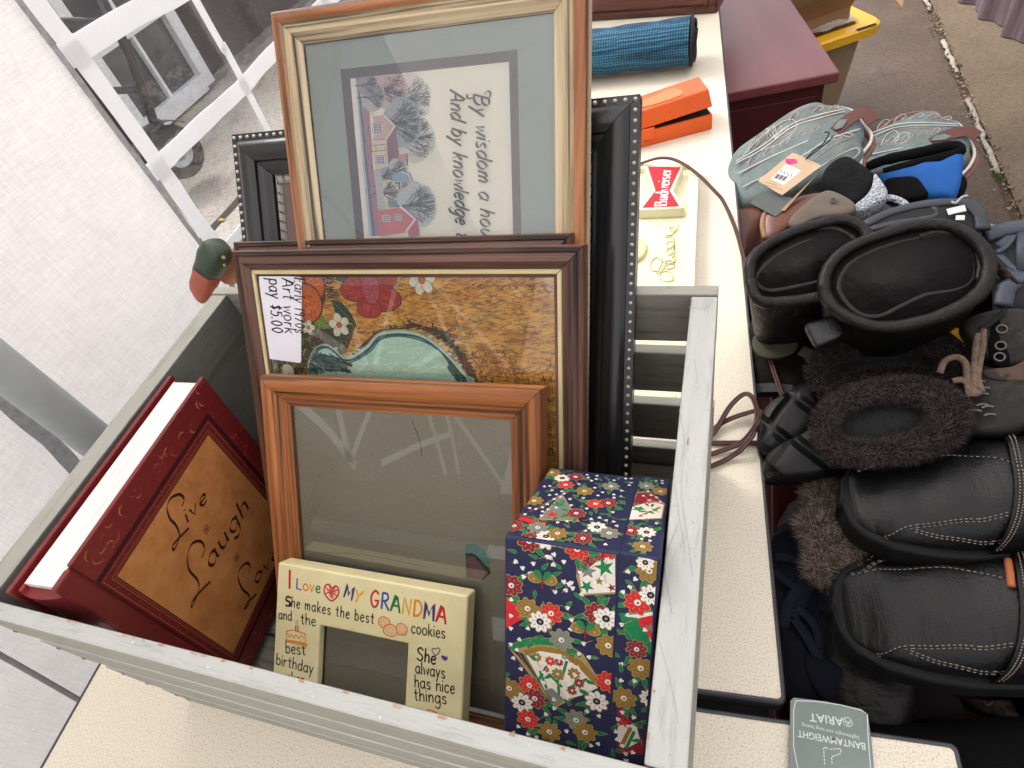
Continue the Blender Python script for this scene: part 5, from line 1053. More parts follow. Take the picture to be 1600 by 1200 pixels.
lathe_path(g, g_head); o = g.build('head', plain('dark_green_paint', (52, 66, 50), .4, .5, var=.18, scale=50), dk_, smooth=True)
g = G(); lathe_path(g, [(Vector((-0.5025, 0.374, 0.2298)), .0130, .012), (Vector((-0.5077, 0.37, 0.2239)), .0135, .0095), (Vector((-0.5155, 0.364, 0.2161)), .0140, .0065), (Vector((-0.5219, 0.361, 0.2108)), .0120, .004), (Vector((-0.5243, 0.36, 0.209)), .006, .002)]); g.build('bill', plain('orange_bill_paint', (164, 84, 62), .5, .4, var=.1), dk_, smooth=True)
g = G(); g.tube([(-0.4626, 0.37, 0.2521), (-0.46, 0.368, 0.2533)], .0016, 8); g.tube([(-0.4636, 0.366, 0.2459), (-0.461, 0.364, 0.2472)], .0011, 8); g.build('eye', plain('old_gold_paint', (170, 150, 100), .5), dk_)
g = G(); lathe_path(g, [((-.470, .415, .245), .010, .010), ((-.455, .425, .235), .026, .026), ((-.43, .44, .19), .042, .045), ((-.41, .46, .12), .052, .06), ((-.40, .47, .05), .05, .055), ((-.40, .48, .002), .045, .03)], seg=18); g.build('body', wood('orange_varnished_pine', (150, 84, 36), (190, 120, 58), (208, 146, 84), 14, .35, .1, .1), dk_, smooth=True)
g = G(); lathe_path(g, [(Vector((-0.5088, 0.395, 0.2084)), .012, .010), ((-.470, .410, .225), .016, .014)]); g.build('neck_ring', plain('orange_wood_stain', (176, 112, 62), .5), dk_, smooth=True)

# ============================================================ things at the far end of the table
ob_ = thing('orange_metal_box', 'bright orange hinged metal box with lid ajar behind the black frame', 'metal box', (-0.0325, 0.9997, 0.0))
c0 = Vector((-0.0325, 0.9997, 0.0)); dX = (Vector((-0.1478, 0.9567, 0.0))-c0).normalized(); dY = Vector((dX.y, -dX.x, 0)); dY = dY if dY.y > 0 else -dY
OM = Matrix(((dX.x, dY.x, 0, c0.x), (dX.y, dY.y, 0, c0.y), (0, 0, 1, 0), (0, 0, 0, 1))); OMi = MW[ob_.name].inverted() @ OM
orng = plain('glossy_orange_enamel', (218, 88, 22), .3, .35, var=.05, scale=20, coat=.1)
g = G(); g.box((0, 0, 0), (.20, .072, .026)); bevel(mk('base', g.V, g.F, orng, ob_, world=False, local=OMi), .002, 3)
g = G(); g.box((.003, .003, .0262), (.197, .069, .027)); mk('foam_lining', g.V, g.F, plain('black_foam', (24, 24, 24), .95, bump=.6), ob_, world=False, local=OMi)
LMx = OMi @ Matrix.Translation((.20, 0, .026)) @ Matrix.Rotation(math.radians(3.6), 4, 'Y')
g = G(); V = [(-.20, 0, .0), (0, 0, .0), (0, .072, 0), (-.20, .072, 0), (-.198, .010, .026), (0, .010, .026), (0, .062, .026), (-.198, .062, .026)]
g.add(V, [(0, 3, 2, 1), (4, 5, 6, 7), (0, 1, 5, 4), (1, 2, 6, 5), (2, 3, 7, 6), (3, 0, 4, 7)]); bevel(mk('lid', g.V, g.F, orng, ob_, world=False, local=LMx), .002, 3)
K = Ink(.0268+.0002); K.poly([(-.16, .02), (-.12, .016), (-.075, .022), (-.04, .018), (-.035, .04), (-.07, .046), (-.11, .042), (-.15, .05)], plain('sticker_residue', (226, 112, 48), .12, .6, var=.15, scale=200), 3)
mk('sticker_residue', K.g.V, K.g.F, K.mats, ob_, world=False, local=LMx)
g = G(); g.box((.096, -.0035, .012), (.122, 0, .032)); bevel(mk('latch', g.V, g.F, orng, ob_, world=False, local=OMi), .0015, 2)
g = G(); g.box((.104, -.0016, .007), (.112, 0, .010)); mk('catch', g.V, g.F, orng, ob_, world=False, local=OMi)

rl = thing('rolled_mesh_mat', 'rolled blue woven mesh mat with black edging lying across the table', 'rolled mat', (-0.0814, 1.2812, 0.0))
a = Vector((-0.0835, 1.2408, 0.05)); b = Vector((-0.2844, 1.2457, 0.05)); b = a+(b-a)*1.5
k = N('blue_woven_mesh', .6, .3); 
ax_ = (b-a).normalized()
vo = k.n('ShaderNodeTexVoronoi', Scale=210); vo.inputs['Randomness'].default_value = .12; k.l(k.co((1, 1, 1)), vo.inputs['Vector'])
k.col(k.ramp(vo.outputs['Distance'], [(.15, (58, 124, 152)), (.40, (34, 92, 122)), (.62, (14, 44, 64))])); k.bump(vo.outputs['Distance'], -.8, .002); M['bluemesh'] = k.m
e1 = ax_.cross(Vector((0, 0, 1))).normalized(); e2 = e1.cross(ax_)
def spiral(t0, t1, n_, c, r0=.016, r1=.049, turns=4):
    return [c+(e1*math.cos(q*2*PI*turns)+e2*math.sin(q*2*PI*turns)*.9)*(r0+(r1-r0)*q) for q in [t0+(t1-t0)*i/n_ for i in range(n_+1)]]
S0 = spiral(0, 1, 150, a); V = []; F = []; nx = 10
for j in range(nx+1):
    p = a.lerp(b, j/nx)-a; V += [q+p+Vector((0, 0, .0012*math.sin(j*2.2))) for q in S0]
for j in range(nx):
    for i in range(150): q = j*151+i; F.append((q, q+1, q+152, q+151))
mk('mesh_sheet', V, F, M['bluemesh'], rl, smooth=True)
g = G(); g.tube([q-ax_*.004+Vector((.003*math.sin(i*.35), 0, 0)) for i, q in enumerate(spiral(0, 1, 110, a))], .0045, 6, flat=.7); g.build('edge_binding', plain('black_mesh_binding', (26, 28, 32), .8, bump=1, scale=300), rl, smooth=True)

dr = thing('dark_wood_case', 'dark reddish brown wooden case standing beyond the blue mat', 'wooden case', (-0.0456, 1.487, 0.0))
c0 = Vector((-0.0454, 1.4835, 0.0)); dX = (Vector((-0.3357, 1.5435, 0.0))-c0).normalized(); dY = Vector((dX.y, -dX.x, 0)); dY = dY if dY.y > 0 else -dY
DM = MW[dr.name].inverted() @ Matrix(((dX.x, dY.x, 0, c0.x), (dX.y, dY.y, 0, c0.y), (0, 0, 1, 0), (0, 0, 0, 1)))
mah = wood('dark_mahogany', (62, 24, 20), (92, 40, 32), (112, 54, 42), 14, .35, .1, .1, .3)
g = G(); g.box((0, 0, 0), (.5, .25, .16)); bevel(mk('case_body', g.V, g.F, mah, dr, world=False, local=DM), .003, 2)
g = G(); g.box((.02, -.004, .012), (.48, 0, .018)); g.box((.02, -.004, .13), (.48, 0, .136)); g.box((.02, -.004, .018), (.026, 0, .13)); mk('panel_moulding', g.V, g.F, mah, dr, world=False, local=DM)

# ---- beer sign lying on the table
sg = thing('beer_sign', 'cream and gold plastic beer sign with red bow tie lying between crate and orange box', 'sign', (-0.0476, 0.9081, 0.0))
creamp = plain('aged_cream_plastic', (226, 220, 190), .35, .5, var=.06, scale=30, coat=.2)
k = N('brushed_gold_foil', .3, .5, .0); v = k.noise(18, 7, .7); k.col(k.mix(k.ramp(k.noise(60, 8, .8), [(.62, (0, 0, 0)), (.72, (200, 200, 200))]), k.ramp(v, [(.35, (216, 208, 168)), (.65, (234, 228, 196))]), lin((150, 130, 90)))); k.bump(v, .3, .001); M['gold'] = k.m
TRc = Vector((-0.0459, 0.8684, 0.025)); BRc = Vector((-0.0351, 0.5916, 0.025)); dv = (BRc-TRc); dv.z = 0; dv.normalize(); uv_ = Vector((dv.y, -dv.x, 0)); uv_ = uv_ if uv_.x < 0 else -uv_
# sign space: x = to the left, y = towards the viewer
SMt = Matrix(((uv_.x, dv.x, 0, TRc.x), (uv_.y, dv.y, 0, TRc.y), (0, 0, 1, 0), (0, 0, 0, 1))); SI = SMt.inverted(); SLm = MW[sg.name].inverted() @ SMt
def S(p): q = SI @ Vector(p); return (q.x, q.y)
g = G(); g.box((0, 0, 0), (.26, .47, .016)); mk('sign_body', g.V, g.F, creamp, sg, world=False, local=SLm)
g = G(); g.box((.008, .008, .016), (.252, .462, .0175)); mk('gold_panel', g.V, g.F, M['gold'], sg, world=False, local=SLm)
for q, (a, b) in enumerate((((0, 0, .016), (.014, .47, .026)), ((.246, 0, .016), (.26, .47, .026)), ((.0143, 0, .016), (.2457, .013, .026)), ((.0143, .457, .016), (.2457, .47, .026)))):
    g = G(); g.box(a, b); bevel(mk('border', g.V, g.F, creamp, sg, world=False, local=SLm), .0015, 2)
bo = [S(p) for p in [(-0.1248, 0.846, 0.034), (-0.0674, 0.8396, 0.034), (-0.0767, 0.7781, 0.034), (-0.0582, 0.7344, 0.034), (-0.1211, 0.7334, 0.034), (-0.1037, 0.7791, 0.034)]]; bi = [S(p) for p in [(-0.1196, 0.8437, 0.034), (-0.0706, 0.836, 0.034), (-0.0815, 0.7776, 0.034), (-0.0651, 0.7377, 0.034), (-0.1155, 0.7382, 0.034), (-0.1014, 0.7789, 0.034)]]
def ccw(P):
    ar = sum(P[i][0]*P[(i+1) % len(P)][1]-P[(i+1) % len(P)][0]*P[i][1] for i in range(len(P))); return P if ar > 0 else P[::-1]
g = G(); g.prism(ccw(bo), .0178, .033); bt_o = mk('bow_tie', g.V, g.F, creamp, sg, world=False, local=SLm); bevel(bt_o, .0008, 2)
g = G(); g.prism(ccw(bi), .0332, .0336); mk('red_panel', g.V, g.F, plain('translucent_red_plastic', (196, 20, 36), .4, .3, var=.08, scale=60), sg, world=False, local=SLm)
def inkboard(parent, lm, K, name): return mk(name, K.g.V, K.g.F, K.mats, parent, world=False, local=lm, fm=K.g.m)
# board for lettering: x right in the world, y away; z up (mirrors avoided)
TBm = Matrix.Identity(4); TL = MW[sg.name].inverted() @ TBm
K = Ink(.0338, 8e-6)
def T3(p): return (p[0], p[1])
K.text('Budweiser', T3((-0.0824, 0.7403, 0.034)), T3((-0.0841, 0.8317, 0.034)), .0105, (240, 214, 214), .0012, nib=(-.0001, .0016), track=.34)
for (a_, b_) in ([(-0.0825, 0.742, 0.034), (-0.0835, 0.7532, 0.034)], [(-0.0977, 0.7426, 0.034), (-0.0981, 0.7515, 0.034)]): K.line([T3(a_), T3(b_)], (240, 214, 214), .0009)
inkboard(sg, TL, K, 'lettering')
bfont = None
g = G()
def emb(P, r=.0011): g.tube(cr([(p[0], p[1], .0182) for p in P], 6), r, 6, flat=.6)
emb([(-0.0604, 0.601, 0.018), (-0.0708, 0.5987, 0.018), (-0.0792, 0.6071, 0.018), (-0.0786, 0.6166, 0.018), (-0.0694, 0.6177, 0.018), (-0.0626, 0.6092, 0.018), (-0.0634, 0.601, 0.018)]); emb([(-0.0644, 0.631, 0.018), (-0.0666, 0.6384, 0.018), (-0.073, 0.6398, 0.018), (-0.0753, 0.6312, 0.018), (-0.0715, 0.6238, 0.018), (-0.0639, 0.6249, 0.018), (-0.0631, 0.6309, 0.018), (-0.0647, 0.6347, 0.018)]); emb([(-0.0835, 0.6191, 0.018), (-0.0916, 0.6217, 0.018), (-0.0937, 0.6341, 0.018), (-0.0893, 0.6453, 0.018), (-0.0821, 0.6451, 0.018), (-0.0795, 0.6338, 0.018), (-0.0822, 0.6216, 0.018), (-0.0838, 0.6143, 0.018)]); emb([(-0.0863, 0.6465, 0.018), (-0.0776, 0.6387, 0.018), (-0.0646, 0.6334, 0.018), (-0.0644, 0.6459, 0.018)]); emb([(-0.0812, 0.6119, 0.018), (-0.0722, 0.6311, 0.018), (-0.0632, 0.6359, 0.018), (-0.0634, 0.6471, 0.018), (-0.0682, 0.6574, 0.018)])
emb([(-0.0672, 0.6459, 0.018), (-0.0647, 0.6534, 0.018), (-0.0663, 0.6637, 0.018), (-0.0735, 0.664, 0.018), (-0.0752, 0.6563, 0.018), (-0.0708, 0.6511, 0.018), (-0.0659, 0.6586, 0.018), (-0.0662, 0.6715, 0.018)]); emb([(-0.0655, 0.6637, 0.018), (-0.0669, 0.6767, 0.018), (-0.0741, 0.6797, 0.018), (-0.0766, 0.6719, 0.018), (-0.0729, 0.666, 0.018), (-0.0678, 0.6715, 0.018), (-0.0677, 0.686, 0.018)]); emb([(-0.0679, 0.6821, 0.018), (-0.071, 0.6902, 0.018), (-0.079, 0.6892, 0.018), (-0.0786, 0.6933, 0.018), (-0.0713, 0.6943, 0.018), (-0.0678, 0.7009, 0.018)]); emb([(-0.0684, 0.6982, 0.018), (-0.0674, 0.7063, 0.018), (-0.0745, 0.7122, 0.018), (-0.0746, 0.7039, 0.018), (-0.067, 0.7008, 0.018), (-0.0646, 0.7116, 0.018), (-0.0669, 0.7201, 0.018)])
g.build('embossed_script', plain('gold_embossing', (196, 184, 132), .35, .5, metal=.3), sg, smooth=True)
g = G(); dc = Vector((-0.1354, 0.6609, 0.018)); dr_ = (Vector((-0.1016, 0.6572, 0.018))-dc).length
g.prism([(dc.x+dr_*math.cos(2*PI*i/64), dc.y+dr_*math.sin(2*PI*i/64)) for i in range(64)], .0177, .0215); g.build('dial_disc', plain('dull_gold_disc', (204, 196, 150), .35, .5, metal=.2), sg)
g = G(); g.tube([(dc.x+dr_*.94*math.cos(2*PI*i/64), dc.y+dr_*.94*math.sin(2*PI*i/64), .0215) for i in range(64)], .002, 8, closed=True); g.build('dial_ring', plain('gold_rim_paint', (212, 204, 160), .3, .5, metal=.4), sg, smooth=True)

# ---- brown cord
cd = [(-0.1483, 0.8578, 0.025), (-0.1287, 0.8615, 0.03), (-0.1033, 0.8541, 0.04), (-0.0791, 0.8457, 0.04), (-0.0499, 0.8195, 0.035), (-0.0187, 0.7786, 0.026), (-0.0058, 0.7587, 0.02), (0.0108, 0.7052, 0.014), (0.0224, 0.6437, 0.01), (0.0316, 0.5961, 0.004), (0.0408, 0.55, 0.0), (0.0516, 0.4892, 0.0), (0.0637, 0.435, 0.0), (0.0726, 0.398, 0.0), (0.075, 0.3785, 0.0), (0.066, 0.3714, 0.0), (0.0525, 0.3723, 0.0), (0.0343, 0.3708, 0.003), (0.0161, 0.369, 0.003), (-0.0005, 0.3673, 0.003), (-0.0149, 0.3659, 0.003)]
cd2 = [(-0.0109, 0.3499, 0.004), (0.0042, 0.3569, 0.004), (0.0249, 0.3666, 0.01), (0.0381, 0.3815, 0.024), (0.0396, 0.3974, 0.02), (0.0273, 0.4007, 0.012), (0.0121, 0.395, 0.008), (-0.0013, 0.3859, 0.004), (-0.0131, 0.367, 0.004)]
cd3 = [(-0.0118, 0.3671, 0.004), (-0.0012, 0.3812, 0.006), (0.0114, 0.4048, 0.016), (0.0245, 0.4164, 0.024), (0.033, 0.4104, 0.026), (0.0376, 0.3949, 0.022), (0.035, 0.3737, 0.018), (0.0249, 0.3576, 0.012), (0.0124, 0.3493, 0.004), (-0.003, 0.3386, 0.004), (-0.0148, 0.332, 0.004)]
cmat = plain('brown_lamp_cord', (74, 44, 38), .5, .4, var=.1, bump=.05)
cord = thing('power_cord', 'brown twin lead cord looping off the beer sign over the table edge', 'cord', (0.001, 0.3632, 0.0))
for nm, L in (('cord_run', cd), ('cord_loop', cd2), ('cord_loop', cd3)):
    P = cr([(p[0], p[1], max(p[2], .0022) if p[0] < .06-.08*(p[1]-.13) else p[2]+.0022) for p in L], 8)
    g = G()
    for s_ in (-1, 1):
        q = []
        for i, p in enumerate(P):
            t = (P[min(i+1, len(P)-1)]-P[max(i-1, 0)]).normalized(); n_ = t.cross(Vector((0, 0, 1)))
            n_ = n_.normalized() if n_.length > .05 else Vector((1, 0, 0)); q.append(p+n_*s_*.00125)
        g.tube(q, .0015, 8)
    g.build(nm, cmat, cord, smooth=True)

# ---- grey boot tag on the nearer table
tg = thing('hang_tag', 'grey green boot tag lying upside down on the corner of the nearer table', 'tag', (0.0914, 0.1181, 0.0))
TLt = MW[tg.name].inverted()
P = [(p[0], p[1]) for p in [(0.0658, 0.138, 0.004), (0.0878, 0.1399, 0.004), (0.1112, 0.1395, 0.004), (0.1154, 0.1352, 0.004), (0.1163, 0.1186, 0.004), (0.1159, 0.091, 0.004), (0.0607, 0.0782, 0.004), (0.0624, 0.111, 0.004), (0.0635, 0.1353, 0.004)]]
g = G(); g.prism(ccw(P), .0035, .0041); k = N('grey_green_card', .45, .4); v = k.noise(8, 6, .7); v2 = k.noise(60, 8, .8); k.col(k.mix(k.ramp(v2, [(.62, (0, 0, 0)), (.7, (140, 140, 140))]), k.ramp(v, [(.3, (112, 124, 120)), (.7, (130, 140, 136))]), lin((80, 88, 84))))
mk('card', g.V, g.F, k.m, tg, world=True)
K = Ink(.0043, 8e-6); wtc = (214, 220, 216)
K.line([(p[0], p[1]) for p in [(0.0672, 0.0915, 0.004), (0.0648, 0.1046, 0.004), (0.0655, 0.129, 0.004), (0.0672, 0.1361, 0.004), (0.0805, 0.1384, 0.004), (0.0978, 0.1395, 0.004), (0.1118, 0.1387, 0.004), (0.1151, 0.1365, 0.004), (0.1143, 0.1237, 0.004), (0.1139, 0.1021, 0.004)]], wtc, .0006)
inkboard(tg, TLt, K, 'border_line')
def btext(txt, a, b, z, mat, parent, name='lettering', up=1, bold=0):
    cu = bpy.data.curves.new('t', 'FONT'); cu.body = txt; cu.size = 1; cu.offset = bold
    to = bpy.data.objects.new('t', cu); link(to); dg = bpy.context.evaluated_depsgraph_get(); me = bpy.data.meshes.new_from_object(to.evaluated_get(dg))
    bpy.data.objects.remove(to); xs = [v.co.x for v in me.vertices]; x0_, x1_ = min(xs), max(xs)
    a = Vector((a[0], a[1], 0)); b = Vector((b[0], b[1], 0)); d = b-a; s_ = d.length/(x1_-x0_); d.normalize(); u = Vector((-d.y, d.x, 0))
    V = [a+d*(v.co.x-x0_)*s_+u*v.co.y*s_*up+Vector((0, 0, z)) for v in me.vertices]; F = [tuple(p.vertices) for p in me.polygons]
    bpy.data.meshes.remove(me); return mk(name, V, F, mat, parent, world=True)
wm = ink(wtc)
btext('ARIAT', (0.0986, 0.1308, 0.004), (0.076, 0.1295, 0.004), .0043, wm, tg, bold=.01); btext('Lightweight and long lasting', (0.1083, 0.1207, 0.004), (0.0708, 0.1214, 0.004), .0043, wm, tg); btext('BANTAMWEIGHT', (0.1118, 0.1171, 0.004), (0.0677, 0.1161, 0.004), .0043, wm, tg, bold=.01, up=1.15)
K = Ink(.0043, 8e-6); c = Vector(T3((0.1017, 0.1287, 0.004))); K.line([c+Vector((math.cos(2*PI*i/16), math.sin(2*PI*i/16)))*.0030 for i in range(16)], wtc, .0004, closed=True)
K.line([c+Vector((-.0018, .0016)), c+Vector((0, -.0022)), c+Vector((.0018, .0016))], wtc, .0005); K.line([c+Vector((-.0022, 0)), c+Vector((.0022, 0))], wtc, .0004)
def dash(P, n_, wd=.0006):
    P = [Vector(T3(p)) for p in P]
    for i in range(len(P)-1):
        m_ = max(1, int((P[i+1]-P[i]).length/.0022))
        for j in range(m_): K.line([P[i].lerp(P[i+1], (j+.1)/m_), P[i].lerp(P[i+1], (j+.7)/m_)], wtc, wd)
dash([(0.0847, 0.0975, 0.004), (0.0847, 0.1087, 0.004), (0.0888, 0.1082, 0.004), (0.096, 0.1101, 0.004), (0.0956, 0.107, 0.004), (0.0896, 0.1035, 0.004), (0.0896, 0.0986, 0.004)], 3)
inkboard(tg, TLt, K, 'emblem')
# ============================================================ beyond the table on the pavement
cb = thing('maroon_cabinet', 'maroon painted wooden cabinet with overhanging top standing beside the table', 'cabinet', (.05, 1.5, GZ))
c0 = Vector((0.2001, 1.3692, -0.1)); d0 = (Vector((-0.0105, 1.3276, -0.1))-c0).normalized(); dY = Vector((d0.y, -d0.x, 0)); dY = dY if dY.y > 0 else -dY
CM = MW[cb.name].inverted() @ Matrix(((d0.x, dY.x, 0, c0.x), (d0.y, dY.y, 0, c0.y), (0, 0, 1, 0), (0, 0, 0, 1)))
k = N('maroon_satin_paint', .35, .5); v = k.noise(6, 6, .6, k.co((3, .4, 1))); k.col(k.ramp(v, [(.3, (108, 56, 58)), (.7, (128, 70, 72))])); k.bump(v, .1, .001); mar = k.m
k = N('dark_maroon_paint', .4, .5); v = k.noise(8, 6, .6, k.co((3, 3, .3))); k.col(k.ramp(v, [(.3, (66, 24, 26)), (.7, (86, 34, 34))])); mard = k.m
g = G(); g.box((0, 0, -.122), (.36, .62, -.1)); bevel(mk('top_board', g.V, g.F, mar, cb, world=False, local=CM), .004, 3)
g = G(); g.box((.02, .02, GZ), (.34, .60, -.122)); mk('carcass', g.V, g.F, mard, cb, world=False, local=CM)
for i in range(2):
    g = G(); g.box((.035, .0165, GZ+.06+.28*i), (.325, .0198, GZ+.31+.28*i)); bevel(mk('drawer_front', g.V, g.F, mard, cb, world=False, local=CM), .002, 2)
to = thing('storage_tote', 'clear plastic tote with bright yellow rim holding cardboard beyond the cabinet', 'tote', (0.3814, 2.9278, -0.74))
yel_m = plain('yellow_plastic', (236, 178, 38), .35, .5, var=.05, scale=20)
A_ = Vector((0.41, 2.1895, -0.34)); B_ = Vector((0.2508, 2.1055, -0.34))
dx = (B_-A_).normalized(); dy = Vector((dx.y, -dx.x, 0)); dy = dy if dy.y > 0 else -dy
TM = MW[to.name].inverted() @ Matrix(((dx.x, dy.x, 0, A_.x), (dx.y, dy.y, 0, A_.y), (0, 0, 1, 0), (0, 0, 0, 1)))
def rrect(x0, y0, x1, y1, r, z, n=6):
    out = []
    for (cx_, cy_, a0) in ((x1-r, y1-r, 0), (x0+r, y1-r, PI/2), (x0+r, y0+r, PI), (x1-r, y0+r, PI*1.5)):
        out += [Vector((cx_+r*math.cos(a0+PI/2*i/n), cy_+r*math.sin(a0+PI/2*i/n), z)) for i in range(n+1)]
    return out
g = G(); g.rings([rrect(0, -.02, .42, .56, .05, -.37), rrect(-.002, -.022, .422, .562, .05, -.345), rrect(.004, -.016, .416, .556, .05, -.34), rrect(.045, .025, .375, .515, .03, -.34), rrect(.05, .03, .37, .51, .03, -.347), rrect(.052, .032, .368, .508, .03, -.38)], 0, False); mk('rim', g.V, g.F, yel_m, to, world=False, local=TM, smooth=False)
g = G(); g.rings([rrect(.035, .015, .385, .525, .03, -.37), rrect(.07, .05, .35, .49, .03, GZ+.002)], 0, True); mk('tub', g.V, g.F, plain('cloudy_clear_plastic', (150, 128, 98), .3, .5, var=.15, scale=8), to, world=False, local=TM)
g = G(); g.box((.03, -.0205, -.3398), (.09, -.008, -.3392)); mk('handle_slot', g.V, g.F, plain('slot_shadow_black', (40, 32, 20), .8), to, world=False, local=TM)
kb = plain('brown_cardboard', (150, 116, 84), .8, var=.08, scale=30)
cbx = thing('cardboard_box', 'open brown cardboard carton with bubble wrap standing inside the yellow rimmed tote', 'carton', to.location)
g = G(); g.box((.07, .06, GZ+.01), (.35, .48, -.30)); o = mk('carton', g.V, g.F, kb, cbx, world=False, local=TM)
g = G()
for i in range(2): g.add([(.07+.0*i, .06, -.30), (.35, .06, -.30), (.36, .01+.02*i, -.24+.05*i), (.08, .01+.02*i, -.235+.05*i)], [(0, 1, 2, 3)])
mk('flap', g.V, g.F, kb, cbx, world=False, local=TM)
V = []; F = []
for j in range(13):
    for i in range(13): V.append(Vector((.055+.30*i/12, .035+.3*j/12, -.332+.012*noise.noise(Vector((i*.6, j*.6, 2)))+.02*(j/12))))
for j in range(12):
    for i in range(12): q = j*13+i; F.append((q, q+1, q+14, q+13))
k = N('bubble_wrap', .25, .6); vo = k.n('ShaderNodeTexVoronoi', Scale=110); vo.inputs['Randomness'].default_value = .1; k.l(k.tc.outputs['Object'], vo.inputs['Vector']); k.col(k.ramp(vo.outputs['Distance'], [(.2, (216, 206, 196)), (.6, (176, 164, 152))])); k.bump(vo.outputs['Distance'], -.8, .003)
o = mk('bubble_wrap', V, F, k.m, None); solo(o, 'sheet of bubble wrap tucked into the yellow rimmed tote', 'bubble wrap')
o.data.transform(MW[to.name] @ TM)
g = G(); P = [Vector(p) for p in [(0.4562, 2.3894, -0.35), (0.464, 2.334, -0.35), (0.4721, 2.2704, -0.35), (0.4932, 2.3739, -0.35)]]; g.add(P+[p+Vector((0, 0, .003)) for p in P], [(0, 1, 2, 3)[::-1], (4, 5, 6, 7), (0, 1, 5, 4), (1, 2, 6, 5), (2, 3, 7, 6), (3, 0, 4, 7)])
o = g.build('cardboard_scrap', kb); solo(o, 'pointed corner of brown cardboard poking in beyond the tote', 'cardboard')
# skirted stall
st = thing('draped_table', 'table draped in a mauve grey pleated cloth across the pavement', 'draped table', (1.3, 3.0, GZ))
k = N('mauve_grey_cloth', .85, .2); v = k.noise(50, 5, .6, k.co((1, 1, .1))); k.col(k.ramp(v, [(.3, (96, 80, 88)), (.7, (122, 106, 112))])); k.bump(v, .2, .002)
a = Vector((0.8662, 3.3753, -0.74)); b = Vector((1.0516, 2.5846, -0.74)); V = []; F = []; n_ = 160; dd = (b-a).normalized(); nn_ = Vector((-dd.y, dd.x, 0)); L = (b-a).length
for j in range(14):
    for i in range(n_+1):
        u = -.8+(L+1.6)*i/n_; z = GZ+.01+.78*j/13; V.append(a+dd*u+nn_*((.018*math.sin(u*34+.6*math.sin(u*9))+.008*math.sin(u*71))*(1-.5*j/13))+Vector((0, 0, z-a.z)))
for j in range(13):
    for i in range(n_): q = j*(n_+1)+i; F.append((q, q+1, q+n_+2, q+n_+1))
mk('cloth_skirt', V, F, k.m, st, smooth=True)
g = G(); c = a-dd*.8; e = nn_ if nn_.x > 0 else -nn_
g.add([c+Vector((0, 0, .785)), b+dd*.8+Vector((0, 0, .785)), b+dd*.8+e*.75+Vector((0, 0, .785)), c+e*.75+Vector((0, 0, .785))], [(0, 1, 2, 3)]); g.build('cloth_top', k.m, st)

# ============================================================ shoe pile on a low red draped table
lt = thing('low_shoe_table', 'low table under a dark red cloth carrying the heap of boots and shoes', 'table', (.5, .3, GZ))
redc = plain('dark_red_cloth', (70, 14, 22), .85, .2, var=.2, scale=30, bump=.3)
g = G(); g.box((.075, -.6, -.222), (.85, .90, -.205)); bevel(g.build('tabletop', redc, lt), .004, 2)
V = []; F = []; per = [(.075, -.6), (.85, -.6), (.85, .90), (.075, .90)]; pts = []
for i in range(4):
    a = Vector(per[i]); b = Vector(per[(i+1) % 4]); m_ = 40
    for j in range(m_): pts.append((a.lerp(b, j/m_), (b-a).normalized()))
n_ = len(pts)
for z, am in ((-.21, .0), (-.30, .006), (-.45, .012)):
    for i, (p, d) in enumerate(pts): nr = Vector((d.y, -d.x)); V.append((p.x+nr.x*(.003+am*(1+math.sin(i*1.1))), p.y+nr.y*(.003+am*(1+math.sin(i*1.1))), z))
for j in range(2):
    for i in range(n_): q = j*n_; F.append((q+i, q+(i+1) % n_, q+n_+(i+1) % n_, q+n_+i))
mk('cloth_drop', V, F, redc, lt, smooth=True)
for (x, y) in ((.12, -.5), (.8, -.5), (.12, .85), (.8, .85)):
    g = G(); g.tube([(x, y, -.222), (x, y, GZ)], .014, 10); g.build('leg', legs_m, lt, smooth=True)

def leather(name, rgb, rough=.42, bump=.35, scale=120, var=.2, spec=.5, wr=0):
    k = N(name, rough, spec); c = lin(rgb); v = k.noise(scale*.15, 6, .65); vo = k.n('ShaderNodeTexVoronoi', Scale=scale*6); k.l(k.tc.outputs['Object'], vo.inputs['Vector'])
    k.col(k.ramp(v, [(.3, tuple(x*(1-var) for x in c[:3])+(1,)), (.7, tuple(min(1, x*(1+var)) for x in c[:3])+(1,))]))
    k.bump(vo.outputs['Distance'], bump, .0006); k.bump(k.noise(scale, 5, .6), bump*.7, .0012)
    if wr: k.bump(k.noise(90, 3, .5, k.co((2.2, .5, 1))), wr, .003)
    return k.m
blackL = leather('black_pebbled_leather', (13, 13, 14), .38, .4, 120, wr=.25, spec=.32); blackM = leather('matt_black_fabric', (13, 12, 13), .85, .4, 200, spec=.1); 
def nylon(name, rgb, rough=.42, spec=.4):
    k = N(name, rough, spec); c = lin(rgb); v = k.noise(12, 5, .6); k.col(k.ramp(v, [(.3, tuple(x*.75 for x in c[:3])+(1,)), (.7, tuple(x*1.3 for x in c[:3])+(1,))]))
    k.bump(k.noise(55, 4, .6, k.co((1, 1, .6)), 1.2), .55, .004); k.bump(k.noise(14, 3, .5, None, .8), .5, .010); k.bump(k.noise(900, 2), .25, .0004); return k.m
brownD = nylon('dark_brown_nylon', (22, 17, 16), .42, .28); rub = plain('black_shoe_rubber', (16, 16, 17), .6, .22, bump=.2, scale=60)
thread = plain('pale_thread', (150, 138, 124), .7)
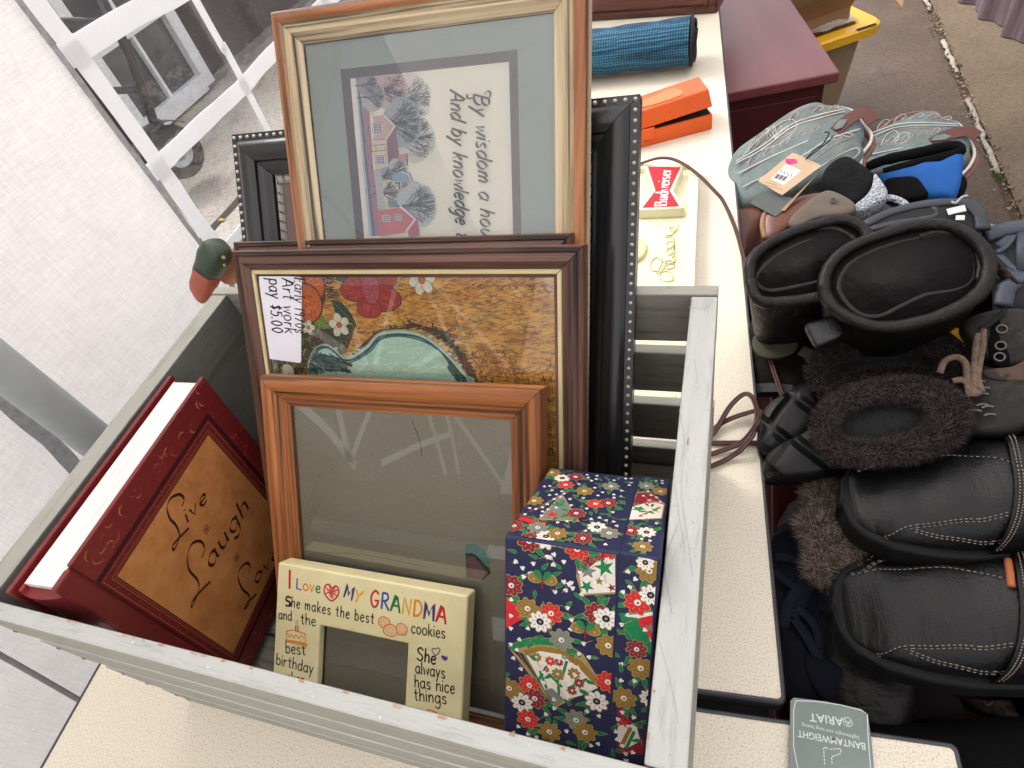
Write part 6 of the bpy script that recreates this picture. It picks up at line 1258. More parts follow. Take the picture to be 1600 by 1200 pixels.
def puff(g, poly, h, z0=0, m=0, prof=((1, 0), (.995, .35), (.97, .62), (.92, .8), (.8, .93), (.55, 1), (.25, 1.02)), smoothn=4, tilt=None):
    P = [Vector((p[0], p[1])) for p in poly]
    if smoothn: P = [Vector((p.x, p.y)) for p in cr([(p.x, p.y) for p in P], smoothn, True)]
    n = len(P); ar = sum(P[i].x*P[(i+1) % n].y-P[(i+1) % n].x*P[i].y for i in range(n))
    if ar < 0: P = P[::-1]
    c = sum(P, Vector((0, 0)))/n; rings = []
    for s_, q in prof: rings.append([Vector((c.x+(p.x-c.x)*s_, c.y+(p.y-c.y)*s_, z0+h*q)) for p in P])
    rings = [[Vector((p.x, p.y, z0-h*.8)) for p in P]]+rings
    g.rings(rings, m, True)
def bpuff(name, parent, B, poly, h, mat, z0=0, smoothn=4, noisea=0, **kw):
    g = G(); puff(g, poly, h, z0, 0, smoothn=smoothn); X = boardmat(B); V = []
    for v in g.V:
        q = Vector(v); 
        if noisea: q += Vector((0, 0, noisea*noise.noise(Vector((v.x, v.y, 0))*45)))
        V.append(X @ q)
    return mk(name, V, g.F, mat, parent, smooth=True, **kw)
def btube(name, parent, B, pts, r, mat, z=0, closed=False, flat=1, sm=5, **kw):
    X = boardmat(B); P = cr([(p[0], p[1], z if len(p) < 3 else p[2]) for p in pts], sm, closed); g = G(); rr_ = r
    if not isinstance(r, (list, tuple)): r = [r]*3
    if 1:
        n = len(P); m_ = len(r); rr_ = [r[int(i/n*m_) % m_]*(1-(i/n*m_ % 1))+r[(int(i/n*m_)+1) % m_ if closed else min(int(i/n*m_)+1, m_-1)]*(i/n*m_ % 1) for i in range(n)]
    if r[0] > .0045: rr_ = [q*(1+.15*noise.noise(Vector((i*.9, r[0]*900, 0)))) for i, q in enumerate(rr_)]
    g.tube([X @ p for p in P], rr_, 10, closed=closed, flat=flat); return mk(name, g.V, g.F, mat, parent, smooth=True, **kw)
def bribbon(name, parent, B, pts, wd, mat, z=0, sm=5, lift=0, **kw):
    X = boardmat(B); P = cr([(p[0], p[1], z) for p in pts], sm); g = G(); n = len(P); rings = []
    for i, p in enumerate(P):
        t = (P[min(i+1, n-1)]-P[max(i-1, 0)]).normalized(); s_ = Vector((-t.y, t.x, 0))*wd/2; q = p+Vector((0, 0, lift*math.sin(PI*i/(n-1))))
        rings.append([X @ (q-s_), X @ (q+s_), X @ (q+s_+Vector((0, 0, .0012))), X @ (q-s_+Vector((0, 0, .0012)))])
    g.rings(rings); return mk(name, g.V, g.F, mat, parent, smooth=False, **kw)
def hair(name, parent, surf, n_, ln, wd, mats, seed=1, bend=.5, **kw):
    """surf(i) -> (point, normal, tangent); real hairs as slim bent blades"""
    rr = random.Random(seed); V = []; F = []; fm = []
    for i in range(n_):
        p, nn, t = surf(rr); l = ln*rr.uniform(.5, 1.1); d = (nn+t*rr.uniform(-bend, bend)+Vector((rr.gauss(0, .3), rr.gauss(0, .3), rr.gauss(0, .3)))*.8).normalized(); s_ = d.cross(nn+Vector((.1, .2, .05))).normalized()*wd
        m_ = p+d*l*.55; e = p+d*l+t*l*rr.uniform(-.4, .4)+Vector((0, 0, -l*.15)); b = len(V)
        V += [p-s_, p+s_, m_+s_*.6, m_-s_*.6, e]; F += [(b, b+1, b+2, b+3), (b+3, b+2, b+4)]; k_ = rr.randrange(len(mats)); fm += [k_, k_]
    o = mk(name, V, F, mats, parent, fm=fm); o['kind'] = 'stuff'; return o

# ---- padded snow boots
def snow_boot(label, Bo, outer, inner, tongue_pts, hole_z, sc_=1.0):
    t = thing('snow_boot', label, 'boot', tuple(Vector(Bo[0])-Vector(Bo[3])*.2), 'padded dark snow boots seen from above')
    X = boardmat(Bo); O2 = cr(outer, 4, True); I2 = cr(inner, 4, True); n = len(O2)
    co = sum(O2, Vector((0, 0)))/n; ci = sum(I2, Vector((0, 0)))/len(I2)
    btube('collar', t, Bo, outer, [.0058, .0050, .0056, .0062, .0054], brownD, 0, True, sm=5)
    btube('inner_collar', t, Bo, inner, [.0036, .0030, .0034], brownD, -.004, True, sm=5)
    g = G(); R_ = []
    for z, s_, base in ((-.001, 1.0, 'o'), (-.012, 1.03, 'o'), (-.03, 1.04, 'o'), (-.08, 1.0, 'o'), (-.15, .95, 'o'), (-.20, .9, 'o')):
        R_.append([X @ Vector((co.x+(p.x-co.x)*s_, co.y+(p.y-co.y)*s_, z+.002*noise.noise(Vector((p.x*50, p.y*50, z*60))))) for p in O2])
    g.rings(R_, 0, False); g.build('shaft', nylon('boot_shaft_nylon', (16, 13, 12), .5, .22), t, smooth=True)
    # padding between the collars then the dark well
    g = G(); n2 = len(I2); a = []
    m_ = 60
    def samp(P, k_): 
        i = k_/m_*len(P); j = int(i); return P[j % len(P)].lerp(P[(j+1) % len(P)], i-j)
    def ringang(P, c): 
        out = []
        for q in range(m_):
            ang = 2*PI*q/m_; best = None
            for i in range(len(P)):
                A = P[i]-c; B = P[(i+1) % len(P)]-c; d = Vector((math.cos(ang), math.sin(ang))); den = d.x*(B.y-A.y)-d.y*(B.x-A.x)
                if abs(den) < 1e-12: continue
                tt = (A.x*(B.y-A.y)-A.y*(B.x-A.x))/den; uu = (A.x*d.y-A.y*d.x)/den
                if tt > 0 and -1e-6 <= uu <= 1+1e-6 and (best is None or tt > best): best = tt
            out.append(c+Vector((math.cos(ang), math.sin(ang)))*(best or .02))
        return out
    ro, ri = ringang(O2, ci), ringang(I2, ci)
    rings = [[X @ Vector((p.x, p.y, -.001)) for p in ro], [X @ Vector((*(p.lerp(q, .5)), -.006)) for p, q in zip(ro, ri)], [X @ Vector((p.x, p.y, -.006)) for p in ri]]
    for z, s_ in ((-.02, .97), (-.06, .90), (-.12, .82), (-.18, .75)): rings.append([X @ Vector((ci.x+(p.x-ci.x)*s_, ci.y+(p.y-ci.y)*s_, z)) for p in ri])
    sp_ = G(); sp_.tube([X @ Vector((*(p.lerp(q, .42)), -.0035)) for p, q in zip(ro, ri)], .0010, 6, closed=True); sp_.tube([X @ Vector((*(p.lerp(q, -.10)), -.0035)) for p, q in zip(ro, ri)], .0008, 6, closed=True); sp_.build('seam_piping', plain('worn_brown_piping', (58, 48, 45), .6), t, smooth=True)
    g.rings(rings, 0, True); g.build('lining', nylon('boot_lining_cloth', (15, 12, 12), .7, .25), t, smooth=True)
    if tongue_pts: btube('tongue_edge', t, Bo, tongue_pts, .0034, brownD, -.003)
    return t
sb = snow_boot('padded dark brown snow boot nearer the middle, its wide oval opening facing up', [(0.14897, 0.44638, 0.15547), (0.98899, -0.0, 0.148), (-0.06, 0.91415, 0.40092), (-0.13529, -0.40538, 0.90408)], [(-0.0667, -0.0006), (-0.0627, 0.0158), (-0.0482, 0.0318), (-0.0226, 0.0415), (0.005, 0.0469), (0.0276, 0.0422), (0.0431, 0.0275), (0.0502, 0.0087), (0.0473, -0.011), (0.0379, -0.0241), (0.0174, -0.0361), (-0.01, -0.043), (-0.0331, -0.0412), (-0.0534, -0.0289), (-0.0635, -0.0156)], [(-0.0551, 0.0), (-0.0456, 0.0187), (-0.0217, 0.0308), (0.0071, 0.0355), (0.031, 0.0315), (0.0404, 0.0151), (0.039, -0.0061), (0.0281, -0.0144), (0.0073, -0.0167), (-0.0101, -0.0245), (-0.0262, -0.0321), (-0.0404, -0.0292), (-0.051, -0.0159)], [(0.0072, 0.0365), (0.0182, 0.0392), (0.0329, 0.0352), (0.0433, 0.0225), (0.046, 0.0064), (0.043, -0.0086)], -.1)
snow_boot('padded dark brown snow boot by the table edge, partly hidden by its pair', [(0.07071, 0.46818, 0.14658), (0.99757, -0.0, 0.06968), (-0.02919, 0.90802, 0.41791), (-0.06327, -0.41893, 0.90581)], [(-0.0491, 0.0013), (-0.0419, 0.0199), (-0.0193, 0.0348), (0.0084, 0.0437), (0.0297, 0.0459), (0.045, 0.0351), (0.0495, 0.0175), (0.0422, -0.003), (0.0281, -0.0189), (0.0107, -0.0273), (-0.0177, -0.0311), (-0.0417, -0.0278)], [(-0.0437, -0.0057), (-0.0305, 0.0122), (-0.0082, 0.0259), (0.0171, 0.0324), (0.0328, 0.0276), (0.0392, 0.012), (0.032, -0.0023), (0.0145, -0.0106), (-0.0104, -0.0161), (-0.0342, -0.0184)], [(0.0083, 0.041), (0.0226, 0.0395), (0.0363, 0.0294), (0.0427, 0.0159)], -.1)
bpuff('pull_loop', sb, [(0.14897, 0.44638, 0.15547), (0.98899, -0.0, 0.148), (-0.06, 0.91415, 0.40092), (-0.13529, -0.40538, 0.90408)], [(-0.0829, -0.0259), (-0.0681, -0.0217), (-0.0563, -0.0205), (-0.054, -0.0389), (-0.0694, -0.0472), (-0.0754, -0.0481), (-0.08, -0.0386)], .006, leather('glossy_black_strap', (26, 26, 28), .35), -.026)
btube('drawcord', sb, [(0.14897, 0.44638, 0.15547), (0.98899, -0.0, 0.148), (-0.06, 0.91415, 0.40092), (-0.13529, -0.40538, 0.90408)], [(0.0177, 0.0085), (0.0198, 0.0152), (0.0234, 0.0217), (0.0276, 0.027)], .0010, plain('grey_cord', (150, 146, 140), .7), -.004)
g = G(); X = boardmat([(0.14897, 0.44638, 0.15547), (0.98899, -0.0, 0.148), (-0.06, 0.91415, 0.40092), (-0.13529, -0.40538, 0.90408)])
for q in range(34):
    a = Vector((0.0481, 0.0276)).lerp(Vector((0.0653, -0.0077)), q/34); g.tube([X @ Vector((a.x-.004, a.y+.002, -.012)), X @ Vector((a.x, a.y, -.006+.002*math.sin(q))), X @ Vector((a.x+.006, a.y-.002, -.014))], .0012, 5)
g.build('cord_braid', plain('dark_brown_braid', (48, 36, 34), .8), sb, smooth=True)

# ---- fur lined boots
furd = [plain('dark_plum_fur', (62, 53, 54), .9, .1), plain('dark_fur_tip', (96, 84, 84), .9, .1), plain('near_black_fur', (34, 27, 29), .9, .1)]
def fur_boot(label, Bo, centre, rads, n_, seed, hole=True):
    t = thing('fur_boot', label, 'boot', tuple(Vector(Bo[0])-Vector(Bo[3])*.22), 'black quilted boots with fur collars')
    X = boardmat(Bo); P = cr(centre, 6, True); m_ = len(P); R_ = []
    for i in range(m_): u = i/m_*len(rads); j = int(u); R_.append(rads[j % len(rads)]*(1-u+j)+rads[(j+1) % len(rads)]*(u-j))
    g = G(); g.tube([X @ Vector((p.x, p.y, 0)) for p in P], R_, 12, closed=True); g.build('collar_pad', furd[2], t, smooth=True)
    def surf(rr):
        i = rr.randrange(m_); f = rr.random(); p = P[i].lerp(P[(i+1) % m_], f); d = (P[(i+1) % m_]-P[i]).normalized(); nr = Vector((-d.y, d.x)); a = rr.uniform(-.4, PI+.4); r = R_[i]
        nn = Vector((nr.x*math.cos(a), nr.y*math.cos(a), math.sin(a))); q = Vector((p.x, p.y, 0))+nn*r*.92
        M3 = X.to_3x3(); return X @ q, (M3 @ nn).normalized(), (M3 @ Vector((d.x, d.y, 0))).normalized()
    hair('fur_collar', t, surf, int(n_*1.9), .0070, .00022, furd, seed, .9)
    c = sum(P, Vector((0, 0)))/m_; g = G(); rings = []
    for z, s_ in ((-.004, .93), (-.02, .9), (-.06, .82), (-.13, .75)): rings.append([X @ Vector((c.x+(p.x-c.x)*s_, c.y+(p.y-c.y)*s_, z)) for p in P])
    g.rings(rings, 0, True); g.build('lining', plain('grey_black_lining', (40, 40, 40), .95, .1, var=.3, bump=.8, scale=300), t, smooth=True)
    g = G(); rings = []
    for z, s_ in ((0, 1.02), (-.03, 1.10), (-.08, 1.12), (-.14, 1.05), (-.2, 1)): rings.append([X @ Vector((c.x+(p.x-c.x)*s_, c.y+(p.y-c.y)*s_, z)) for p in P])
    g.rings(rings, 0, False); g.build('shaft', M['quilt'], t, smooth=True)
    return t
k = N('black_quilted_nylon', .5, .35); wv1 = k.n('ShaderNodeTexWave', Scale=7); wv1.bands_direction = 'DIAGONAL'; k.l(k.co(), wv1.inputs['Vector']); wv2 = k.n('ShaderNodeTexWave', Scale=7); wv2.bands_direction = 'DIAGONAL'; k.l(k.co((1, -1, 1)), wv2.inputs['Vector']); wv1.inputs['Scale'].default_value = 10; wv2.inputs['Scale'].default_value = 10
mm = k.n('ShaderNodeMath', operation='MULTIPLY'); k.l(k.ramp(wv1.outputs['Fac'], [(0, (0, 0, 0)), (.25, (255, 255, 255))]), mm.inputs[0]); k.l(k.ramp(wv2.outputs['Fac'], [(0, (0, 0, 0)), (.25, (255, 255, 255))]), mm.inputs[1]); k.col(lin((13, 12, 13))); k.bump(mm.outputs[0], .9, .012); k.bump(k.noise(60), .3, .002); M['quilt'] = k.m
fb = fur_boot('black quilted boot with thick dark fur collar, nearest of the fur collared pair', [(0.1357, 0.35169, 0.08575), (0.99172, -0.0, 0.12841), (-0.04054, 0.94884, 0.31314), (-0.12184, -0.31575, 0.94099)], [(-0.048, -0.0031), (-0.0351, 0.0117), (-0.0129, 0.0212), (0.011, 0.0234), (0.0318, 0.0163), (0.041, 0.0045), (0.0383, -0.0101), (0.0229, -0.0231), (0.0013, -0.0301), (-0.0206, -0.0318), (-0.0374, -0.0304), (-0.0469, -0.0186)], [.0085, .0088, .0088, .0095, .0125, .0140, .0125, .0105, .0092, .0092, .0092, .0088], 12000, 4)
bpuff('quilted_side', fb, [(0.06659, 0.34393, 0.04922), (0.99816, -0.0, 0.06057), (-0.01808, 0.95439, 0.29802), (-0.0578, -0.29857, 0.95264)], [(0.0219, 0.0217), (0.0076, 0.0138), (-0.0117, 0.0019), (-0.023, -0.0098), (-0.0246, -0.028), (-0.0118, -0.0307), (0.0131, -0.0272), (0.0344, -0.0206), (0.0406, -0.0132), (0.0291, 0.0038)], .02, M['quilt'], -.03, noisea=.002)
bpuff('size_label', fb, [(0.1357, 0.35169, 0.08575), (0.99172, -0.0, 0.12841), (-0.04054, 0.94884, 0.31314), (-0.12184, -0.31575, 0.94099)], [(-0.0211, 0.0033), (-0.0138, 0.0079), (-0.0093, 0.0018), (-0.0123, -0.0007)], .0008, plain('white_label_cloth', (150, 146, 142), .8), -.006, smoothn=0)
fk = fur_boot('black quilted boot with dark fur collar tucked under the snow boot', [(0.14813, 0.43507, 0.06559), (0.98722, -0.0, 0.15934), (-0.06754, 0.90571, 0.41848), (-0.14432, -0.42389, 0.89414)], [(-0.0578, -0.0133), (-0.0519, 0.0038), (-0.0281, 0.0175), (0.0006, 0.0208), (0.0274, 0.0165), (0.0479, 0.0019), (0.0519, -0.0146), (0.0358, -0.0207), (0.0097, -0.0174), (-0.0178, -0.0176), (-0.0372, -0.0241), (-0.0502, -0.0253)], [.0110, .0120, .0125, .0125, .0120, .0110, .0095, .0085, .0085, .0085, .0095, .0100], 9000, 5)
bpuff('quilted_side', fk, [(0.06659, 0.34393, 0.04922), (0.99816, -0.0, 0.06057), (-0.01808, 0.95439, 0.29802), (-0.0578, -0.29857, 0.95264)], [(0.0168, 0.0752), (0.0002, 0.0652), (-0.0215, 0.0472), (-0.0298, 0.0275), (-0.028, -0.0026), (-0.0117, -0.0018), (0.0108, 0.0139), (0.0221, 0.031), (0.0243, 0.0557)], .02, M['quilt'], -.045, noisea=.002)

# ---- camouflage lace boots at the right edge
def camo(name, cols, sc__=26):
    k = N(name, .6, .3); v = k.noise(sc__, 3, .55, dist=.8); v2 = k.noise(sc__*1.7, 3, .5, k.co((1, 1, 1), (.5, 0, 1)), 1.0)
    c = k.ramp(v, [(.38, cols[0]), (.5, cols[1]), (.62, cols[2])], 'CONSTANT'); k.col(k.mix(k.ramp(v2, [(.52, (0, 0, 0)), (.58, (255, 255, 255))]), c, lin(cols[3]))); k.bump(k.noise(400, 3), .3, .0006); k.bump(k.noise(20, 4), .3, .004); return k.m
cam1 = camo('dark_camouflage_cloth', ((28, 26, 24), (44, 40, 34), (60, 54, 44), (36, 32, 28)))
cam2 = camo('brown_camouflage_cloth', ((48, 36, 30), (78, 60, 48), (96, 78, 64), (40, 32, 28)))
lacem = plain('mottled_tan_lace', (104, 86, 72), .8, var=.45, scale=300, bump=.5); blacklace = plain('black_lace', (22, 22, 24), .8)
eyem = plain('gunmetal_eyelet', (96, 94, 90), .3, .6, metal=.8)
def eyelets(t, B, pts, r=.0036, z=.012):
    X = boardmat(B)
    for p in (pts if isinstance(pts, list) else [pts]):
        g = G(); g.tube([X @ Vector((p[0]+r*math.cos(2*PI*i/20), p[1]+r*math.sin(2*PI*i/20), z)) for i in range(20)], .0009, 6, closed=True); g.build('eyelet', eyem, t, smooth=True)
c1 = thing('lace_boot', 'dark camouflage lace boot upper with three eyelets at the right edge above its pair', 'boot', tuple(Vector([(0.21852, 0.41927, 0.10306), (0.96981, -0.0, 0.24386), (-0.10335, 0.90576, 0.411), (-0.22088, -0.42379, 0.87842)][0])-Vector((0, 0, .1))), 'camouflage lace up boots')
bpuff('upper', c1, [(0.21852, 0.41927, 0.10306), (0.96981, -0.0, 0.24386), (-0.10335, 0.90576, 0.411), (-0.22088, -0.42379, 0.87842)], [(-0.0231, 0.0215), (-0.0049, 0.0289), (0.0238, 0.0256), (0.0307, 0.0076), (0.0263, -0.0212), (0.0068, -0.0221), (-0.006, -0.0155), (-0.0141, -0.0093), (-0.02, 0.0052)], .012, cam1, noisea=.003)
bpuff('tongue', c1, [(0.21852, 0.41927, 0.10306), (0.96981, -0.0, 0.24386), (-0.10335, 0.90576, 0.411), (-0.22088, -0.42379, 0.87842)], [(-0.0048, 0.0202), (0.0079, 0.0198), (0.0036, -0.0184), (-0.0085, -0.0152)], .004, blackM, .008)
eyelets(c1, [(0.21852, 0.41927, 0.10306), (0.96981, -0.0, 0.24386), (-0.10335, 0.90576, 0.411), (-0.22088, -0.42379, 0.87842)], [(0.0016, 0.0095), (-0.0011, -0.0044), (-0.0032, -0.0138)], .0034, .0145)
btube('lace', c1, [(0.21852, 0.41927, 0.10306), (0.96981, -0.0, 0.24386), (-0.10335, 0.90576, 0.411), (-0.22088, -0.42379, 0.87842)], [(-0.0127, 0.0102), (-0.0056, 0.0143), (0.0017, 0.0208), (0.0062, 0.0253)], .0020, blacklace, .017)
c2 = thing('lace_boot', 'camouflage lace boot with mottled tan rope lace and hook row at the right edge', 'boot', tuple(Vector([(0.21627, 0.37862, 0.08515), (0.97097, -0.0, 0.2392), (-0.0924, 0.92239, 0.37505), (-0.22064, -0.38627, 0.89561)][0])-Vector((0, 0, .1))), 'camouflage lace up boots')
bpuff('upper', c2, [(0.21627, 0.37862, 0.08515), (0.97097, -0.0, 0.2392), (-0.0924, 0.92239, 0.37505), (-0.22064, -0.38627, 0.89561)], [(-0.0139, 0.0181), (-0.0057, 0.0214), (0.0094, 0.0218), (0.0238, 0.0278), (0.0372, 0.022), (0.0291, -0.0278), (0.0153, -0.0269), (0.0038, -0.0324), (-0.0134, -0.0329), (-0.024, -0.0274), (-0.0231, -0.0111), (-0.0183, 0.0051)], .012, cam1, noisea=.003)
bpuff('cuff', c2, [(0.21627, 0.37862, 0.08515), (0.97097, -0.0, 0.2392), (-0.0924, 0.92239, 0.37505), (-0.22064, -0.38627, 0.89561)], [(-0.0097, 0.0207), (0.0093, 0.0208), (0.0237, 0.027), (0.0372, 0.022), (0.0349, 0.0077), (0.0074, 0.0083), (-0.0069, 0.0131)], .004, cam2, .010, noisea=.002)
for P in ([(-0.0081, 0.0501), (-0.0108, 0.0401), (-0.014, 0.025), (-0.0163, 0.0099), (-0.0179, -0.0033)], [(-0.0044, 0.0531), (-0.0072, 0.0378), (-0.011, 0.0246), (-0.0138, 0.0114), (-0.0126, -0.0004)], [(-0.0383, 0.0192), (-0.0336, 0.0291), (-0.0252, 0.0319), (-0.02, 0.0257), (-0.0206, 0.0121), (-0.0213, -0.003)], [(-0.0306, 0.0114), (-0.0239, 0.0116), (-0.0189, 0.0052), (-0.0141, -0.002)]): btube('lace', c2, [(0.21627, 0.37862, 0.08515), (0.97097, -0.0, 0.2392), (-0.0924, 0.92239, 0.37505), (-0.22064, -0.38627, 0.89561)], P, .0026, lacem, .018)
for i in range(7): X0_ = [(-0.0131, 0.0096), (-0.0108, 0.0035), (-0.0121, -0.0013), (-0.014, -0.0102), (-0.0105, -0.0121), (-0.0185, -0.0148), (-0.0102, -0.0187)][i]; btube('hook', c2, [(0.21627, 0.37862, 0.08515), (0.97097, -0.0, 0.2392), (-0.0924, 0.92239, 0.37505), (-0.22064, -0.38627, 0.89561)], [(X0_[0]-.004, X0_[1]), (X0_[0], X0_[1]+.0012), (X0_[0]+.004, X0_[1])], .0010, eyem, .015)
c3 = thing('yellow_tag', 'bright yellow cardboard tag tucked between the snow boot and the lace boots', 'tag', [(0.20192, 0.44113, 0.08724), (0.98413, -0.0, 0.17747), (-0.06415, 0.93238, 0.35575), (-0.16547, -0.36149, 0.91758)][0])
g = G(); g.prism(ccw([tuple(p) for p in [(-0.0119, 0.0121), (0.0157, 0.0075), (0.01, -0.0001), (0.0055, -0.0097), (0.0006, -0.0047)]]), 0, .0006, X=boardmat([(0.20192, 0.44113, 0.08724), (0.98413, -0.0, 0.17747), (-0.06415, 0.93238, 0.35575), (-0.16547, -0.36149, 0.91758)])); g.build('card', plain('yellow_card', (226, 166, 40), .6), c3)
K = Ink(.0008); K.line([(-0.0007, -0.004), (0.0066, -0.0058)], (60, 40, 20), .0008); K.line([(-0.0005, -0.0064), (0.0053, -0.0082)], (190, 90, 40), .0008); mk('print', [boardmat([(0.20192, 0.44113, 0.08724), (0.98413, -0.0, 0.17747), (-0.06415, 0.93238, 0.35575), (-0.16547, -0.36149, 0.91758)]) @ v for v in K.g.V], K.g.F, K.mats, c3, fm=K.g.m)
# ---- slip-on shoes
def slipon(label, toe, ang, zz, sc_=1.0, gore=True):
    X = Matrix.Translation(Vector((toe[0], toe[1], zz))) @ Matrix.Rotation(ang, 4, 'Z') @ Matrix.Scale(sc_, 4)
    t = thing('slip_on_shoe', label, 'shoe', mat=X, group='black leather slip on shoes with pale stitching')
    L = .285
    def hw(u):
        K_ = [(0, .0), (.015, .020), (.05, .033), (.12, .0445), (.22, .0515), (.32, .0530), (.45, .0480), (.6, .0405), (.75, .0370), (.9, .0340), (.97, .022), (1, 0)]
        for (a, va), (b, vb) in zip(K_, K_[1:]):
            if a <= u <= b: s_ = (u-a)/(b-a); return va+(vb-va)*s_
        return 0
    def hh(u):
        K_ = [(0, .020), (.05, .034), (.15, .046), (.3, .060), (.42, .074), (.5, .082), (.6, .084), (.8, .080), (1, .07)]
        for (a, va), (b, vb) in zip(K_, K_[1:]):
            if a <= u <= b: s_ = (u-a)/(b-a); s_ = s_*s_*(3-2*s_); return va+(vb-va)*s_
        return .06
    def cyo(u): return .008*math.sin(PI*min(1, u*1.2))     # curve of the last
    N_ = 40; us = [.5*(1-math.cos(PI*i/N_)) if i < N_ else 1 for i in range(N_+1)]; us[0] = .002; us[-1] = .998
    def S_(u, f):   # f in -1..1 across, from sole edge over the top
        w_ = hw(u)-.004; w_ = max(w_, .002); th = f*PI/2; c_ = math.copysign(abs(math.sin(th))**.85, f); h = hh(u)-.026
        return Vector((u*L, cyo(u)+w_*c_, .026+h*max(0, math.cos(th))**.62))
    g = G(); V = []; m_ = 22
    for u in us:
        for j in range(m_+1): V.append(S_(u, -1+2*j/m_))
    F = []
    for i in range(N_):
        for j in range(m_): q = i*(m_+1)+j; F.append((q, q+m_+1, q+m_+2, q+1))
    # opening: drop the top faces towards the heel, covered by the lining
    keep = [f for f in F if not (sum(V[q].x for q in f)/4 > L*.60 and abs(sum(V[q].y for q in f)/4-cyo(.7)) < .022 and sum(V[q].z for q in f)/4 > .05)]
    mk('upper', V, keep, blackL, t, smooth=True, world=False)
    rings = []
    for (z, e) in ((.000, -.003), (.002, .0015), (.012, .003), (.020, .0025), (.026, .0030), (.0285, .0015), (.0290, -.002)):
        ring = []
        for i in range(N_+1): u = us[i]; ring.append(Vector((u*L+(-e if i == 0 else (e if i == N_ else 0)), cyo(u)-hw(u)-e, z)))
        for i in range(N_-1, 0, -1): u = us[i]; ring.append(Vector((u*L, cyo(u)+hw(u)+e, z)))
        rings.append(ring)
    g = G(); g.rings(rings); mk('sole', g.V, g.F, rub, t, smooth=True, world=False)
    g = G(); rings = []
    for (z, s_) in ((.078, 1), (.05, .95), (.035, .9)):
        rings.append([Vector((L*.76+math.cos(q)*L*.19*s_, cyo(.7)+math.sin(q)*.026*s_, z)) for q in [2*PI*i/24 for i in range(24)]])
    g.rings(rings, 0, True); mk('lining', g.V, g.F, plain('orange_tan_lining', (168, 96, 58), .7), t, world=False, smooth=True)
    def stitch(pts, name='stitching', off=.0006, dbl=.0022):
        P = cr([(a, b, 0) for a, b in pts], 14); g = G(); Q = [S_(p.x, p.y) for p in P]
        for sgn in (-1, 1):
            acc = 0; on = True
            W_ = []
            for i, q in enumerate(Q):
                tdir = (Q[min(i+1, len(Q)-1)]-Q[max(i-1, 0)]).normalized(); nn = Vector((0, (q.y-cyo(.3))*10, .35)).normalized(); s_ = tdir.cross(nn).normalized(); W_.append((q+s_*sgn*dbl/2+nn*off, nn))
            # resample to dashes
            d = 0; seg = []
            for (p, n1), (p2, n2) in zip(W_, W_[1:]):
                st_ = (p2-p).length; m2 = max(1, int(st_/.0008))
                for j in range(m2): seg.append(p.lerp(p2, j/m2))
            i = 0
            while i+2 < len(seg): g.tube([seg[i], seg[i+2]], .00035, 4); i += 4
        o = mk(name, g.V, g.F, thread, t, world=False); o['kind'] = 'stuff'
    def seam(pts, z=.0010):
        P = cr([(a, b, 0) for a, b in pts], 10); g = G(); g.tube([S_(p.x, p.y)+Vector((0, 0, .0002)) for p in P], .0009, 6, flat=.6); mk('seam', g.V, g.F, blackL, t, world=False, smooth=True)
    A = [(.10, -.93), (.13, -.66), (.17, -.52), (.25, -.47), (.33, -.46), (.41, -.44)]
    B_ = [(.17, -.60), (.25, -.74), (.34, -.84), (.40, -.85)]
    C_ = [(.06, .62), (.12, .44), (.20, .34), (.30, .28), (.38, .16), (.42, .04)]
    for q in (A, B_, C_, [(.09, .52), (.14, .62), (.25, .70)]): stitch(q); seam([(a+.006, b) for a, b in q])
    # strap across the instep
    g = G(); rings = []
    for j in range(25):
        f = -1+2*j/24; rings.append([S_(u, f)+Vector((0, (f)*.0035, .0035*(1 if e else 0)+.001)) for u, e in ((.40+.05*f, 0), (.40+.05*f, 1), (.57+.03*f, 1), (.57+.03*f, 0))])
    g.rings(rings); bevel(mk('strap', g.V, g.F, blackL, t, world=False, smooth=False), .0012, 2)
    def st2(uo):
        g = G()
        P = [S_(uo+.05*f, f)+Vector((0, f*.0035, .0052)) for f in [-.98+1.96*i/60 for i in range(61)]]; seg = []
        for p, p2 in zip(P, P[1:]):
            for j in range(3): seg.append(p.lerp(p2, j/3))
        for i in range(0, len(seg)-2, 3): g.tube([seg[i], seg[i+1]+(seg[i+1]-seg[i])*.3], .0004, 4)
        o = mk('strap_stitching', g.V, g.F, thread, t, world=False); o['kind'] = 'stuff'
    st2(.410); st2(.419); st2(.550)
    if not gore: return t
    g = G(); P = [S_(.40+.05*f, f)+Vector((-.003, 0, .0008)) for f in [.05+.35*i/10 for i in range(11)]]; g.tube(P, .0028, 6); mk('elastic_gore', g.V, g.F, plain('orange_tan_lining', (168, 96, 58), .7), t, world=False, smooth=True)
    return t
slipon('black leather slip on shoe nearest the viewer at the right edge, below its pair', (0.097, 0.2152, 0.0)[:2], math.radians(2), -.028)
slipon('black leather slip on shoe lying above its pair, beside the grey fur', (0.1028, 0.294, 0.035)[:2], math.radians(4), .012, .96, False)

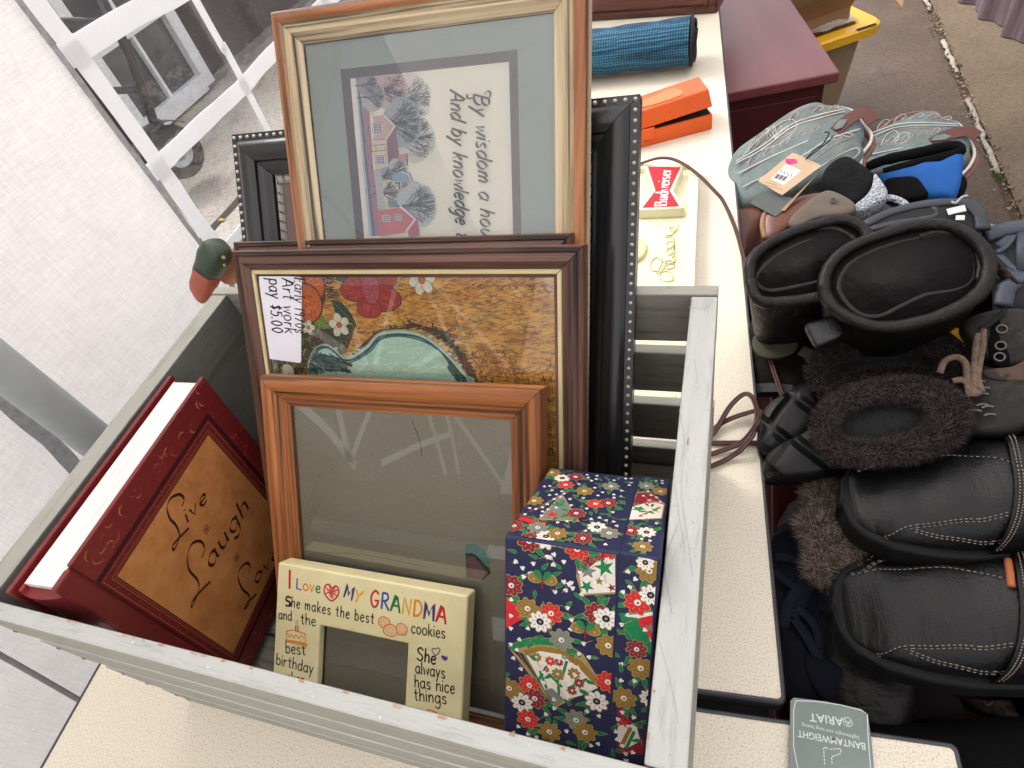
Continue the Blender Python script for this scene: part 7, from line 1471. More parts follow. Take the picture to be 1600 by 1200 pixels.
# ---- grey fur trimmed boot
gfm = [plain('taupe_fur', (128, 112, 100), .9, .1), plain('pale_grey_fur_tip', (158, 150, 142), .9, .1), plain('dark_grey_fur', (70, 62, 58), .9, .1), plain('brown_fur', (104, 78, 62), .9, .1)]
fg = thing('fur_trimmed_boot', 'boot trimmed with shaggy grey brown fur beside the slip on shoes', 'boot', tuple(Vector([(0.11721, 0.28156, -0.00265), (0.99501, -0.0, 0.09977), (-0.02326, 0.97246, 0.23192), (-0.09703, -0.23308, 0.96761)][0])-Vector((0, 0, .1))))
Xg = boardmat([(0.11721, 0.28156, -0.00265), (0.99501, -0.0, 0.09977), (-0.02326, 0.97246, 0.23192), (-0.09703, -0.23308, 0.96761)])
for q, (cpt, r) in enumerate(zip([(-0.0195, 0.0384), (-0.0223, 0.0096), (-0.0154, -0.0071), (-0.0007, -0.0124), (0.006, -0.0216), (0.0254, -0.0174), (-0.0212, -0.0244), (-0.0068, -0.0338)], (.019, .024, .023, .020, .022, .020, .018, .017))):
    c = Vector((cpt[0], cpt[1], -.012-.004*(q % 2))); g = G(); rings = []
    for a in range(9):
        th = PI*a/8; rings.append([Xg @ (c+Vector((math.sin(th)*math.cos(2*PI*b/14), math.sin(th)*math.sin(2*PI*b/14), math.cos(th)))*r*.8) for b in range(14)])
    g.rings(rings, 0, False); g.build('fur_tuft_core', gfm[2], fg, smooth=True)
    def surf(rr, c=c, r=r):
        v = Vector((rr.gauss(0, 1), rr.gauss(0, 1), abs(rr.gauss(0, 1)))).normalized(); M3 = Xg.to_3x3(); t_ = v.cross(Vector((.3, .2, 1))).normalized(); return Xg @ (c+v*r*.78), (M3 @ v).normalized(), (M3 @ t_).normalized()
    hair('fur', fg, surf, 2600, .0115, .00026, gfm, 30+q, .9)
# ---- navy lace boot
nv = thing('navy_lace_boot', 'navy fabric boot with wide flat navy laces lying along the table edge', 'boot', tuple(Vector([(0.09107, 0.22712, -0.05485), (0.99732, -0.0, 0.07313), (-0.01312, 0.98377, 0.17895), (-0.07194, -0.17943, 0.98114)][0])-Vector((0, 0, .1))))
navf = leather('navy_suede', (20, 22, 32), .85, .4, 220, spec=.15); navl = plain('navy_cotton_lace', (24, 27, 40), .85, .2, var=.2, bump=.5, scale=300)
bpuff('upper', nv, [(0.09107, 0.22712, -0.05485), (0.99732, -0.0, 0.07313), (-0.01312, 0.98377, 0.17895), (-0.07194, -0.17943, 0.98114)], [(-0.0354, 0.0651), (-0.0217, 0.0814), (-0.0062, 0.0958), (0.0047, 0.0839), (0.0091, 0.0554), (0.0172, 0.0365), (0.0144, 0.0132), (0.018, -0.0191), (0.0393, -0.0431), (0.0255, -0.0604), (0.0074, -0.0703), (-0.019, -0.0715), (-0.0269, -0.0261), (-0.0337, 0.0302)], .018, navf, -.02, noisea=.006)
bpuff('toe_cap', nv, [(0.09107, 0.22712, -0.05485), (0.99732, -0.0, 0.07313), (-0.01312, 0.98377, 0.17895), (-0.07194, -0.17943, 0.98114)], [(-0.0089, -0.0375), (-0.0028, -0.0321), (0.0122, -0.0358), (0.0266, -0.0419), (0.0325, -0.0509), (0.0156, -0.0671), (0.0043, -0.0676), (-0.0052, -0.0542)], .010, navf, -.006)
for P, wd in (([(-0.0082, 0.0934), (-0.0096, 0.0719), (-0.0075, 0.0454)], .0075), ([(-0.0307, 0.0478), (-0.0204, 0.047), (-0.0067, 0.0445), (-0.0001, 0.0513)], .0065), ([(-0.0241, -0.0147), (-0.0212, 0.0026), (-0.0118, 0.0192), (0.003, 0.0348), (0.0196, 0.032)], .0085), ([(-0.016, -0.006), (-0.0085, 0.0101), (-0.0008, 0.0284), (0.0072, 0.0511), (0.0144, 0.054), (0.0153, 0.0324)], .007), ([(-0.016, -0.006), (-0.0059, -0.021), (0.0006, -0.0324), (0.0073, -0.0331)], .0075), ([(-0.0177, -0.0044), (-0.0105, 0.0004), (0.0013, -0.0127), (0.0041, -0.0284)], .006), ([(-0.0318, 0.0345), (-0.0226, 0.0257), (-0.0101, 0.0175), (-0.0069, 0.0046)], .006), ([(0.0083, 0.0354), (0.0093, 0.0163), (0.0071, 0.0047), (0.0147, 0.0208)], .0065), ([(-0.0295, 0.072), (-0.016, 0.0819), (-0.0083, 0.0869)], .006)):
    bribbon('lace', nv, [(0.09107, 0.22712, -0.05485), (0.99732, -0.0, 0.07313), (-0.01312, 0.98377, 0.17895), (-0.07194, -0.17943, 0.98114)], P, wd, navl, .002+.002*rr.random(), lift=.004)
# ---- brown shoe and camouflage boot in the lower right corner
bs = thing('dark_suede_shoe', 'dark grey suede shoe under the nearest slip on shoe', 'shoe', tuple(Vector([(0.18795, 0.19699, -0.14208), (0.99136, -0.0, 0.13118), (-0.01787, 0.99068, 0.13503), (-0.12996, -0.13621, 0.98212)][0])-Vector((0, 0, .05))))
bpuff('upper', bs, [(0.18795, 0.19699, -0.14208), (0.99136, -0.0, 0.13118), (-0.01787, 0.99068, 0.13503), (-0.12996, -0.13621, 0.98212)], [(-0.0284, 0.0082), (-0.0176, 0.0118), (0.006, 0.0083), (0.0305, 0.0069), (0.0371, -0.0025), (0.0335, -0.0168), (0.0026, -0.0208), (-0.0213, -0.0269), (-0.0288, -0.0158)], .016, leather('charcoal_suede', (42, 38, 38), .85, .4, 200, spec=.15), -.006, noisea=.003)
c4 = thing('lace_boot', 'brown camouflage boot with one large steel eyelet in the lower right corner', 'boot', tuple(Vector([(0.2463, 0.18404, -0.17824), (0.98684, -0.0, 0.16168), (-0.01939, 0.99278, 0.11836), (-0.16051, -0.11994, 0.97972)][0])-Vector((0, 0, .05))), 'camouflage lace up boots')
bpuff('upper', c4, [(0.2463, 0.18404, -0.17824), (0.98684, -0.0, 0.16168), (-0.01939, 0.99278, 0.11836), (-0.16051, -0.11994, 0.97972)], [(-0.0123, 0.0049), (0.0043, 0.0168), (0.0389, 0.0157), (0.0511, 0.0009), (0.0415, -0.0336), (-0.001, -0.0359), (-0.0184, -0.026), (-0.0192, -0.0088)], .014, cam1, -.004, noisea=.004)
bpuff('cuff', c4, [(0.2463, 0.18404, -0.17824), (0.98684, -0.0, 0.16168), (-0.01939, 0.99278, 0.11836), (-0.16051, -0.11994, 0.97972)], [(-0.0096, 0.0291), (0.0097, 0.0304), (0.0429, 0.0377), (0.0574, 0.0329), (0.0539, 0.0149), (0.0306, 0.0125), (0.0109, 0.0179), (-0.0033, 0.0209)], .010, cam2, .004, noisea=.003)
eyelets(c4, [(0.2463, 0.18404, -0.17824), (0.98684, -0.0, 0.16168), (-0.01939, 0.99278, 0.11836), (-0.16051, -0.11994, 0.97972)], (0.001, -0.0037), .0075, .0125)
btube('wire_ring', c4, [(0.2463, 0.18404, -0.17824), (0.98684, -0.0, 0.16168), (-0.01939, 0.99278, 0.11836), (-0.16051, -0.11994, 0.97972)], [(0.005, 0.0269), (0.008, 0.025), (0.0117, 0.028)], .0008, eyem, .018)
# ---- insole and grey strap beside the table edge
o = bpuff('insole', None, [(0.05546, 0.49006, 0.0151), (0.99901, -0.0, 0.04438), (-0.0162, 0.93099, 0.36468), (-0.04131, -0.36504, 0.93007)], [(-0.0215, 0.0138), (-0.0067, 0.0195), (0.0167, 0.0182), (0.0243, 0.009), (0.0205, -0.0045), (0.0052, -0.0113), (-0.0123, -0.0103), (-0.0213, -0.0)], .003, plain('olive_insole_foam', (78, 74, 60), .8)); solo(o, 'olive grey insole lying by the table edge under the cord', 'insole')
tw = thing('dark_trainer', 'dark tweed trainer with grey heel tab deep in the heap beside the table', 'shoe', tuple(Vector([(0.05546, 0.49006, 0.0151), (0.99901, -0.0, 0.04438), (-0.0162, 0.93099, 0.36468), (-0.04131, -0.36504, 0.93007)][0])-Vector((0, 0, .05))))
bpuff('upper', tw, [(0.05546, 0.49006, 0.0151), (0.99901, -0.0, 0.04438), (-0.0162, 0.93099, 0.36468), (-0.04131, -0.36504, 0.93007)], [(-0.026, 0.0422), (-0.011, 0.049), (0.0186, 0.0342), (0.0376, 0.0157), (0.0447, -0.011), (0.0352, -0.0372), (0.0035, -0.0401), (-0.0197, -0.0384), (-0.0243, -0.0)], .02, leather('charcoal_tweed', (38, 34, 32), .9, .8, 90, .5, .1), -.034, noisea=.004)
bribbon('heel_tab', tw, [(0.05546, 0.49006, 0.0151), (0.99901, -0.0, 0.04438), (-0.0162, 0.93099, 0.36468), (-0.04131, -0.36504, 0.93007)], [(0.0262, 0.0), (0.0374, -0.0066)], .012, plain('grey_webbing', (96, 92, 90), .8), -.004)
bribbon('sole_edge', tw, [(0.05546, 0.49006, 0.0151), (0.99901, -0.0, 0.04438), (-0.0162, 0.93099, 0.36468), (-0.04131, -0.36504, 0.93007)], [(-0.0186, -0.0424), (0.0016, -0.0412), (0.0185, -0.043)], .010, plain('grey_foam_sole', (72, 72, 76), .7), -.012)

# ---- western boots
teal = leather('distressed_teal_leather', (104, 118, 118), .6, .5, 70, .35, .3)
k = N('crackled_teal_leather', .6, .3); v = k.noise(22, 7, .7); cr_ = k.n('ShaderNodeTexVoronoi', Scale=240, feature='DISTANCE_TO_EDGE'); k.l(k.tc.outputs['Object'], cr_.inputs['Vector'])
c_ = k.ramp(v, [(.3, (84, 98, 98)), (.7, (122, 134, 132))]); k.col(k.mix(k.ramp(cr_.outputs['Distance'], [(.0, (120, 120, 120)), (.09, (0, 0, 0))]), c_, lin((160, 170, 166)))); k.bump(cr_.outputs['Distance'], .4, .001); teal = k.m
brn = leather('glossy_brown_leather', (98, 52, 34), .35, .25, 60, .25); brnb = leather('matt_brown_pull_strap', (92, 50, 38), .6)
wpipe = plain('white_piping', (206, 200, 192), .6); pinkt = plain('copper_pink_thread', (170, 120, 104), .6); wht_t = plain('off_white_thread', (190, 190, 184), .6)
def stitchline(t, B, pts, r, mat, z, nm='stitching'):
    o = btube(nm, t, B, pts, r, mat, z, flat=.6)
def western(label, Bo, shaft, pip, strap, dia, lines, h=.03, feath=None):
    t = thing('western_boot', label, 'boot', tuple(Vector(Bo[0])-Vector((0, 0, .05))), 'teal western boots lying on the heap')
    bpuff('shaft', t, Bo, shaft, h, teal, 0, smoothn=3)
    for P, r, m_ in lines: stitchline(t, Bo, P, r, m_, h*1.01+.0002)
    if feath:
        rf = random.Random(len(label)); g_ = {}
        for (P, side, n_) in feath:
            C = cr([(p[0], p[1]) for p in P], 10)
            for i in range(n_):
                j = int((i+.5)/n_*(len(C)-2)); p = C[j]; tdir = (C[j+1]-C[j]).normalized(); nr = Vector((-tdir.y, tdir.x))*side; L_ = .020*(1-.5*i/n_)
                for q, mm_ in ((1.0, wht_t), (.72, pinkt)):
                    pts = [p, p+tdir*L_*.35*q+nr*L_*.5*q, p+tdir*L_*.9*q+nr*L_*.75*q, p+tdir*L_*1.15*q+nr*L_*.45*q, p+tdir*L_*.7*q+nr*L_*.18*q]
                    gg = g_.setdefault(mm_.name, (G(), mm_))[0]; gg.tube([boardmat(Bo) @ Vector((v.x, v.y, h*1.015)) for v in cr([(v.x, v.y) for v in pts], 4)], .00045, 4)
        for gg, mm_ in g_.values(): o_ = gg.build('stitching', mm_, t); o_['kind'] = 'stuff'
    btube('piping', t, Bo, pip, .0022, wpipe, h*.45)
    btube('inner_facing', t, Bo, [(p[0]+.003, p[1]-.003) for p in pip], .0045, plain('brown_pink_facing', (128, 84, 76), .6, bump=.4), h*.10)
    bribbon('pull_strap', t, Bo, strap, .018, brnb, h*1.0, lift=.002)
    g = G(); g.prism(ccw([tuple(p) for p in dia]), h*1.10, h*1.14, X=boardmat(Bo)); g.build('strap_patch', teal, t)
    return t
w1 = western('teal stitched western boot nearest the table, brown foot and price tag attached', [(0.11413, 0.86644, -0.00827), (0.99853, -0.0, 0.05428), (-0.02068, 0.92457, 0.38046), (-0.05019, -0.38102, 0.9232)], [(-0.1127, 0.0351), (-0.0752, 0.0675), (-0.0352, 0.097), (-0.0108, 0.1083), (0.0071, 0.1091), (0.0202, 0.1004), (0.0362, 0.0967), (0.0531, 0.0855), (0.0637, 0.0626), (0.0663, 0.0415), (0.0615, 0.0273), (0.0649, 0.012), (0.0561, -0.0052), (0.028, -0.0217), (-0.0236, -0.0442), (-0.0649, -0.0572), (-0.1013, -0.0591), (-0.1178, -0.0153)],
    [(0.0362, 0.0975), (0.0531, 0.0867), (0.0645, 0.0633), (0.0741, 0.044), (0.0709, 0.0277), (0.0622, 0.0142), (0.0589, -0.0037)], [(0.0264, 0.0439), (0.0439, 0.0602), (0.0638, 0.0683), (0.0744, 0.0514)], [(0.0237, 0.0481), (0.0325, 0.0601), (0.0424, 0.0585), (0.0351, 0.0463), (0.0264, 0.0439)],
    [([(-0.1058, 0.0124), (-0.0687, 0.0348), (-0.0322, 0.0646), (0.0067, 0.076), (0.0387, 0.0803)], .0010, wht_t), ([(-0.1057, 0.0085), (-0.0686, 0.0289), (-0.0322, 0.0587), (0.0066, 0.0701), (0.04, 0.0762)], .0010, wht_t), ([(-0.1022, -0.0094), (-0.0593, 0.0121), (-0.0085, 0.0338)], .0012, wht_t), ([(-0.0956, -0.0332), (-0.0532, -0.0116), (-0.0146, 0.0099), (0.0176, 0.0319), (0.0575, 0.0428)], .0010, wht_t),
     ([(-0.078, 0.0342), (-0.0535, 0.066), (-0.014, 0.0913), (0.0157, 0.0901), (0.0329, 0.0813), (0.0125, 0.075), (-0.0141, 0.0755)], .0006, pinkt), ([(-0.0686, 0.025), (-0.0352, 0.0553), (0.0007, 0.0691), (0.0153, 0.0648), (0.0005, 0.0556), (-0.0232, 0.0476)], .0006, pinkt), ([(-0.0965, 0.021), (-0.0689, 0.0526), (-0.0352, 0.075), (-0.0231, 0.0612), (-0.0412, 0.0367), (-0.0717, 0.0254)], .0006, wht_t), ([(-0.0089, -0.0096), (0.0145, 0.0135), (0.0403, 0.0285), (0.0517, 0.0343), (0.04, 0.0136), (0.017, -0.0055)], .0006, pinkt), ([(-0.0003, -0.0182), (0.0256, 0.0007), (0.0511, 0.0121), (0.0535, 0.0007), (0.028, -0.018)], .0006, wht_t)]
    +[([Vector((-0.0519, 0.0441)), Vector((-0.0519, 0.0441))+Vector((math.cos(a), math.sin(a)))*.010, Vector((-0.0519, 0.0441))+Vector((math.cos(a+.22), math.sin(a+.22)))*.024, Vector((-0.0519, 0.0441))+Vector((math.cos(a+.44), math.sin(a+.44)))*.010, Vector((-0.0519, 0.0441))], .0005, wht_t) for a in (.1, .55, 1.0, 1.45, 1.9)], feath=[([(-0.0965, 0.0171), (-0.0657, 0.0402), (-0.0291, 0.0701), (0.0067, 0.0799), (0.0271, 0.0803)], 1, 5), ([(-0.0833, -0.0308), (-0.0472, -0.0048), (-0.0116, 0.0171), (0.0206, 0.0352), (0.0462, 0.0408)], -1, 6), ([(-0.0961, -0.0063), (-0.0594, 0.016), (-0.0233, 0.0379), (0.0063, 0.0489)], 1, 5)])
bpuff('foot', w1, [(0.11413, 0.86644, -0.00827), (0.99853, -0.0, 0.05428), (-0.02068, 0.92457, 0.38046), (-0.05019, -0.38102, 0.9232)], [(-0.1202, -0.0496), (-0.1014, -0.0534), (-0.08, -0.0537), (-0.0648, -0.0701), (-0.0705, -0.0915), (-0.082, -0.1266), (-0.0937, -0.1401), (-0.1185, -0.1168)], .030, brn, -.010)
w2 = western('teal stitched western boot lying farther right behind the blue boot', [(0.28518, 0.9934, -0.07738), (0.99317, -0.0, 0.11671), (-0.04396, 0.92637, 0.37405), (-0.10812, -0.37662, 0.92004)], [(-0.0968, -0.0084), (-0.0826, 0.0227), (-0.0621, 0.0526), (-0.024, 0.0696), (0.0123, 0.0752), (0.0238, 0.0715), (0.0309, 0.0584), (0.0501, 0.0434), (0.0593, 0.0147), (0.0591, -0.0114), (0.0519, -0.0297), (0.0318, -0.0376), (-0.0253, -0.0346), (-0.0731, -0.0297)],
    [(0.0301, 0.0599), (0.0502, 0.0442), (0.0601, 0.0145), (0.0642, -0.0104), (0.0573, -0.0308), (0.0449, -0.0461)], [(0.0084, 0.0067), (0.0307, 0.0158), (0.0533, 0.016), (0.0662, 0.0051)], [(0.0071, 0.0086), (0.0136, 0.0167), (0.0251, 0.017), (0.0332, 0.0111), (0.0242, 0.0061)],
    [([(-0.0689, 0.0434), (-0.0375, 0.0513), (-0.0016, 0.0472), (0.0436, 0.0334)], .0010, wht_t), ([(-0.0692, 0.037), (-0.0378, 0.0458), (-0.002, 0.0422), (0.0433, 0.0301)], .0010, wht_t), ([(-0.0868, 0.0023), (-0.0588, 0.0042), (-0.0284, 0.0062)], .0012, wht_t), ([(-0.0625, 0.0462), (-0.0303, 0.0668), (0.0058, 0.0666), (0.0329, 0.0412)], .0006, pinkt), ([(-0.07, 0.0243), (-0.0381, 0.0407), (-0.0024, 0.0369), (0.0145, 0.0288), (-0.0095, 0.0217), (-0.0457, 0.0191)], .0006, pinkt), ([(-0.058, 0.0175), (-0.0509, 0.0329), (-0.0381, 0.0407), (-0.0329, 0.029), (-0.0398, 0.0157)], .0006, wht_t), ([(-0.0459, 0.0149), (-0.0327, 0.031), (-0.0206, 0.0326), (-0.0215, 0.0202), (-0.034, 0.0124)], .0006, wht_t)], feath=[([(-0.069, 0.0412), (-0.0312, 0.0541), (0.0046, 0.0521), (0.0329, 0.0412)], 1, 5), ([(-0.0771, 0.0088), (-0.0459, 0.0149), (-0.0096, 0.0197), (0.0199, 0.0235)], 1, 5)])
# swing tags of the western boots
sw = thing('swing_tags', 'beige and grey swing tags with pink price sticker hanging on the nearest western boot', 'tag', [(0.06807, 0.76835, 0.04212), (0.99885, -0.0, 0.04791), (-0.02279, 0.8796, 0.47517), (-0.04214, -0.47571, 0.87859)][0])
for nm, P, z, c_ in (('grey_card', [(-0.0421, -0.0259), (-0.0265, -0.0099), (0.0137, -0.025), (0.0254, -0.02), (-0.0098, -0.0484)], .000, (92, 98, 96)), ('kraft_card', [(-0.0033, -0.0406), (0.0396, 0.0065), (0.0443, 0.0123), (0.0007, -0.0425)], .002, (168, 134, 106)), ('beige_card', [(-0.0327, 0.0026), (0.0033, 0.0332), (0.0094, 0.0382), (0.0134, 0.0367), (0.0443, 0.0154), (-0.0027, -0.0218)], .006, (200, 172, 142))):
    g = G(); g.prism(ccw([tuple(p) for p in P]), z, z+.0006, X=boardmat([(0.06807, 0.76835, 0.04212), (0.99885, -0.0, 0.04791), (-0.02279, 0.8796, 0.47517), (-0.04214, -0.47571, 0.87859)])); g.build(nm, plain(nm+'_stock', c_, .7, var=.05), sw)
K = Ink(.0068, 1e-5); K.poly([(-0.0169, 0.0035), (0.0023, 0.023), (0.0209, 0.0112), (-0.0009, -0.0078)], (226, 222, 216)); K.poly([(0.0006, 0.0303), (0.0134, 0.0287), (0.0166, 0.0225), (0.0055, 0.0207), (0.0015, 0.0244)], (226, 70, 130))
for i in range(9): a = Vector((-0.0131, 0.0046)).lerp(Vector((0.0004, -0.0016)), i/9); b = Vector((-0.0091, 0.0096))-Vector((-0.0131, 0.0046)); K.line([a, a+b], (40, 40, 40), .0006+.0005*(i % 3))
for (a, b) in ([(0.0015, 0.018), (0.0135, 0.0127)], [(-0.0003, 0.016), (0.0109, 0.0108)], [(-0.0266, -0.0035), (-0.0022, -0.014)], [(-0.0239, -0.0006), (-0.009, -0.007)], [(0.0135, 0.0159), (0.0201, 0.012)]): K.line([a, b], (120, 96, 80), .0005)
for (a, b) in ([(-0.0051, 0.0149), (-0.0024, 0.0108)], [(-0.0003, 0.0118), (0.0008, 0.0079)], [(0.0035, 0.0101), (0.0051, 0.0048)], [(0.0077, 0.0077), (0.0093, 0.0037)]): K.line([a, b], (40, 40, 60), .0009)
K.text('50', (0.005, 0.0227), (0.0113, 0.0264), .0022, (150, 20, 70), .0006)
mk('print', [boardmat([(0.06807, 0.76835, 0.04212), (0.99885, -0.0, 0.04791), (-0.02279, 0.8796, 0.47517), (-0.04214, -0.47571, 0.87859)]) @ v for v in K.g.V], K.g.F, K.mats, sw, fm=K.g.m)
btube('string', sw, [(0.06807, 0.76835, 0.04212), (0.99885, -0.0, 0.04791), (-0.02279, 0.8796, 0.47517), (-0.04214, -0.47571, 0.87859)], [(0.0253, 0.0246), (0.0344, 0.0356), (0.0448, 0.0437), (0.0526, 0.0585), (0.0474, 0.0609)], .0008, blacklace, .010); btube('string', sw, [(0.06807, 0.76835, 0.04212), (0.99885, -0.0, 0.04791), (-0.02279, 0.8796, 0.47517), (-0.04214, -0.47571, 0.87859)], [(0.0253, 0.0246), (0.0396, 0.0365), (0.0525, 0.0474), (0.0577, 0.0546)], .0008, blacklace, .010)
# ---- fleece bootie, blue boot, leather shoes, trainer
fl = thing('fleece_bootie', 'black fleece bootie with knitted pale grey cuff on the heap', 'bootie', tuple(Vector([(0.16965, 0.78473, 0.01025), (0.99634, -0.0, 0.08553), (-0.03147, 0.92987, 0.36653), (-0.07953, -0.36788, 0.92646)][0])-Vector((0, 0, .03))))
k = N('black_fleece', .95, .1); k.col(k.ramp(k.noise(90, 5), [(.3, (22, 22, 23)), (.7, (36, 36, 38))])); k.bump(k.noise(260, 4), .8, .002)
bpuff('foot', fl, [(0.16965, 0.78473, 0.01025), (0.99634, -0.0, 0.08553), (-0.03147, 0.92987, 0.36653), (-0.07953, -0.36788, 0.92646)], [(-0.0517, 0.0126), (-0.047, 0.0331), (-0.0346, 0.0464), (-0.0198, 0.0495), (-0.0047, 0.0349), (0.011, 0.015), (0.0116, 0.0013), (0.0019, -0.0176), (-0.0138, -0.0289), (-0.0277, -0.0219), (-0.0455, -0.004)], .022, k.m, noisea=.002)
k = N('grey_marl_knit', .95, .1); wv1 = k.n('ShaderNodeTexVoronoi', Scale=330); k.l(k.tc.outputs['Object'], wv1.inputs['Vector']); k.col(k.ramp(k.noise(420, 3, .8), [(.35, (120, 124, 132)), (.6, (206, 210, 218))])); k.bump(wv1.outputs['Distance'], .9, .003)
bpuff('cuff', fl, [(0.16965, 0.78473, 0.01025), (0.99634, -0.0, 0.08553), (-0.03147, 0.92987, 0.36653), (-0.07953, -0.36788, 0.92646)], [(0.0111, 0.0167), (0.0191, 0.0018), (0.0246, -0.0124), (0.0201, -0.0268), (-0.0029, -0.0403), (-0.013, -0.0407), (-0.0173, -0.0334), (-0.0046, -0.0217), (0.0063, -0.0047)], .017, k.m, .004, noisea=.002); btube('drawstring', fl, [(0.16965, 0.78473, 0.01025), (0.99634, -0.0, 0.08553), (-0.03147, 0.92987, 0.36653), (-0.07953, -0.36788, 0.92646)], [(0.0219, -0.0164), (0.0304, -0.0183), (0.0398, -0.0245), (0.0454, -0.0319)], .0045, k.m, .006)
bb2 = thing('blue_boot', 'bright blue and black neoprene boot lying in front of the far western boot', 'boot', tuple(Vector([(0.2572, 0.88893, -0.05362), (0.99351, -0.0, 0.11375), (-0.04162, 0.93066, 0.36351), (-0.10586, -0.36589, 0.92462)][0])-Vector((0, 0, .04))))
blu = plain('royal_blue_neoprene', (22, 84, 156), .7, .3, var=.12, scale=14, bump=.1); 
bpuff('upper', bb2, [(0.2572, 0.88893, -0.05362), (0.99351, -0.0, 0.11375), (-0.04162, 0.93066, 0.36351), (-0.10586, -0.36589, 0.92462)], [(-0.0501, 0.013), (-0.0229, 0.0195), (0.0022, 0.0242), (0.0319, 0.0258), (0.0565, 0.0359), (0.0557, 0.0043), (0.0442, -0.0375), (0.0266, -0.0374), (0.0059, -0.0329), (-0.0309, -0.0173)], .024, blu, noisea=.004)
bpuff('black_panel', bb2, [(0.2572, 0.88893, -0.05362), (0.99351, -0.0, 0.11375), (-0.04162, 0.93066, 0.36351), (-0.10586, -0.36589, 0.92462)], [(-0.041, -0.0002), (-0.0186, 0.0014), (-0.0026, -0.0034), (0.0056, -0.0199), (0.0084, -0.0351), (-0.016, -0.0385), (-0.0427, -0.0266)], .010, blackM, .019); bpuff('heel_patch', bb2, [(0.2572, 0.88893, -0.05362), (0.99351, -0.0, 0.11375), (-0.04162, 0.93066, 0.36351), (-0.10586, -0.36589, 0.92462)], [(0.0504, -0.0021), (0.0577, -0.0016), (0.0592, -0.0184), (0.0472, -0.038), (0.0463, -0.0197)], .02, blackM, -.006)
btube('collar', bb2, [(0.2572, 0.88893, -0.05362), (0.99351, -0.0, 0.11375), (-0.04162, 0.93066, 0.36351), (-0.10586, -0.36589, 0.92462)], [(-0.0649, 0.0315), (-0.0385, 0.0401), (0.0065, 0.0445), (0.0444, 0.0472), (0.0541, 0.0383), (0.043, 0.0312), (0.0052, 0.0274), (-0.0398, 0.0188)], [.007, .008, .008, .008, .007], blackM, .016)
bt2 = thing('brown_leather_shoe', 'brown leather shoe with grey suede tongue under the swing tags', 'shoe', tuple(Vector([(0.09893, 0.73619, 0.0028), (0.99867, -0.0, 0.05156), (-0.01847, 0.93363, 0.35777), (-0.04814, -0.35825, 0.93238)][0])-Vector((0, 0, .04))))
bpuff('upper', bt2, [(0.09893, 0.73619, 0.0028), (0.99867, -0.0, 0.05156), (-0.01847, 0.93363, 0.35777), (-0.04814, -0.35825, 0.93238)], [(-0.057, -0.0048), (-0.0502, 0.0084), (-0.0242, 0.0231), (0.008, 0.0334), (0.0289, 0.0294), (0.0312, 0.014), (-0.0056, -0.006), (-0.0404, -0.0333), (-0.0539, -0.0357)], .020, brn); bpuff('tongue', bt2, [(0.09893, 0.73619, 0.0028), (0.99867, -0.0, 0.05156), (-0.01847, 0.93363, 0.35777), (-0.04814, -0.35825, 0.93238)], [(-0.0237, -0.0118), (-0.0055, 0.0109), (0.0132, 0.0267), (0.0289, 0.0294), (0.0539, 0.0083), (0.0497, -0.0078), (0.0126, -0.011), (-0.0137, -0.0221)], .008, leather('grey_brown_suede', (104, 92, 82), .8, .3, 150), .016)
btube('welt', bt2, [(0.09893, 0.73619, 0.0028), (0.99867, -0.0, 0.05156), (-0.01847, 0.93363, 0.35777), (-0.04814, -0.35825, 0.93238)], [(-0.0433, 0.0112), (-0.0516, 0.005), (-0.0547, -0.0119), (-0.0512, -0.0325)], .0035, plain('tan_welt', (150, 112, 84), .7), .016); eyelets(bt2, [(0.09893, 0.73619, 0.0028), (0.99867, -0.0, 0.05156), (-0.01847, 0.93363, 0.35777), (-0.04814, -0.35825, 0.93238)], (0.029, 0.0108), .0035, .026)
sp = thing('dark_trainer', 'dark grey trainer with moulded overlay and pale lace tag behind the snow boots', 'shoe', tuple(Vector([(0.21393, 0.67437, 0.03795), (0.99307, -0.0, 0.11756), (-0.04085, 0.93768, 0.34509), (-0.11024, -0.3475, 0.93118)][0])-Vector((0, 0, .05))))
spm = plain('dark_grey_rubber', (52, 54, 60), .5, .4, bump=.1); spd = leather('black_mesh_cloth', (24, 24, 28), .8, .6, 300)
bpuff('upper', sp, [(0.21393, 0.67437, 0.03795), (0.99307, -0.0, 0.11756), (-0.04085, 0.93768, 0.34509), (-0.11024, -0.3475, 0.93118)], [(-0.0591, 0.0062), (-0.0378, 0.0182), (-0.0039, 0.0257), (0.028, 0.0238), (0.0461, 0.0176), (0.0556, 0.0014), (0.0559, -0.0243), (0.0424, -0.0393), (-0.0192, -0.0311), (-0.0535, -0.0144)], .018, spd, -.012)
for P, r in (([(-0.058, 0.006), (-0.0333, 0.0175), (-0.0019, 0.0235), (0.03, 0.0222), (0.048, 0.0159)], .006), ([(-0.0526, -0.0009), (-0.0254, 0.004), (0.0053, 0.0061), (0.0151, 0.0095)], .005), ([(0.0461, 0.0176), (0.0546, 0.0016), (0.0555, -0.0186)], .008), ([(0.0128, 0.0189), (0.0153, 0.011), (0.0104, 0.0044)], .004)): btube('overlay', sp, [(0.21393, 0.67437, 0.03795), (0.99307, -0.0, 0.11756), (-0.04085, 0.93768, 0.34509), (-0.11024, -0.3475, 0.93118)], P, r, spm, .004, flat=.5)
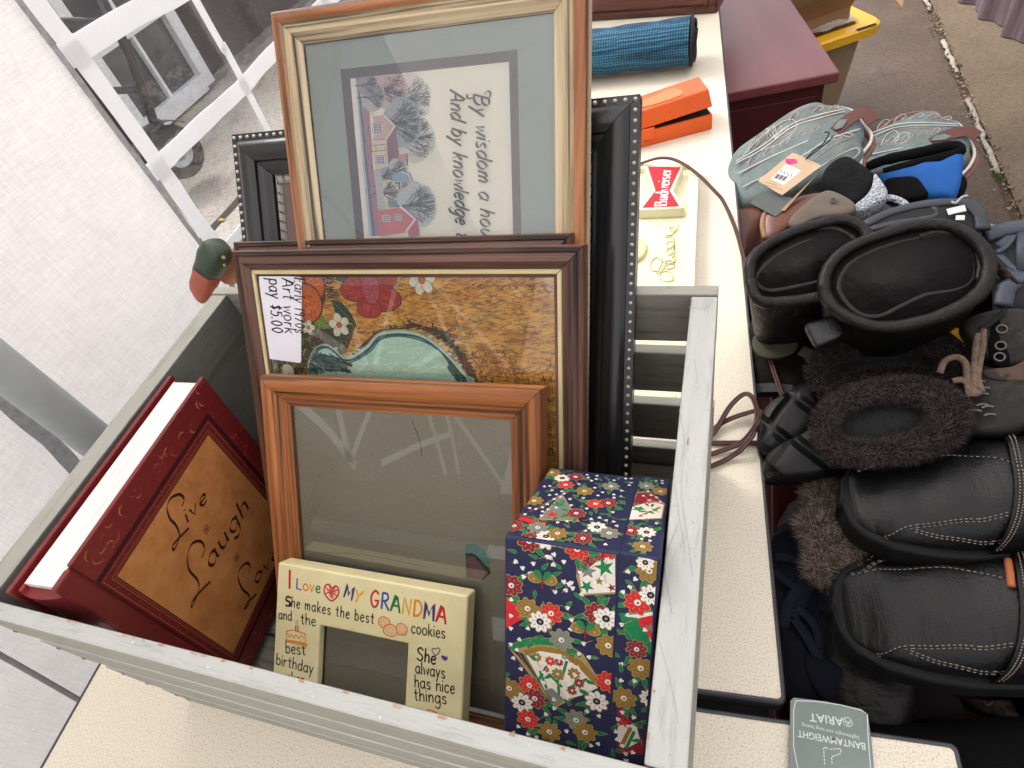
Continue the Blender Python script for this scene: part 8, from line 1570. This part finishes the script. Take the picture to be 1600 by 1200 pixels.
bribbon('size_tab', sp, [(0.21393, 0.67437, 0.03795), (0.99307, -0.0, 0.11756), (-0.04085, 0.93768, 0.34509), (-0.11024, -0.3475, 0.93118)], [(0.023, 0.0038), (0.0315, 0.0054), (0.0399, 0.0064)], .008, plain('white_tab', (206, 206, 204), .7), .012); bribbon('size_tab', sp, [(0.21393, 0.67437, 0.03795), (0.99307, -0.0, 0.11756), (-0.04085, 0.93768, 0.34509), (-0.11024, -0.3475, 0.93118)], [(0.0294, -0.006), (0.0375, -0.0073)], .006, plain('white_tab', (206, 206, 204), .7), .014)
btube('eyelet_loop', sp, [(0.21393, 0.67437, 0.03795), (0.99307, -0.0, 0.11756), (-0.04085, 0.93768, 0.34509), (-0.11024, -0.3475, 0.93118)], [(0.0273, 0.0164), (0.0313, 0.0137), (0.0381, 0.0205), (0.0434, 0.0211)], .0014, plain('silver_loop', (170, 172, 176), .4, metal=.5), .014)
rb = thing('rubber_overlay_boot', 'slate blue rubber armoured boot at the right edge behind the snow boot', 'boot', tuple(Vector([(0.29081, 0.62035, 0.01496), (0.98752, -0.0, 0.15748), (-0.05015, 0.94794, 0.31447), (-0.14928, -0.31844, 0.93611)][0])-Vector((0, 0, .05))))
slate = plain('slate_blue_rubber', (58, 64, 74), .5, .4, bump=.15)
bpuff('upper', rb, [(0.29081, 0.62035, 0.01496), (0.98752, -0.0, 0.15748), (-0.05015, 0.94794, 0.31447), (-0.14928, -0.31844, 0.93611)], [(-0.0134, 0.0452), (0.0035, 0.0537), (0.0229, 0.0528), (0.0534, 0.0553), (0.0365, -0.0558), (0.0086, -0.0499), (-0.0096, -0.0464), (-0.0066, -0.0018), (-0.0124, 0.0218)], .016, spd, -.016)
for P, r in (([(-0.0125, 0.045), (0.005, 0.0499), (0.0236, 0.0512), (0.0435, 0.0516)], .010), ([(-0.0027, 0.0287), (0.0116, 0.0405), (0.004, 0.0276), (-0.0057, 0.0207)], .006), ([(-0.0076, -0.0016), (0.0047, -0.0104), (0.0137, -0.0131), (0.0339, -0.0134)], .010), ([(-0.0075, -0.0453), (-0.001, -0.0246), (0.0097, -0.0152)], .009), ([(-0.0028, 0.0202), (0.0063, 0.0018), (0.0154, -0.0079)], .004), ([(0.0234, 0.0498), (0.0166, -0.0053)], .008)): btube('overlay', rb, [(0.29081, 0.62035, 0.01496), (0.98752, -0.0, 0.15748), (-0.05015, 0.94794, 0.31447), (-0.14928, -0.31844, 0.93611)], P, r, slate, 0, flat=.5)
gt = thing('grey_toe_cap_shoe', 'light grey shoe toe showing between trainer and rubber boot', 'shoe', tuple(Vector([(0.29081, 0.62035, 0.01496), (0.98752, -0.0, 0.15748), (-0.05015, 0.94794, 0.31447), (-0.14928, -0.31844, 0.93611)][0])-Vector((0, 0, .08))))
bpuff('toe', gt, [(0.29081, 0.62035, 0.01496), (0.98752, -0.0, 0.15748), (-0.05015, 0.94794, 0.31447), (-0.14928, -0.31844, 0.93611)], [(-0.0159, 0.0576), (-0.0109, 0.0655), (-0.0008, 0.0658), (0.0078, 0.0558), (0.0055, 0.046), (-0.0095, 0.0445)], .014, plain('light_grey_suede', (140, 138, 134), .8), -.02)
# dark shoes filling the bottom of the heap
rr = random.Random(8)
BL_ = ('under the navy laced boot', 'under the nearest slip on shoe', 'between the two slip on shoes', 'beneath the grey fur trim', 'below the camouflage boots', 'beneath the fur collared boots', 'under the padded boot by the table', 'under the dark trainer', 'below the slate blue boot', 'beside the table edge under the fur')
for i, (x, y, z, a) in enumerate(((.17, .12, -.13, .3), (.30, .05, -.14, -.4), (.36, .30, -.14, 1.0), (.20, .36, -.15, .2), (.38, .52, -.14, -.3), (.20, .55, -.15, 1.4), (.15, .72, -.13, .5), (.33, .76, -.13, .1), (.45, .72, -.12, 1.1), (.14, .26, -.13, 1.5))):
    X = Matrix.Translation((x, y, z)) @ Matrix.Rotation(a, 4, 'Z'); g = G(); puff(g, [(-.13, -.02), (-.12, .03), (-.06, .045), (.02, .038), (.10, .035), (.13, 0), (.10, -.036), (.02, -.036), (-.06, -.042)], .075, -.0, smoothn=4)
    nm_ = ('charcoal', 'black', 'dark brown')[i % 3]
    t = thing('buried_shoe', 'dark buried shoe at the bottom of the heap '+BL_[i], 'shoe', (x, y, z-.06), 'dark shoes at the bottom of the heap')
    mk('upper', [X @ v for v in g.V], g.F, (blackM, brownD)[i % 2], t, smooth=True)
    g = G(); g.prism([(-.135, -.02), (-.12, .035), (-.06, .05), (.02, .042), (.10, .04), (.138, 0), (.10, -.04), (.02, -.04), (-.06, -.047)], -.075, -.055, X=X); g.build('sole', rub, t)
